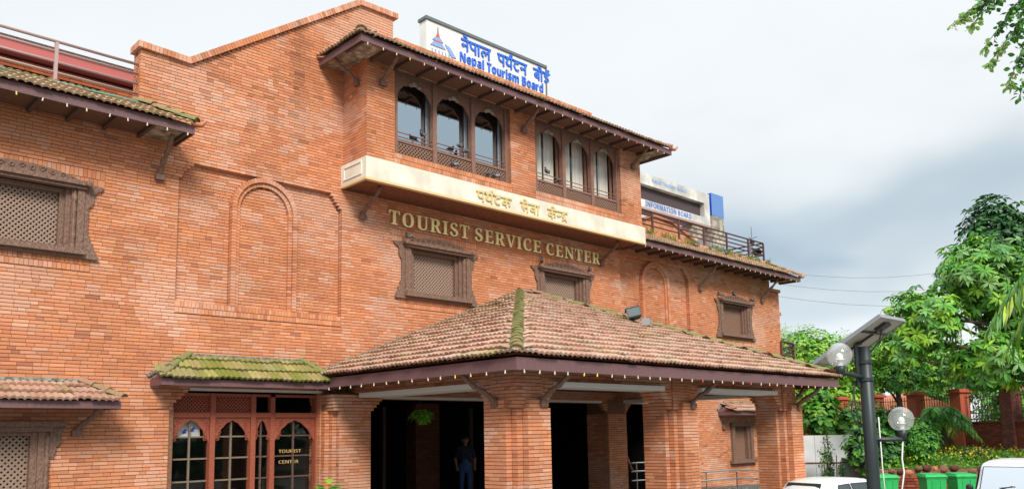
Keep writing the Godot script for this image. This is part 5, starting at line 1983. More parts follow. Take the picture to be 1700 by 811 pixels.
# a crown of single leaves spread in clumps through the given ellipsoids; clump: leaves per twig end, fan: leaves stand out round the twig
func crown(list: Array, blobs: Array, clumps: int, per: int, size: float, spread: float, kinds: Array, droop: float) -> void:
	var total := 0.0
	for b in blobs:
		total += b[1].x * b[1].y * b[1].z
	for b in blobs:
		var n := int(clumps * b[1].x * b[1].y * b[1].z / total)
		for i in n:
			var dir := sphere_dir()
			var r := pow(rng.randf_range(0.12, 1.0), 0.42) * rng.randf_range(0.82, 1.08)
			var c: Vector3 = b[0] + dir * b[1] * r
			var kind: int = kinds[rng.randi() % kinds.size()]
			var axis := (dir * 0.8 + Vector3.UP * 0.7).normalized()
			for k in per:
				var a := TAU * (k + rng.randf() * 0.6) / per
				var side := axis.cross(Vector3(0.3, 0.2, 0.9)).normalized().rotated(axis, a)
				var d := (side + axis * rng.randf_range(-0.1, 0.7) - Vector3.UP * droop).normalized()
				var s := size * rng.randf_range(0.7, 1.2)
				list.append([Transform3D(leaf_basis(d, axis, rng.randf_range(-0.4, 0.4)) * Basis.from_scale(Vector3(s, s, s)), c + d * spread * rng.randf_range(0.05, 0.6)), green(kind)])


func limbs(mb: MB, base: Vector3, top: Vector3, r: float, blobs: Array) -> void:
	var bend := Vector3(rng.randf_range(-0.12, 0.12), 0, rng.randf_range(-0.12, 0.12))
	var mid := base.lerp(top, 0.5) + bend
	mb.tube([base - Vector3.UP * 0.15, base + Vector3.UP * 0.1, base.lerp(mid, 0.6), mid, top], [r * 1.5, r * 1.15, r * 0.95, r * 0.85, r * 0.6], 9)
	for b in blobs:
		for k in 3:
			var e: Vector3 = b[0] + sphere_dir() * b[1] * 0.55
			var s := mid.lerp(top, rng.randf())
			mb.tube([s, s.lerp(e, 0.5) + Vector3(0, 0.08, 0), e], [r * 0.45, r * 0.28, r * 0.10], 6)


func tree(called: String, label: String, base: Vector3, top: Vector3, r: float, blobs: Array, clumps: int, per: int, size: float, mesh: Mesh, spread: float, kinds: Array, droop: float, group := "", single := 0) -> Node3D:
	var o := thing(called, label, "tree", base, group)
	var w := MB.new(true)
	limbs(w, base, top, r, blobs)
	var trunk := build("trunk", w, M.bark, o)
	var list := []
	crown(list, blobs, clumps, per, size, spread, kinds, droop)
	if single:
		share_leaves(list, mesh, trunk, o, single)
	else:
		many("crown", mesh, list, M.leaf, o)
	return o


var leaf_mats := {}


func leaf_mat(c: Color) -> StandardMaterial3D:
	var key := Vector3i(roundi(c.r * 30), roundi(c.g * 25), roundi(c.b * 40))
	if not leaf_mats.has(key):
		var v: StandardMaterial3D = M.leaf.duplicate()
		v.vertex_color_use_as_albedo = false
		v.albedo_color = c.linear_to_srgb()
		leaf_mats[key] = v
	return leaf_mats[key]


func share_leaves(list: Array, mesh: Mesh, _holder: Node3D, root: Node3D, most: int) -> void:
	var scored := []
	for i in list.size():
		var v := in_view(list[i][0].origin)
		if v > 0.0:
			scored.append([1.0 / v, i])
	scored.sort()
	var single := {}
	for k in mini(most, scored.size()):
		single[scored[k][1]] = true
	var left := []
	for i in list.size():
		if single.has(i):
			var o := put("leaf", mesh, leaf_mat(list[i][1]), root)
			o.transform = list[i][0]
			o.position -= root.position
		else:
			left.append(list[i])
	if left.size():
		many("crown", mesh, left, M.leaf, root)


func shrub(called: String, label: String, base: Vector3, blobs: Array, clumps: int, per: int, size: float, mesh: Mesh, spread: float, kinds: Array, group := "", droop := 0.1) -> Node3D:
	var o := thing(called, label, "shrub", base, group)
	var w := MB.new(true)
	for b in blobs:
		for k in 3:
			w.tube([base + Vector3(rng.randf_range(-0.06, 0.06), 0, rng.randf_range(-0.06, 0.06)), base.lerp(b[0], 0.5) + sphere_dir() * 0.05, b[0] + sphere_dir() * b[1] * 0.6], [0.03, 0.02, 0.008], 5)
	build("stem", w, M.bark, o)
	var list := []
	crown(list, blobs, clumps, per, size, spread, kinds, droop)
	many("foliage", mesh, list, M.leaf, o)
	return o


# a palm's or fern's frond: a curved rib with narrow leaflets both sides
func frond(list: Array, rib: MB, from: Vector3, dir: Vector3, long: float, fall: float, n: int, leaf_long: float, kinds: Array) -> void:
	var pts := []
	var side := dir.cross(Vector3.UP).normalized()
	for i in 9:
		var t := i / 8.0
		pts.append(from + dir * long * t - Vector3.UP * fall * long * t * t)
	rib.tube(pts, [0.016, 0.014, 0.012, 0.011, 0.010, 0.008, 0.006, 0.004, 0.003], 5)
	for i in n:
		var t := 0.12 + 0.88 * float(i) / n
		var k := t * 8.0
		var j := mini(int(k), 7)
		var p: Vector3 = pts[j].lerp(pts[j + 1], k - j)
		var tan_: Vector3 = (pts[j + 1] - pts[j]).normalized()
		for s in [-1.0, 1.0]:
			var d: Vector3 = (side * s + tan_ * 0.75 - Vector3.UP * rng.randf_range(0.15, 0.7)).normalized()
			var l := leaf_long * (0.45 + 0.55 * sin(PI * clampf(t * 0.9 + 0.08, 0, 1))) * rng.randf_range(0.85, 1.1)
			list.append([Transform3D(leaf_basis(d, Vector3.UP, rng.randf_range(-0.5, 0.5)) * Basis.from_scale(Vector3(l, l, l)), p), green(kinds[rng.randi() % kinds.size()])])


func potted(label: String, at: Vector3, pot_r: float, pot_h: float, n: int, long: float, kinds: Array) -> void:
	var o := thing("potted_plant", label, "potted plant", at, "potted plants by the entrance")
	var p := MB.new()
	p.lathe([Vector2(0, 0), Vector2(pot_r * 0.7, 0), Vector2(pot_r * 0.95, pot_h * 0.9), Vector2(pot_r * 1.05, pot_h * 0.9), Vector2(pot_r * 1.05, pot_h), Vector2(pot_r * 0.85, pot_h), Vector2(pot_r * 0.8, pot_h * 0.85), Vector2(0, pot_h * 0.85)], Transform3D(Basis(), at), 14)
	build("pot", p, M.tc, o)
	var rib := MB.new()
	var list := []
	for i in n:
		var a := TAU * (i + rng.randf() * 0.5) / n
		frond(list, rib, at + Vector3.UP * pot_h * 0.85, Vector3(cos(a), rng.randf_range(0.9, 2.2), sin(a)).normalized(), long * rng.randf_range(0.7, 1.1), 0.45, 11, long * 0.36, kinds)
	build("stalks", rib, M.bark, o)
	many("leaves", M.leaflet, list, M.leaf, o)


func front_things() -> void:
	# in front of the glazed entrance and the left wall
	shrub("low_shrub", "low bright green shrub under the left ground-floor lattice window", Vector3(3.30, GROUND + 0.13, 0.55), [[Vector3(3.05, 0.95, 0.5), Vector3(0.35, 0.42, 0.25)], [Vector3(3.50, 0.92, 0.5), Vector3(0.42, 0.40, 0.25)], [Vector3(3.55, 1.20, 0.5), Vector3(0.22, 0.26, 0.15)]], 300, 5, 0.085, M.leaf_small, 0.05, [0, 2, 4])
	var pa := thing("potted_plant", "leafy potted plant at the foot of the brick pillar right of the glazed entrance", "potted plant", Vector3(8.62, GROUND + 0.13, 0.85), "potted plants by the entrance")
	var pt := MB.new()
	pt.lathe([Vector2(0, 0), Vector2(0.16, 0), Vector2(0.24, 0.72), Vector2(0.27, 0.72), Vector2(0.27, 0.8), Vector2(0.2, 0.8), Vector2(0, 0.72)], Transform3D(Basis(), Vector3(8.62, GROUND + 0.13, 0.85)), 16)
	build("pot", pt, M.tc, pa)
	var stem := MB.new()
	stem.tube([Vector3(8.62, 0.45, 0.85), Vector3(8.64, 1.05, 0.86)], [0.02, 0.012], 6)
	build("stem", stem, M.bark, pa)
	for i in 34:
		var a := i * 2.4
		var y := 0.95 + 0.32 * (i / 34.0)
		var d := Vector3(cos(a), rng.randf_range(-0.1, 0.8), sin(a)).normalized()
		var s := rng.randf_range(0.16, 0.25)
		put("leaf", M.leaf_round, leaf_mat(green([0, 2, 5][i % 3])), pa, Transform3D(leaf_basis(d) * Basis.from_scale(Vector3.ONE * s), Vector3(8.63, y, 0.855) + d * 0.10))
	# turned wooden newels of the rail before the entrance
	var ne := thing("entrance_rail", "low wooden rail with turned ball-topped posts before the glazed entrance", "railing", Vector3(7.4, GROUND + 0.13, 0.42))
	for x in [6.93, 7.36, 7.55]:
		var po := MB.new(true)
		po.lathe([Vector2(0.05, GROUND + 0.13), Vector2(0.05, 0.95), Vector2(0.035, 1.0), Vector2(0.055, 1.03), Vector2(0.04, 1.07), Vector2(0.03, 1.09), Vector2(0.06, 1.13), Vector2(0.065, 1.17), Vector2(0.045, 1.22), Vector2(0, 1.235)], Transform3D(Basis(), Vector3(x, 0, 0.42)), 12)
		build("post", po, M.bay_wood, ne)
	var ra := MB.new()
	ra.span(Vector3(6.1, 0.86, 0.39), Vector3(8.2, 0.93, 0.45))
	ra.span(Vector3(6.1, 0.25, 0.40), Vector3(8.2, 0.30, 0.44))
	build("rail", ra, M.bay_wood, ne)
	# under the porch
	potted("feathery potted palm behind the front corner column of the porch", Vector3(11.55, GROUND + 0.004, 2.6), 0.22, 0.45, 13, 1.0, [0, 3])
	potted("small dark potted fern beside the sign stand under the porch", Vector3(14.3, 0.43, -0.2), 0.16, 0.3, 11, 0.7, [3, 1])
	var hp := thing("hanging_plant", "hanging basket of bright leaves below the lintel of the dark entrance", "plant", Vector3(11.6, 2.5, -0.35))
	var hb := MB.new(true)
	hb.lathe([Vector2(0, 2.46), Vector2(0.10, 2.48), Vector2(0.15, 2.60)], Transform3D(Basis(), Vector3(11.65, 0, -0.2)), 12)
	for s in [-0.13, 0.13]:
		hb.tube([Vector3(11.65 + s, 2.6, -0.2), Vector3(11.65, 3.0, -0.2)], [0.005], 4)
	build("basket", hb, M.wood_dark, hp)
	var hl := []
	crown(hl, [[Vector3(11.65, 2.66, -0.15), Vector3(0.30, 0.16, 0.24)]], 40, 5, 0.11, 0.06, [2, 0], 0.5)
	many("leaves", M.leaf_round, hl, M.leaf, hp)
	var sd := thing("sign_stand", "slim metal sign stand with a tilted plate at the dark entrance", "stand", Vector3(14.0, 0.43, 0.05))
	var sp := MB.new()
	sp.tube([Vector3(14.0, 0.43, -0.1), Vector3(14.0, 1.42, -0.1)], [0.014], 6)
	sp.lathe([Vector2(0.16, 0.43), Vector2(0.16, 0.45), Vector2(0.0, 0.46)], Transform3D(Basis(), Vector3(14.0, 0, -0.1)), 14)
	build("pole", sp, M.steel, sd)
	var pl := MB.new()
	pl.box(Vector3(14.0, 1.45, -0.1), Vector3(0.34, 0.012, 0.26), Basis(Vector3(0, 0, 1), 0.72) * Basis(Vector3.UP, 0.5))
	build("plate", pl, M.steel, sd)
	# handrails of the ramp at the right
	var hr := thing("ramp_rail", "pale steel handrail on a grey stone ramp seen between the porch columns", "railing", Vector3(23.4, 0.2, 0.7))
	var st := MB.new()
	st.hexa([Vector3(19.6, GROUND, 0.95), Vector3(27.0, GROUND, 0.95), Vector3(27.0, GROUND, 0.03), Vector3(19.6, GROUND, 0.03), Vector3(19.6, 0.50, 0.95), Vector3(27.0, 0.30, 0.95), Vector3(27.0, 0.30, 0.03), Vector3(19.6, 0.50, 0.03)])
	build("ramp", st, M.stone_grey, hr)
	for yy in [0.92, 0.66]:
		var t := MB.new(true)
		t.tube([Vector3(19.7, 0.05 + yy, 0.85), Vector3(23.3, yy + 0.02, 0.85), Vector3(26.9, yy - 0.20, 0.85)], [0.028], 7)
		build("rail", t, M.steel, hr)
	for x in [20.0, 21.6, 23.3, 25.2, 26.8]:
		var p := MB.new()
		p.tube([Vector3(x, 0.3, 0.85), Vector3(x, 0.92 - 0.03 * (x - 22.0), 0.85)], [0.024], 6)
		build("post", p, M.rail_brown if x == 23.3 else M.steel, hr)
	var ir := thing("entrance_handrail", "triple steel handrail at the dark doorway between the porch's back pillar and middle column", "railing", Vector3(20, 0.42, 0.0))
	for yy in [0.78, 1.04, 1.28]:
		var t := MB.new(true)
		t.tube([Vector3(18.95, yy + 0.02, 0.1), Vector3(21.2, yy, 0.1)], [0.024], 7)
		build("rail", t, M.steel, ir)
	for x in [19.2, 21.0]:
		var p := MB.new()
		p.tube([Vector3(x, 0.2, 0.1), Vector3(x, 1.29, 0.1)], [0.022], 6)
		build("post", p, M.steel, ir)


# ---------------------------------------------------------------- the street lamp, the garden and what grows in it
func view_right() -> Vector3:
	return Vector3(0.7202, 0, 0.6938)


func garden() -> void:
	var R := view_right()
	var B := Vector3(R.z, 0, -R.x)  # away from the photographer, level
	# solar street lamp with two globes, leaning a little
	var lo := thing("solar_street_lamp", "black solar street lamp with two clear globes and a tilted panel on top", "street lamp", Vector3(9.735, GROUND, 10.87))
	var foot := Vector3(9.735, GROUND, 10.87)
	var head := Vector3(9.475, 3.12, 10.985)
	var po := MB.new(true)
	po.tube([foot, foot.lerp(head, 0.02), foot.lerp(head, 0.6), head], [0.095, 0.076, 0.073, 0.070], 16)
	build("pole", po, M.black_pole, lo)
	var up := (head - foot).normalized()
	var p1 := foot + up * 2.93
	var a1 := MB.new(true)
	var g1 := Vector3(9.02, 3.0, 10.90)
	a1.tube([p1 + up * 0.24, g1 + Vector3(0.02, -0.19, 0)], [0.026], 8)
	a1.tube([g1 + Vector3(0, -0.21, 0), g1 + Vector3(0, -0.12, 0)], [0.045, 0.06], 10)
	for q in [0.22, 0.42]:
		a1.lathe([Vector2(0.082, -0.02), Vector2(0.082, 0.02)], Transform3D(Basis(), p1 + up * q), 14)
	var arm := build("arm", a1, M.black_pole, lo)
	var p2 := foot + up * 2.12
	var g2 := Vector3(9.86, 2.285, 11.19)
	var a2 := MB.new(true)
	a2.tube([p2 + up * 0.34, g2 + Vector3(-0.02, -0.23, 0), g2 + Vector3(0, -0.215, 0)], [0.026], 8)
	a2.tube([g2 + Vector3(0, -0.235, 0), g2 + Vector3(0, -0.13, 0)], [0.04, 0.06], 10)
	build("arm", a2, M.black_pole, lo)
	for g in [g1, g2]:
		var gl := MB.new(true)
		gl.ball(g, Vector3.ONE * 0.139, Basis(), 28, 18)
		var gg := build("globe", gl, M.globe, lo)
		var bu := MB.new(true)
		bu.ball(g + Vector3(0, -0.02, 0), Vector3(0.038, 0.045, 0.038), Basis(), 12, 8)
		bu.lathe([Vector2(0.03, -0.12), Vector2(0.03, -0.06), Vector2(0.05, -0.055), Vector2(0.05, -0.045), Vector2(0, -0.045)], Transform3D(Basis(), g), 12)
		build("bulb", bu, M.white, gg)
	# the panel, seen from below
	var c := Vector3(9.54, 3.184, 10.906)
	var u := Vector3(-0.004, 0.4993, 0.8664).normalized()
	var v := Vector3(1, 0.0093, 0)
	v = (v - u * v.dot(u)).normalized()
	var n := u.cross(v).normalized()
	if n.y < 0:
		n = -n
	var bs := Basis(u, n, u.cross(n))
	var pn := MB.new()
	pn.box(c, Vector3(0.91, 0.02, 0.68), bs)
	var panel := build("solar_panel", pn, tri(mat(0.66, 0.62, 0.48, 0.7), M.wood.albedo_texture, Vector3(2, 2, 2)), lo)
	var pf := MB.new()
	for s in [-1.0, 1.0]:
		pf.box(c + bs.z * s * 0.347, Vector3(0.938, 0.045, 0.014), bs)
		pf.box(c + bs.x * s * 0.462, Vector3(0.014, 0.044, 0.678), bs)
	build("frame", pf, M.grey_metal, panel)
	var ce := MB.new()
	for i in 8:
		for j in 4:
			ce.box(c + bs * Vector3(-0.385 + i * 0.11, 0.0115, -0.24 + j * 0.16), Vector3(0.102, 0.003, 0.152), bs)
	build("cells", ce, M.blue_deep, panel)
	var bx := MB.new()
	bx.box(c + bs * Vector3(0.33, -0.03, 0.04), Vector3(0.14, 0.035, 0.16), bs)
	bx.bar(c + bs * Vector3(-0.2, -0.022, 0.0), c + bs * Vector3(0.30, -0.022, 0.0), 0.03, 0.018)
	bx.bar(c + bs * Vector3(0.2, -0.023, -0.33), c + bs * Vector3(0.2, -0.023, 0.33), 0.03, 0.018)
	bx.tube([c + bs * Vector3(0.3, -0.05, 0.04), c + bs * Vector3(0.2, -0.14, 0.03), head + Vector3(0.05, -0.1, 0.02)], [0.008], 5)
	build("junction_box", bx, M.black, panel)
	var ma := MB.new()
	ma.tube([head - up * 0.45 - R * 0.09, head + up * 0.02 - R * 0.09, c + bs * Vector3(0, -0.02, 0)], [0.028], 8)
	build("mast", ma, M.black_pole, lo)
	var wi := MB.new(true)
	wi.tube([p1 + up * 0.2 - R * 0.12, p1 - R * 0.2 - up * 0.15, p1 - R * 0.11 - up * 0.35, p1 - R * 0.16 - up * 0.42, p2 - R * 0.10 + up * 0.2], [0.008], 5)
	wi.tube([p1 + up * 0.21 - R * 0.16, p1 - R * 0.13 - up * 0.2, p2 - R * 0.09 + up * 0.3], [0.008], 5)
	build("cable", wi, M.black, lo)
	var wc := MB.new(true)
	wc.tube([p2 + R * 0.11 + up * 0.6, p2 + R * 0.115, p2 + R * 0.13 - up * 0.4], [0.008], 5)
	wc.tube([g2 + Vector3(0, -0.25, 0), g2 + Vector3(-0.06, -0.45, 0), g2 + Vector3(-0.03, -0.6, 0), g2 + Vector3(-0.13, -0.8, 0)], [0.009], 5)
	build("cable", wc, M.white, lo)
	# white metal hoarding
	var h0 := Vector3(26.2, 0, 1.0)
	var h1 := Vector3(28.42, 0, 3.06)
	var ho := thing("white_hoarding", "plain white sheet-metal hoarding with a dark middle rail behind the parked hatchback", "fence", Vector3(27.4, GROUND, 2))
	var hd := (h1 - h0).normalized()
	for k in 3:
		var q := MB.new()
		var s := h0.lerp(h1, k / 3.0)
		var e := h0.lerp(h1, (k + 1) / 3.0) - hd * 0.012
		q.bar(s + Vector3.UP * 0.78, e + Vector3.UP * 0.78, 0.03, 2.34)
		build("panel", q, M.hoard, ho)
	var hr := MB.new()
	var nrm := Vector3(hd.z, 0, -hd.x)
	if nrm.z < 0:
		nrm = -nrm
	hr.bar(h0 + Vector3.UP * 1.04 - B * 0.03, h1 + Vector3.UP * 1.02 - B * 0.03, 0.03, 0.035)
	build("rail", hr, M.rail_brown, ho)
	var ip := thing("iron_post", "thin dark leaning iron post with a small frame before the white hoarding", "post", Vector3(27.2, GROUND, 2.4))
	var q0 := Vector3(27.15, GROUND, 2.15)
	var pp := MB.new()
	pp.tube([q0, q0 + Vector3(-0.10, 2.45, -0.08)], [0.025], 6)
	build("post", pp, M.rail_brown, ip)
	var ff := MB.new()
	ff.tube([q0 - R * 0.28 + Vector3.UP * 0.2, q0 - R * 0.26 + Vector3.UP * 1.66, q0 + R * 0.16 + Vector3.UP * 1.66, q0 + R * 0.10 + Vector3.UP * 0.2], [0.018], 5)
	build("frame", ff, M.rail_brown, ip)
	# terrain: a low brick-and-stone edge, a bank of plants, the lawn up to the wall
	var A0 := Vector3(25.55, 0, 4.38)
	var lawn := MB.new()
	var prof := [[0.25, 0.92], [2.0, 1.12], [4.5, 1.32], [7.0, 1.42], [40.0, 1.5]]
	for i in 4:
		for k in 12:
			var s0 := A0 + R * (k * 2.5 - 0.0)
			var s1 := A0 + R * (k * 2.5 + 2.5)
			lawn.quad(s0 + B * prof[i][0] + Vector3.UP * prof[i][1], s1 + B * prof[i][0] + Vector3.UP * prof[i][1], s1 + B * prof[i + 1][0] + Vector3.UP * prof[i + 1][1], s0 + B * prof[i + 1][0] + Vector3.UP * prof[i + 1][1])
	struct("lawn", lawn, M.lawn)
	var gw := thing("garden_wall", "low rough brick and stone retaining wall behind the green bins", "wall", A0 + R * 2.0 + Vector3.UP * GROUND)
	var gc := MB.new()
	gc.bar(A0 + B * 0.18 + Vector3.UP * 0.25, A0 + R * 12.0 + B * 0.18 + Vector3.UP * 0.25, 0.3, 1.3)
	var gcw := build("core", gc, M.mortar, gw)
	var gl := []
	var red := func(_p: Vector3) -> Color: return Color(0.30, 0.075, 0.045) * rng.randf_range(0.6, 1.3)
	lay(gl, along(A0, A0 + R * 12.0), 0, 12.0, GROUND, 0.72, null, {"tone": red, "course": 0.085, "length": 0.26, "joint": 0.016})
	share_out(gl, M.unit, M.brick, "brick", "brickwork", gcw, gw, 200)
	var rub := MB.new(true)
	rub.ball(Vector3.ZERO, Vector3(0.16, 0.10, 0.12), Basis(), 8, 6)
	var rm := rub.mesh()
	for k in 26:
		var m: Material = [M.tc, M.mortar, M.red_wall][k % 3]
		put("stone", rm, m, gw, Transform3D(Basis.from_euler(Vector3(rng.randf() * 0.5, rng.randf() * 6.0, rng.randf() * 0.4)) * Basis.from_scale(Vector3.ONE * rng.randf_range(0.7, 1.25)), A0 + R * (0.1 + k * 0.27) + B * rng.randf_range(0.0, 0.2) + Vector3.UP * rng.randf_range(0.80, 0.94)))
	# the red wall with its pillars and iron railings
	var W := [Vector3(37.2, 0, -3.6), Vector3(34.62, 0, 2.25), Vector3(32.8, 0, 6.1), Vector3(30.9, 0, 10.2)]
	var bw := thing("red_boundary_wall", "dark red brick boundary wall with square pillars and iron bars above the lawn", "wall", Vector3(33.6, 1.0, 4.5))
	var wl := MB.new()
	for i in 3:
		wl.bar(W[i] + Vector3.UP * 1.60, W[i + 1] + Vector3.UP * 1.60, 0.24, 1.36)
	var wall := build("wall", wl, M.red_wall, bw)
	var bl := []
	var dark_red := func(_p: Vector3) -> Color: return Color(0.235, 0.060, 0.042) * rng.randf_range(0.72, 1.22)
	for i in 3:
		var d: Vector3 = (W[i + 1] - W[i]).normalized()
		var out := d.cross(Vector3.UP)
		lay(bl, along(W[i] + out * 0.132, W[i + 1] + out * 0.132), 0, W[i].distance_to(W[i + 1]), 0.95, 2.28, null, {"tone": dark_red, "course": 0.075})
	many("brickwork", M.unit, bl, M.brick, bw)
	var cp := MB.new()
	for i in 3:
		cp.bar(W[i] + Vector3.UP * 2.305, W[i + 1] + Vector3.UP * 2.305, 0.34, 0.05)
	build("coping", cp, M.red_wall, wall)
	var total := 0.0
	for i in 3:
		var d := (W[i + 1] - W[i]) as Vector3
		var l := d.length()
		d = d / l
		var np := 3 if i != 1 else 2
		for k in np:
			var p: Vector3 = W[i] + d * (l * k / np)
			var pm := MB.new()
			pm.box(p + Vector3.UP * 2.23, Vector3(0.46, 2.4, 0.46), leaf_basis(d))
			var pil := build("pillar", pm, M.red_pillar if not (i == 2 and k == 0) else M.red_wall, bw)
			var cm := MB.new()
			cm.box(p + Vector3.UP * 3.46, Vector3(0.62, 0.08, 0.62), leaf_basis(d))
			cm.box(p + Vector3.UP * 3.53, Vector3(0.50, 0.05, 0.50), leaf_basis(d))
			build("cap", cm, M.red_pillar, pil)
			# bars between this pillar and the next
			var span := l / np - 0.5
			for q in [2.42, 3.22]:
				var rm2 := MB.new()
				rm2.bar(p + d * 0.24 + Vector3.UP * q, p + d * (span + 0.26) + Vector3.UP * q, 0.03, 0.03)
				build("rail", rm2, M.rail_brown, bw)
			var nb := int(span / 0.125)
			for b in nb:
				var bm := MB.new()
				var at: Vector3 = p + d * (0.30 + b * span / nb)
				bm.bar(at + Vector3.UP * 2.33, at + Vector3.UP * 3.36, 0.02, 0.02)
				build("bar", bm, M.rail_brown, bw)
		total += l
	# brick outbuilding and a pale house beyond the wall
	house("brick_outbuilding", "weathered brick outbuilding with a lean-to roof beyond the red boundary wall", Vector3(42.5, 1.2, -3.0), Vector3(9, 1.5, 5), M.red_wall, M.tc, 0.82)
	house("pale_house", "pale plastered house half hidden by trees beyond the boundary wall", Vector3(50.0, 1.0, 7.0), Vector3(9, 4.2, 6), M.plaster, M.mossy, 0.9)
	# things that grow
	plants(R, B, A0)
	# wires across the sky
	for k in 3:
		var wr := MB.new()
		var s := Vector3(30.0, 11.1 - k * 0.75, -8.5 + k * 0.4)
		var e := Vector3(52.0, 11.5 - k * 0.9, 3.0 + k * 1.2)
		var pts := []
		for i in 13:
			var t := i / 12.0
			pts.append(s.lerp(e, t) - Vector3.UP * 1.6 * sin(PI * t))
		wr.tube(pts, [0.008], 4)
		tag(build("power_line", wr, M.grey_edge), ["highest of three thin power lines crossing the grey sky", "middle one of three thin power lines crossing the grey sky", "lowest of three thin power lines crossing the grey sky"][k], "cable", "power lines")
	# wheelie bins
	for k in 3:
		bin([Vector3(24.62, GROUND, 4.86), Vector3(25.62, GROUND, 5.84), Vector3(26.24, GROUND, 6.42)][k], ["green wheelie bin right behind the street lamp pole", "middle green wheelie bin before the low brick wall", "green wheelie bin beside the white van"][k], [-0.7, -0.86, -0.78][k])


func house(called: String, label: String, at: Vector3, s: Vector3, wm: Material, rm: Material, turn: float) -> void:
	var o := thing(called, label, "house", at)
	o.rotation.y = turn
	o.set_meta("own_axes", true)
	var w := MB.new()
	w.span(Vector3(-s.x / 2, -0.5, -s.z / 2), Vector3(s.x / 2, s.y, s.z / 2))
	build("wall", w, wm, o)
	var r := MB.new()
	r.prism(PackedVector2Array([Vector2(-s.z / 2 - 0.4, s.y + 0.005), Vector2(s.z / 2 + 0.4, s.y + 0.005), Vector2(0.0, s.y + s.z * 0.20)]), -s.x / 2 - 0.4, s.x / 2 + 0.4, Transform3D(Basis(Vector3(0, 0, 1), Vector3.UP, Vector3(-1, 0, 0)), Vector3.ZERO))
	build("roof", r, rm, o)
	for i in 4:
		for z in [-1.0, 1.0]:
			var f := MB.new()
			var x := lerpf(-s.x * 0.38, s.x * 0.38, i / 3.0)
			f.span(Vector3(x - 0.5, s.y * 0.42, z * s.z / 2 - 0.02), Vector3(x + 0.5, s.y * 0.78, z * (s.z / 2 + 0.02) + 0.02))
			build("window", f, M.board_dark, o)


func bin(at: Vector3, label: String, turn: float) -> void:
	var o := thing("wheelie_bin", label, "bin", at, "green wheelie bins", turn)
	o.set_meta("own_axes", true)
	o.scale = Vector3.ONE * 0.95
	var b := MB.new()
	b.hexa([Vector3(-0.22, 0.06, 0.24), Vector3(0.22, 0.06, 0.24), Vector3(0.22, 0.06, -0.24), Vector3(-0.22, 0.06, -0.24), Vector3(-0.29, 1.16, 0.34), Vector3(0.29, 1.16, 0.34), Vector3(0.29, 1.16, -0.34), Vector3(-0.29, 1.16, -0.34)])
	b.span(Vector3(-0.315, 1.162, -0.36), Vector3(0.315, 1.20, 0.36))
	for x in [-0.12, 0.12]:
		b.hexa([Vector3(x - 0.015, 0.12, 0.246), Vector3(x + 0.015, 0.12, 0.246), Vector3(x + 0.015, 0.12, 0.22), Vector3(x - 0.015, 0.12, 0.22), Vector3(x - 0.015, 1.12, 0.352), Vector3(x + 0.015, 1.12, 0.352), Vector3(x + 0.015, 1.12, 0.32), Vector3(x - 0.015, 1.12, 0.32)])
	build("body", b, M.bin_green, o)
	var l := MB.new()
	l.hexa([Vector3(-0.33, 1.205, 0.39), Vector3(0.33, 1.205, 0.39), Vector3(0.33, 1.205, -0.36), Vector3(-0.33, 1.205, -0.36), Vector3(-0.28, 1.275, 0.30), Vector3(0.28, 1.275, 0.30), Vector3(0.28, 1.30, -0.32), Vector3(-0.28, 1.30, -0.32)])
	build("lid", l, M.bin_green, o)
	var h := MB.new(true)
	h.tube([Vector3(-0.25, 1.18, -0.36), Vector3(-0.25, 1.2, -0.44), Vector3(0.25, 1.2, -0.44), Vector3(0.25, 1.18, -0.36)], [0.018], 6)
	build("handle", h, M.bin_green, o)
	for s in [-1.0, 1.0]:
		var w := MB.new(true)
		w.lathe([Vector2(0, -0.03), Vector2(0.10, -0.03), Vector2(0.11, 0), Vector2(0.10, 0.03), Vector2(0, 0.03)], Transform3D(Basis(Vector3(0, 0, 1), PI / 2), Vector3(s * 0.25, 0.11, -0.26)), 14)
		build("wheel", w, M.rubber, o)
	var m := MB.new()
	m.box(Vector3(0.06, 0.78, 0.312), Vector3(0.09, 0.11, 0.006), Basis(Vector3.RIGHT, 0.09))
	build("sticker", m, M.white, o)


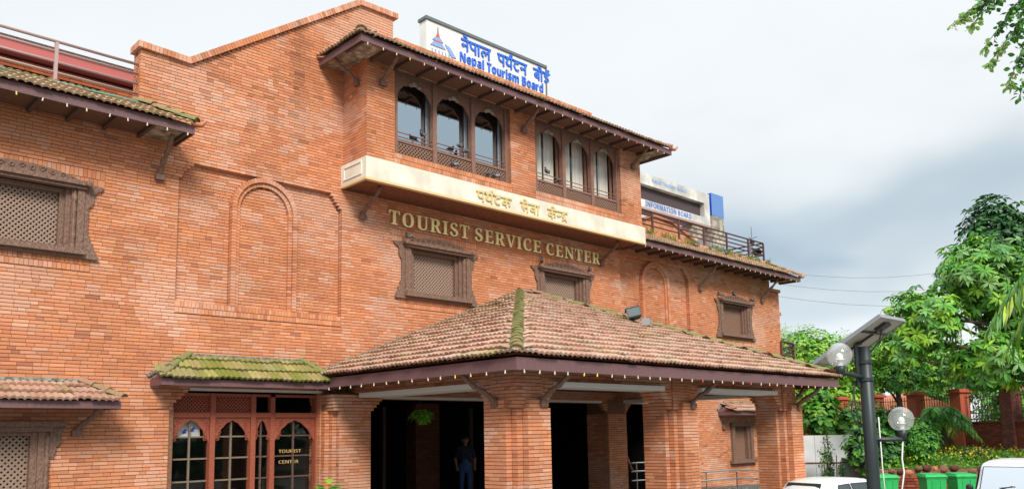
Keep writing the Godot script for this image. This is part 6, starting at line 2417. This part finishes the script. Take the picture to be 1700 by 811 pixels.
func plants(R: Vector3, B: Vector3, A0: Vector3) -> void:
	# the big-leaved tree on the right
	var blobs := [[Vector3(28.5, 6.8, 6.9), Vector3(1.9, 1.35, 1.7)], [Vector3(26.75, 5.5, 5.6), Vector3(1.35, 1.1, 1.3)], [Vector3(26.2, 4.6, 5.0), Vector3(0.9, 0.6, 0.8)], [Vector3(29.4, 5.4, 8.0), Vector3(2.0, 1.3, 1.8)], [Vector3(27.9, 4.2, 7.0), Vector3(1.6, 0.95, 1.4)], [Vector3(29.2, 3.75, 8.7), Vector3(1.5, 0.7, 1.3)]]
	tree("broad_leaved_tree", "large tree with big glossy leaves in whorls on the right edge above the van", Vector3(29.9, 1.1, 8.2), Vector3(28.9, 5.4, 7.4), 0.17, blobs, 1500, 9, 0.255, M.leaf_big, 0.10, [0, 0, 1, 2, 2, 5], 0.30, "", 280)
	tree("tall_dark_tree", "tall dark narrow tree rising behind the big-leaved tree", Vector3(44.5, 0.5, 3.0), Vector3(44.3, 12.0, 3.2), 0.25, [[Vector3(44.2, 11.3, 3.0), Vector3(1.5, 2.1, 1.5)], [Vector3(45.6, 10.2, 4.4), Vector3(1.7, 2.2, 1.7)], [Vector3(43.4, 9.3, 2.0), Vector3(1.1, 1.5, 1.2)], [Vector3(46.8, 11.6, 6.2), Vector3(1.3, 1.7, 1.4)]], 1500, 6, 0.34, M.leaf_small, 0.25, [3, 3, 1], 0.2)
	tree("fine_leaved_tree", "loose tree with fine mid-green leaves behind the street lamp", Vector3(32.8, 1.3, 2.2), Vector3(32.5, 4.6, 2.4), 0.12, [[Vector3(32.3, 5.3, 2.2), Vector3(1.7, 1.0, 1.6)], [Vector3(33.6, 4.6, 3.4), Vector3(1.5, 0.95, 1.5)], [Vector3(31.9, 4.1, 2.6), Vector3(1.2, 0.6, 1.2)]], 1100, 6, 0.17, M.leaf_small, 0.16, [0, 2, 1], 0.45)
	tree("bright_tree", "bright yellow-green bushy tree beyond the curved balcony", Vector3(43.5, 0.8, -6.0), Vector3(43.5, 5.0, -6.0), 0.18, [[Vector3(43.0, 6.0, -6.3), Vector3(2.4, 1.7, 2.2)], [Vector3(44.7, 5.4, -4.0), Vector3(2.4, 1.7, 2.2)], [Vector3(41.6, 5.0, -7.6), Vector3(1.8, 1.6, 1.8)], [Vector3(44.0, 3.6, -5.5), Vector3(3.0, 1.3, 2.6)]], 2600, 6, 0.26, M.leaf_small, 0.22, [2, 0, 2], 0.2)
	tree("feathery_tree", "pale feathery tree in the distance right of the building", Vector3(60.0, 0.5, -15.5), Vector3(60.0, 7.0, -15.5), 0.2, [[Vector3(58.5, 8.0, -15.5), Vector3(2.8, 2.2, 2.6)], [Vector3(61.2, 7.4, -12.8), Vector3(2.6, 2.0, 2.4)], [Vector3(60.0, 5.0, -14.0), Vector3(4.0, 2.0, 3.5)]], 2200, 5, 0.34, M.leaflet, 0.5, [2, 5, 2], -0.3)
	for k in 5:
		var at: Vector3 = [Vector3(47, 0.8, 2.0), Vector3(43.0, 0.8, 9.5), Vector3(40.0, 0.8, 13.5), Vector3(52.0, 0.8, -4.0), Vector3(38.6, 0.8, 4.5)][k]
		var hgt: float = [6.0, 5.6, 5.4, 7.0, 4.6][k]
		tree("garden_tree", ["round green tree beyond the wall behind the street lamp", "bushy green tree behind the iron bars at the right", "dense tree at the far right behind the palm fronds", "distant green tree above the hoarding", "small leafy tree just beyond the boundary wall"][k], at, at + Vector3.UP * hgt * 0.7, 0.16, [[at + Vector3(0, hgt * 0.75, 0), Vector3(2.3, 1.5, 2.2)], [at + Vector3(-1.2, hgt * 0.5, 0.8), Vector3(1.8, 1.3, 1.7)], [at + Vector3(1.0, hgt * 0.48, 1.2), Vector3(1.9, 1.2, 1.8)], [at + Vector3(0.2, hgt * 0.25, 0.3), Vector3(1.9, 0.9, 1.9)]], 1500, 6, 0.24, M.leaf_small, 0.2, [[0, 1], [1, 3], [1, 0], [0, 2], [0, 2, 1]][k], 0.2, "trees beyond the boundary wall")
	# the palm at the wall, and the tall palm whose fronds reach in at the right edge
	palm("small_palm", "small drooping palm with yellowing lower fronds before the red wall", Vector3(31.2, 1.25, 4.35), 1.35, 26, 1.15, 0.85, 0.42, [1, 0, 4])
	palm("tall_palm", "tall palm whose long narrow fronds reach in from the right edge", Vector3(17.2, GROUND, 11.9), 5.75, 24, 2.0, 1.05, 0.62, [0, 2, 1, 4])
	# shrubs and creepers
	shrub("leafy_creeper", "mass of broad-leaved creeper spilling over the top of the white hoarding", Vector3(28.1, GROUND, 1.3), [[Vector3(27.95, 2.65, 1.5), Vector3(0.95, 0.75, 0.7)], [Vector3(28.7, 2.35, 2.2), Vector3(0.8, 0.6, 0.6)], [Vector3(27.9, 3.35, 1.5), Vector3(0.55, 0.45, 0.5)], [Vector3(29.1, 2.2, 2.7), Vector3(0.6, 0.5, 0.5)]], 560, 5, 0.20, M.leaf_round, 0.10, [0, 1, 2, 0], "", 0.4)
	shrub("wall_shrub", "tall leafy shrub against the red boundary wall just left of the lamp pole", Vector3(33.0, 1.0, 0.9), [[Vector3(33.0, 2.4, 0.9), Vector3(1.0, 0.9, 0.9)], [Vector3(33.9, 2.1, -0.4), Vector3(0.9, 0.8, 0.8)], [Vector3(32.6, 2.3, 2.2), Vector3(0.7, 0.8, 0.7)]], 620, 6, 0.17, M.leaf_round, 0.10, [0, 1, 2])
	shrub("round_bush", "dense round green bush below the right-hand lamp globe", Vector3(27.5, 0.95, 4.95), [[Vector3(27.5, 1.75, 4.9), Vector3(0.62, 0.75, 0.6)]], 420, 6, 0.12, M.leaf_small, 0.08, [1, 0])
	shrub("dark_bush", "dark bush behind the green bin at the lamp pole", Vector3(25.6, 0.85, 3.6), [[Vector3(25.9, 1.55, 3.7), Vector3(0.6, 0.75, 0.5)], [Vector3(26.6, 1.5, 4.2), Vector3(0.45, 0.65, 0.45)]], 420, 6, 0.13, M.leaf_round, 0.08, [0, 1, 3])
	shrub("clipped_shrub", "clipped dome of a dark shrub on the lawn", Vector3(29.75, 0.98, 5.75), [[Vector3(29.75, 1.13, 5.75), Vector3(0.52, 0.36, 0.5)]], 900, 6, 0.07, M.leaf_small, 0.03, [3, 1])
	shrub("grey_sapling", "thin grey-leaved sapling in front of the white hoarding", Vector3(26.1, GROUND, 2.5), [[Vector3(26.1, 0.9, 2.5), Vector3(0.28, 0.5, 0.28)], [Vector3(26.12, 1.4, 2.5), Vector3(0.26, 0.36, 0.26)], [Vector3(26.05, 0.5, 2.5), Vector3(0.34, 0.4, 0.34)], [Vector3(26.1, 1.75, 2.5), Vector3(0.17, 0.26, 0.17)]], 150, 4, 0.10, M.leaf_small, 0.08, [3, 5])
	shrub("small_sapling", "second smaller sapling beside the leaning iron post", Vector3(26.55, GROUND, 2.75), [[Vector3(26.55, 0.85, 2.75), Vector3(0.12, 0.3, 0.12)], [Vector3(26.55, 0.5, 2.75), Vector3(0.12, 0.3, 0.12)]], 60, 4, 0.08, M.leaf_small, 0.08, [1, 0])
	# the flower bed along the wall's top
	var fl := []
	for i in 2600:
		var s := rng.randf_range(0.2, 7.5)
		var t := rng.randf_range(0.28, 1.9)
		var p := A0 + R * s + B * t + Vector3.UP * (0.88 + 0.11 * t + rng.randf() * rng.randf() * 0.38)
		var d := (sphere_dir() + Vector3.UP * 0.5).normalized()
		var z := rng.randf_range(0.07, 0.17)
		fl.append([Transform3D(leaf_basis(d) * Basis.from_scale(Vector3.ONE * z), p), green([0, 2, 1, 4][i % 4])])
	var bed := many("bed_plants", M.leaf_small, fl, M.leaf, self)
	tag(bed, "low green bedding plants along the top of the brick retaining wall", "plants")
	var yl := []
	for i in 420:
		var s := absf(rng.randfn(3.2, 1.5)) if i % 3 else rng.randf_range(0.5, 7.0)
		var t := rng.randf_range(0.4, 2.1)
		var p := A0 + R * s + B * t + Vector3.UP * (1.08 + 0.11 * t + rng.randf() * 0.24)
		yl.append([Transform3D(leaf_basis(sphere_dir() + Vector3.UP) * Basis.from_scale(Vector3.ONE * rng.randf_range(0.05, 0.085)), p), Color(0.78, 0.55, 0.02) * rng.randf_range(0.7, 1.1)])
	tag(many("yellow_flowers", M.leaf_round, yl, M.leaf, self), "scattered yellow flowers among the bedding plants", "flowers")
	# blades of grass on the lawn
	var gr := []
	for i in 9000:
		var s := rng.randf_range(0.5, 12.0)
		var t := rng.randf_range(1.6, 6.8)
		var y := 0.90 + 0.125 * t if t < 2.0 else 1.12 + (t - 2.0) * 0.075
		var p := A0 + R * s + B * t + Vector3.UP * y
		gr.append([Transform3D(leaf_basis(Vector3(rng.randf_range(-0.4, 0.4), 1, rng.randf_range(-0.4, 0.4))) * Basis.from_scale(Vector3.ONE * rng.randf_range(0.08, 0.16)), p), Color(0.075, 0.25, 0.02) * rng.randf_range(0.7, 1.3)])
	tag(many("grass", M.leaflet, gr, M.leaf, self), "short bright green grass on the lawn below the red wall", "grass")
	# the branch hanging in at the top right, from a tree that stands outside the picture
	var br := thing("overhanging_tree", "tree branch of small dark leaves hanging in at the top right corner", "tree", Vector3(10.6, GROUND, 14.6))
	var w := MB.new(true)
	w.tube([Vector3(10.9, GROUND, 14.9), Vector3(10.8, 2.0, 14.8), Vector3(10.6, 5.0, 14.5), Vector3(10.3, 7.0, 14.2)], [0.22, 0.19, 0.16, 0.12], 10)
	var list := []
	var ends := [[Vector3(8.33, 6.02, 12.52), 0.35], [Vector3(8.42, 6.12, 12.62), 0.4], [Vector3(8.50, 6.02, 12.66), 0.3], [Vector3(8.62, 5.82, 12.72), 0.5], [Vector3(8.58, 5.62, 12.75), 0.45], [Vector3(8.76, 5.42, 12.86), 0.5], [Vector3(8.83, 5.32, 12.93), 0.6], [Vector3(8.86, 5.62, 12.98), 0.5], [Vector3(8.80, 5.90, 12.95), 0.5], [Vector3(8.74, 6.12, 12.9), 0.5], [Vector3(8.95, 5.95, 13.1), 0.5], [Vector3(8.66, 6.22, 12.80), 0.4], [Vector3(9.1, 5.7, 13.2), 0.5], [Vector3(8.95, 6.3, 13.05), 0.4]]
	for e in ends:
		var s := Vector3(9.35, 6.75, 13.35) + sphere_dir() * 0.2
		var tip: Vector3 = e[0]
		var k1 := s.lerp(tip, 0.55) + Vector3.UP * 0.22
		var pts := []
		for i in 9:
			var t := i / 8.0
			pts.append(s.lerp(k1, t).lerp(k1.lerp(tip, t), t))
		w.tube(pts, [0.02, 0.016, 0.012, 0.010, 0.008, 0.006, 0.005, 0.004, 0.003], 5)
		w.tube([Vector3(10.3, 7.0, 14.2), Vector3(9.8, 7.05, 13.8), s], [0.05, 0.035, 0.02], 6)
		for i in 100:
			var t := 1.0 - pow(rng.randf(), 1.25) * 0.62
			var kf := t * 8.0
			var j := mini(int(kf), 7)
			var p: Vector3 = pts[j].lerp(pts[j + 1], kf - j)
			var d := (sphere_dir() * 0.8 - Vector3.UP * 0.55).normalized()
			var z := rng.randf_range(0.036, 0.066)
			list.append([Transform3D(leaf_basis(d, sphere_dir()) * Basis.from_scale(Vector3.ONE * z), p + d * rng.randf() * 0.05), green([1, 3, 1, 0][i % 4])])
	build("trunk", w, M.bark, br)
	share_leaves(list, M.leaf_round, br, br, 160)


func palm(called: String, label: String, base: Vector3, trunk_h: float, n: int, long: float, fall: float, leaf_long: float, kinds: Array) -> void:
	var o := thing(called, label, "palm", base)
	var t := MB.new()
	var pts := []
	var rad := []
	for i in 17:
		pts.append(base + Vector3(0.03 * sin(i * 0.5), trunk_h * i / 16.0, 0.02 * i / 16.0))
		rad.append((0.11 if trunk_h < 2.0 else 0.15) * (1.0 + (0.12 if i % 2 else 0.0)) * (1.15 - 0.02 * i))
	t.tube(pts, rad, 10)
	build("trunk", t, M.bark, o)
	var list := []
	var rib := MB.new()
	for i in n:
		var a := i * 2.39996
		var lift := 1.5 - 2.0 * float(i) / n
		var ks: Array = [kinds[0], kinds[1]] if i < n * 0.7 else kinds
		frond(list, rib, pts[-1] + Vector3.UP * 0.05, Vector3(cos(a), lift, sin(a)).normalized(), long * rng.randf_range(0.85, 1.1), fall * (0.6 if lift < 0 else 1.0), 26, leaf_long, ks)
	build("frond_ribs", rib, M.bark, o)
	many("fronds", M.leaflet, list, M.leaf, o)


# the belt of trees on the photographer's side of the road, which the glazed entrance mirrors
func far_side_trees() -> void:
	var list := []
	for i in 9000:
		var k := rng.randi() % 12
		var c := Vector3(-2.0 + k * 6.5, 1.9 + 0.5 * (k % 3), 40.0 + 4.0 * (k % 2))
		var d := sphere_dir()
		var p := c + d * Vector3(4.0, 2.6, 2.6) * pow(rng.randf(), 0.4)
		if p.y < GROUND + 0.1:
			continue
		list.append([Transform3D(leaf_basis(d + sphere_dir() * 0.6) * Basis.from_scale(Vector3.ONE * rng.randf_range(0.5, 1.0)), p), green([0, 1, 3][i % 3])])
	tag(many("tree_belt", M.leaf_round, list, M.leaf, self), "belt of dense green trees across the road, mirrored in the entrance glass", "trees")


# ---------------------------------------------------------------- vehicles
# stations from tail to nose: x, half width, floor, sill-to-belt height, roof height, half width of the roof
func shell(mb: MB, st: Array) -> void:
	var rings := []
	for s in st:
		var ring := []
		var w: float = s[1]
		var lo: float = s[2]
		var belt: float = s[3]
		var top: float = s[4]
		var rw: float = s[5]
		var half := [Vector2(w * 0.80, lo), Vector2(w * 0.97, lo + 0.10), Vector2(w, lerpf(lo, belt, 0.55)), Vector2(w * 0.985, belt - 0.03), Vector2(w * 0.96, belt), Vector2(lerpf(w * 0.96, rw, 0.55), lerpf(belt, top, 0.55)), Vector2(rw, top - 0.05), Vector2(rw * 0.88, top - 0.012), Vector2(rw * 0.5, top)]
		for p in half:
			ring.append(Vector3(s[0], p.y, p.x))
		for i in range(half.size() - 1, -1, -1):
			ring.append(Vector3(s[0], half[i].y, -half[i].x))
		rings.append(ring)
	var n: int = rings[0].size()
	for i in rings.size() - 1:
		for k in n:
			var j := (k + 1) % n
			mb.quad(rings[i][k], rings[i + 1][k], rings[i + 1][j], rings[i][j])
	for k in range(1, n - 1):
		mb.tri(rings[0][0], rings[0][k], rings[0][k + 1])
		mb.tri(rings[-1][0], rings[-1][k + 1], rings[-1][k])


func wheels(o: Node3D, xs: Array, z: float, r: float) -> void:
	for x in xs:
		for s in [-1.0, 1.0]:
			var t := MB.new(true)
			var xf := Transform3D(Basis(Vector3.RIGHT, PI / 2 * s), Vector3(x, r, s * z))
			t.lathe([Vector2(r * 0.62, -0.09), Vector2(r * 0.95, -0.09), Vector2(r, -0.06), Vector2(r, 0.06), Vector2(r * 0.95, 0.09), Vector2(r * 0.62, 0.09)], xf, 22)
			var w := build("wheel", t, M.rubber, o)
			var rm := MB.new()
			rm.lathe([Vector2(0, 0.03), Vector2(r * 0.2, 0.05), Vector2(r * 0.5, 0.04), Vector2(r * 0.62, 0.08), Vector2(r * 0.62, -0.05)], xf, 16)
			build("rim", rm, M.grey_metal, w)


func glass_quad(o: Node3D, called: String, p: Array, out: Vector3, gm: Material = null) -> void:
	var g := MB.new()
	var q := []
	for v in p:
		q.append(v + out * 0.012)
	g.quad(q[0], q[1], q[2], q[3])
	var i := build(called, g, gm if gm else M.car_glass, o)
	var f := MB.new()
	for k in 4:
		f.bar(q[k], q[(k + 1) % 4], 0.018, 0.012, out)
	build("seal", f, M.rubber, i)


func cars() -> void:
	var R := view_right()
	var B := Vector3(R.z, 0, -R.x)
	# hatchback beside the porch, tail towards the left
	var c := thing("white_hatchback", "white hatchback car parked between the porch's right column and the street lamp", "car", Vector3(19.45, GROUND, 6.07))
	var hx := (R * 0.86 + B * 0.5).normalized()
	c.basis = Basis(hx, Vector3.UP, hx.cross(Vector3.UP))
	c.set_meta("own_axes", true)
	var b := MB.new(true)
	shell(b, [[-1.78, 0.66, 0.42, 0.80, 0.82, 0.56], [-1.72, 0.76, 0.30, 0.92, 0.95, 0.64], [-1.60, 0.79, 0.22, 0.96, 1.12, 0.62], [-1.35, 0.80, 0.20, 0.97, 1.36, 0.58], [-1.1, 0.80, 0.20, 0.97, 1.42, 0.58], [-0.5, 0.80, 0.20, 0.96, 1.455, 0.59], [0.05, 0.80, 0.20, 0.95, 1.43, 0.58], [0.35, 0.80, 0.20, 0.94, 1.33, 0.56], [0.85, 0.79, 0.20, 0.92, 0.985, 0.60], [1.3, 0.77, 0.22, 0.84, 0.88, 0.60], [1.62, 0.72, 0.26, 0.72, 0.74, 0.55], [1.75, 0.60, 0.32, 0.58, 0.60, 0.45]])
	build("body", b, M.car_paint, c)
	for s in [-1.0, 1.0]:
		var o := Vector3(0, 0.35, s)
		var y0 := 0.985
		var z0: float = 0.768 * s
		var z1: float = 0.625 * s
		var lists := [[Vector3(-1.22, y0, z0), Vector3(-0.62, y0, z0), Vector3(-0.66, 1.33, z1), Vector3(-1.02, 1.31, z1)], [Vector3(-0.56, y0, z0), Vector3(0.02, y0, z0), Vector3(-0.06, 1.335, z1), Vector3(-0.60, 1.335, z1)], [Vector3(0.08, y0, z0), Vector3(0.62, y0 - 0.02, z0), Vector3(0.22, 1.27, z1), Vector3(0.0, 1.33, z1)]]
		for l in lists:
			if s > 0:
				glass_quad(c, "side_window", l, o.normalized())
			else:
				glass_quad(c, "side_window", [l[1], l[0], l[3], l[2]], o.normalized())
		var m := MB.new(true)
		m.ball(Vector3(0.55, 1.02, s * 0.88), Vector3(0.06, 0.07, 0.10), Basis(), 10, 7)
		build("mirror", m, M.car_paint, c)
		var tl := MB.new()
		tl.box(Vector3(-1.70, 0.82, s * 0.64), Vector3(0.08, 0.22, 0.14))
		build("tail_light", tl, M.bulb_red, c)
		var hl := MB.new(true)
		hl.ball(Vector3(1.52, 0.70, s * 0.58), Vector3(0.16, 0.07, 0.11), Basis(), 10, 7)
		build("headlight", hl, M.globe, c)
	glass_quad(c, "rear_window", [Vector3(-1.63, 0.99, -0.54), Vector3(-1.63, 0.99, 0.54), Vector3(-1.37, 1.34, 0.46), Vector3(-1.37, 1.34, -0.46)], Vector3(-0.8, 0.6, 0))
	glass_quad(c, "windscreen", [Vector3(0.83, 0.985, 0.56), Vector3(0.83, 0.985, -0.56), Vector3(0.36, 1.33, -0.48), Vector3(0.36, 1.33, 0.48)], Vector3(0.6, 0.8, 0))
	wheels(c, [-1.12, 1.12], 0.71, 0.28)
	var bp := MB.new()
	bp.box(Vector3(-1.76, 0.42, 0), Vector3(0.10, 0.18, 1.3))
	build("bumper", bp, M.car_paint, c)
	# the van at the right edge, its nose towards the photographer
	var v := thing("white_van", "boxy white van facing forward at the lower right corner", "van", Vector3(22.85, GROUND, 8.85))
	var vx := (-B * 0.76 - R * 0.65).normalized()
	v.basis = Basis(vx, Vector3.UP, vx.cross(Vector3.UP))
	v.set_meta("own_axes", true)
	var vb := MB.new(true)
	shell(vb, [[-1.75, 0.68, 0.30, 0.98, 1.58, 0.56], [-1.68, 0.74, 0.25, 1.02, 1.70, 0.62], [-1.0, 0.75, 0.25, 1.02, 1.76, 0.63], [0.2, 0.75, 0.25, 1.02, 1.76, 0.63], [0.80, 0.75, 0.25, 1.02, 1.73, 0.62], [1.05, 0.745, 0.25, 1.02, 1.64, 0.61], [1.38, 0.735, 0.25, 1.0, 1.12, 0.66], [1.50, 0.725, 0.26, 0.94, 0.99, 0.66], [1.60, 0.70, 0.28, 0.78, 0.80, 0.62], [1.64, 0.64, 0.34, 0.60, 0.62, 0.56]])
	build("body", vb, M.car_paint, v)
	glass_quad(v, "windscreen", [Vector3(1.395, 1.09, 0.60), Vector3(1.395, 1.09, -0.60), Vector3(1.085, 1.62, -0.54), Vector3(1.085, 1.62, 0.54)], Vector3(0.86, 0.5, 0), M.windscreen)
	for s in [-1.0, 1.0]:
		var o := Vector3(0, 0.25, s).normalized()
		var z0: float = 0.725 * s
		var z1: float = 0.645 * s
		for l in [[Vector3(0.55, 1.06, z0), Vector3(1.22, 1.06, z0), Vector3(0.98, 1.60, z1), Vector3(0.57, 1.62, z1)], [Vector3(-0.45, 1.06, z0), Vector3(0.45, 1.06, z0), Vector3(0.43, 1.62, z1), Vector3(-0.43, 1.62, z1)], [Vector3(-1.5, 1.06, z0), Vector3(-0.55, 1.06, z0), Vector3(-0.53, 1.62, z1), Vector3(-1.45, 1.60, z1)]]:
			if s > 0:
				glass_quad(v, "side_window", l, o)
			else:
				glass_quad(v, "side_window", [l[1], l[0], l[3], l[2]], o)
		var m := MB.new(true)
		m.ball(Vector3(1.16, 1.14, s * 0.86), Vector3(0.045, 0.085, 0.085), Basis(), 10, 7)
		m.tube([Vector3(1.14, 1.08, s * 0.72), Vector3(1.15, 1.10, s * 0.84)], [0.015], 5)
		build("mirror", m, M.black, v)
		var hl := MB.new()
		hl.box(Vector3(1.585, 0.74, s * 0.52), Vector3(0.10, 0.15, 0.24), Basis(Vector3(0, 0, 1), 0.25))
		var hh := build("headlight", hl, M.globe, v)
		var hb := MB.new()
		hb.box(Vector3(1.555, 0.745, s * 0.52), Vector3(0.10, 0.19, 0.28), Basis(Vector3(0, 0, 1), 0.25))
		build("surround", hb, M.black, hh)
		var wp := MB.new()
		wp.bar(Vector3(1.42, 1.085, s * 0.30), Vector3(1.345, 1.20, s * 0.30 - 0.36), 0.016, 0.016)
		wp.bar(Vector3(1.37, 1.15, s * 0.30 - 0.1), Vector3(1.35, 1.19, s * 0.30 - 0.42), 0.022, 0.022)
		build("wiper", wp, M.black, v)
	wheels(v, [-1.05, 1.0], 0.66, 0.27)
	var bu := MB.new()
	bu.box(Vector3(1.62, 0.42, 0), Vector3(0.12, 0.20, 1.36))
	build("bumper", bu, M.black, v)
	var np := MB.new()
	np.box(Vector3(1.69, 0.44, 0), Vector3(0.01, 0.11, 0.5))
	build("number_plate", np, M.white, v)


# ---------------------------------------------------------------- people
# joints in the person's own axes: feet at y = 0, facing +z
func person(label: String, at: Vector3, turn: float, shirt: Material, trousers: Material, hand_l: Vector3, hand_r: Vector3, scale_ := 1.0) -> void:
	var o := thing("person", label, "person", at, "", turn)
	o.set_meta("own_axes", true)
	o.scale = Vector3.ONE * scale_
	var hip := Vector3(0, 0.93, 0)
	var chest := Vector3(0, 1.28, 0.01)
	var neck := Vector3(0, 1.46, 0.0)
	var head := Vector3(0, 1.60, 0.02)
	var skin := MB.new(true)
	var sk := [[neck - Vector3(0, 0.06, 0), neck + Vector3(0, 0.06, 0.005), 0.058, 0.052]]
	var sh := []
	var tr := [[hip + Vector3(0, 0.06, 0), hip - Vector3(0, 0.06, 0), 0.135, 0.14]]
	for s in [-1.0, 1.0]:
		var shd := Vector3(s * 0.175, 1.40, 0)
		var hand: Vector3 = hand_l if s > 0 else hand_r
		var el := shd.lerp(hand, 0.5) + Vector3(s * 0.06, -0.05, -0.09)
		sh.append([shd, shd.lerp(el, 0.85), 0.062, 0.050])
		sk.append([shd.lerp(el, 0.75), el, 0.043, 0.040])
		sk.append([el, el.lerp(hand, 0.95), 0.041, 0.028])
		# hand: palm, four fingers, thumb
		var d := (hand - el).normalized()
		var side := d.cross(Vector3(0, 0, 1) if absf(d.z) < 0.8 else Vector3.UP).normalized()
		var nrm := side.cross(d)
		sk.append([hand, hand + d * 0.07, 0.030, 0.032])
		for f in 4:
			var b0 := hand + d * 0.085 + side * (f - 1.5) * 0.019
			var l: float = [0.062, 0.074, 0.07, 0.054][f]
			var k1 := b0 + (d * 0.9 + nrm * 0.25).normalized() * l * 0.55
			sk.append([b0, k1, 0.0095, 0.0088])
			sk.append([k1, k1 + (d * 0.7 + nrm * 0.6).normalized() * l * 0.5, 0.0088, 0.0075])
		var tb := hand + d * 0.03 + side * 0.03
		sk.append([tb, tb + (side * 0.7 + d * 0.8).normalized() * 0.055, 0.012, 0.0085])
		var hp := Vector3(s * 0.095, 0.90, 0)
		var kn := Vector3(s * 0.105, 0.49, 0.02 + 0.02 * s)
		var an := Vector3(s * 0.11, 0.09, -0.02 + 0.03 * s)
		tr.append([hp, kn, 0.092, 0.062])
		tr.append([kn, an, 0.062, 0.050])
	for y in [[1.02, 0.115, 0.13], [1.18, 0.13, 0.14], [1.34, 0.13, 0.12]]:
		sh.append([Vector3(-0.07, y[0], 0), Vector3(0.07, y[0], 0), y[1] * 0.85, y[1] * 0.85])
	sh.append([Vector3(-0.14, 1.39, 0), Vector3(0.14, 1.39, 0), 0.066, 0.066])
	field(skin, sk, 0.010, 0.014)
	var body := put("body", skin.mesh(), M.skin, o)
	var hm := MB.new(true)
	field(hm, [[head + Vector3(0, 0.03, -0.005), head + Vector3(0, 0.035, -0.02), 0.094, 0.092], [head + Vector3(0, -0.05, 0.025), head + Vector3(0, -0.085, 0.04), 0.062, 0.042], [head + Vector3(0, 0.0, 0.095), head + Vector3(0, -0.025, 0.112), 0.011, 0.015], [head + Vector3(-0.093, -0.01, -0.01), head + Vector3(-0.094, 0.02, -0.012), 0.014, 0.016], [head + Vector3(0.093, -0.01, -0.01), head + Vector3(0.094, 0.02, -0.012), 0.014, 0.016], [head + Vector3(-0.02, -0.062, 0.088), head + Vector3(0.02, -0.062, 0.088), 0.009, 0.009]], 0.007, 0.018)
	put("head", hm.mesh(), M.skin, body)
	var hr := MB.new(true)
	field(hr, [[head + Vector3(0, 0.055, -0.02), head + Vector3(0, 0.06, 0.0), 0.102, 0.096], [head + Vector3(0, 0.0, -0.06), head + Vector3(0, -0.03, -0.06), 0.075, 0.06]], 0.009, 0.02)
	put("hair", hr.mesh(), M.hair, body)
	var ey := MB.new(true)
	for s in [-1.0, 1.0]:
		ey.ball(head + Vector3(s * 0.033, 0.008, 0.083), Vector3(0.013, 0.007, 0.008), Basis(), 8, 6)
		ey.tube([head + Vector3(s * 0.018, 0.032, 0.094), head + Vector3(s * 0.05, 0.030, 0.082)], [0.005], 5)
	put("eyes", ey.mesh(), M.hair, body)
	var sm := MB.new(true)
	field(sm, sh, 0.014, 0.05)
	put("shirt", sm.mesh(), shirt, o)
	var tm := MB.new(true)
	field(tm, tr, 0.014, 0.04)
	put("trousers", tm.mesh(), trousers, o)
	for s in [-1.0, 1.0]:
		var so := MB.new(true)
		field(so, [[Vector3(s * 0.11, 0.055, -0.05 + 0.03 * s), Vector3(s * 0.125, 0.04, 0.13 + 0.03 * s), 0.045, 0.036]], 0.012, 0.02)
		put("shoe", so.mesh(), M.black, o)


func people() -> void:
	person("person in a dark shirt and blue jeans standing in the dark porch entrance", Vector3(15.05, 0.43, -2.6), -0.55, M.shirt_dark, M.jeans, Vector3(0.25, 0.90, 0.06), Vector3(-0.25, 0.90, 0.06))
	person("person in a red top half hidden by the back pillar, hand on the steel rail", Vector3(19.02, 0.43, -0.36), -0.5, M.shirt_red, M.jeans, Vector3(0.26, 0.86, 0.34), Vector3(-0.24, 0.88, 0.05), 0.86)
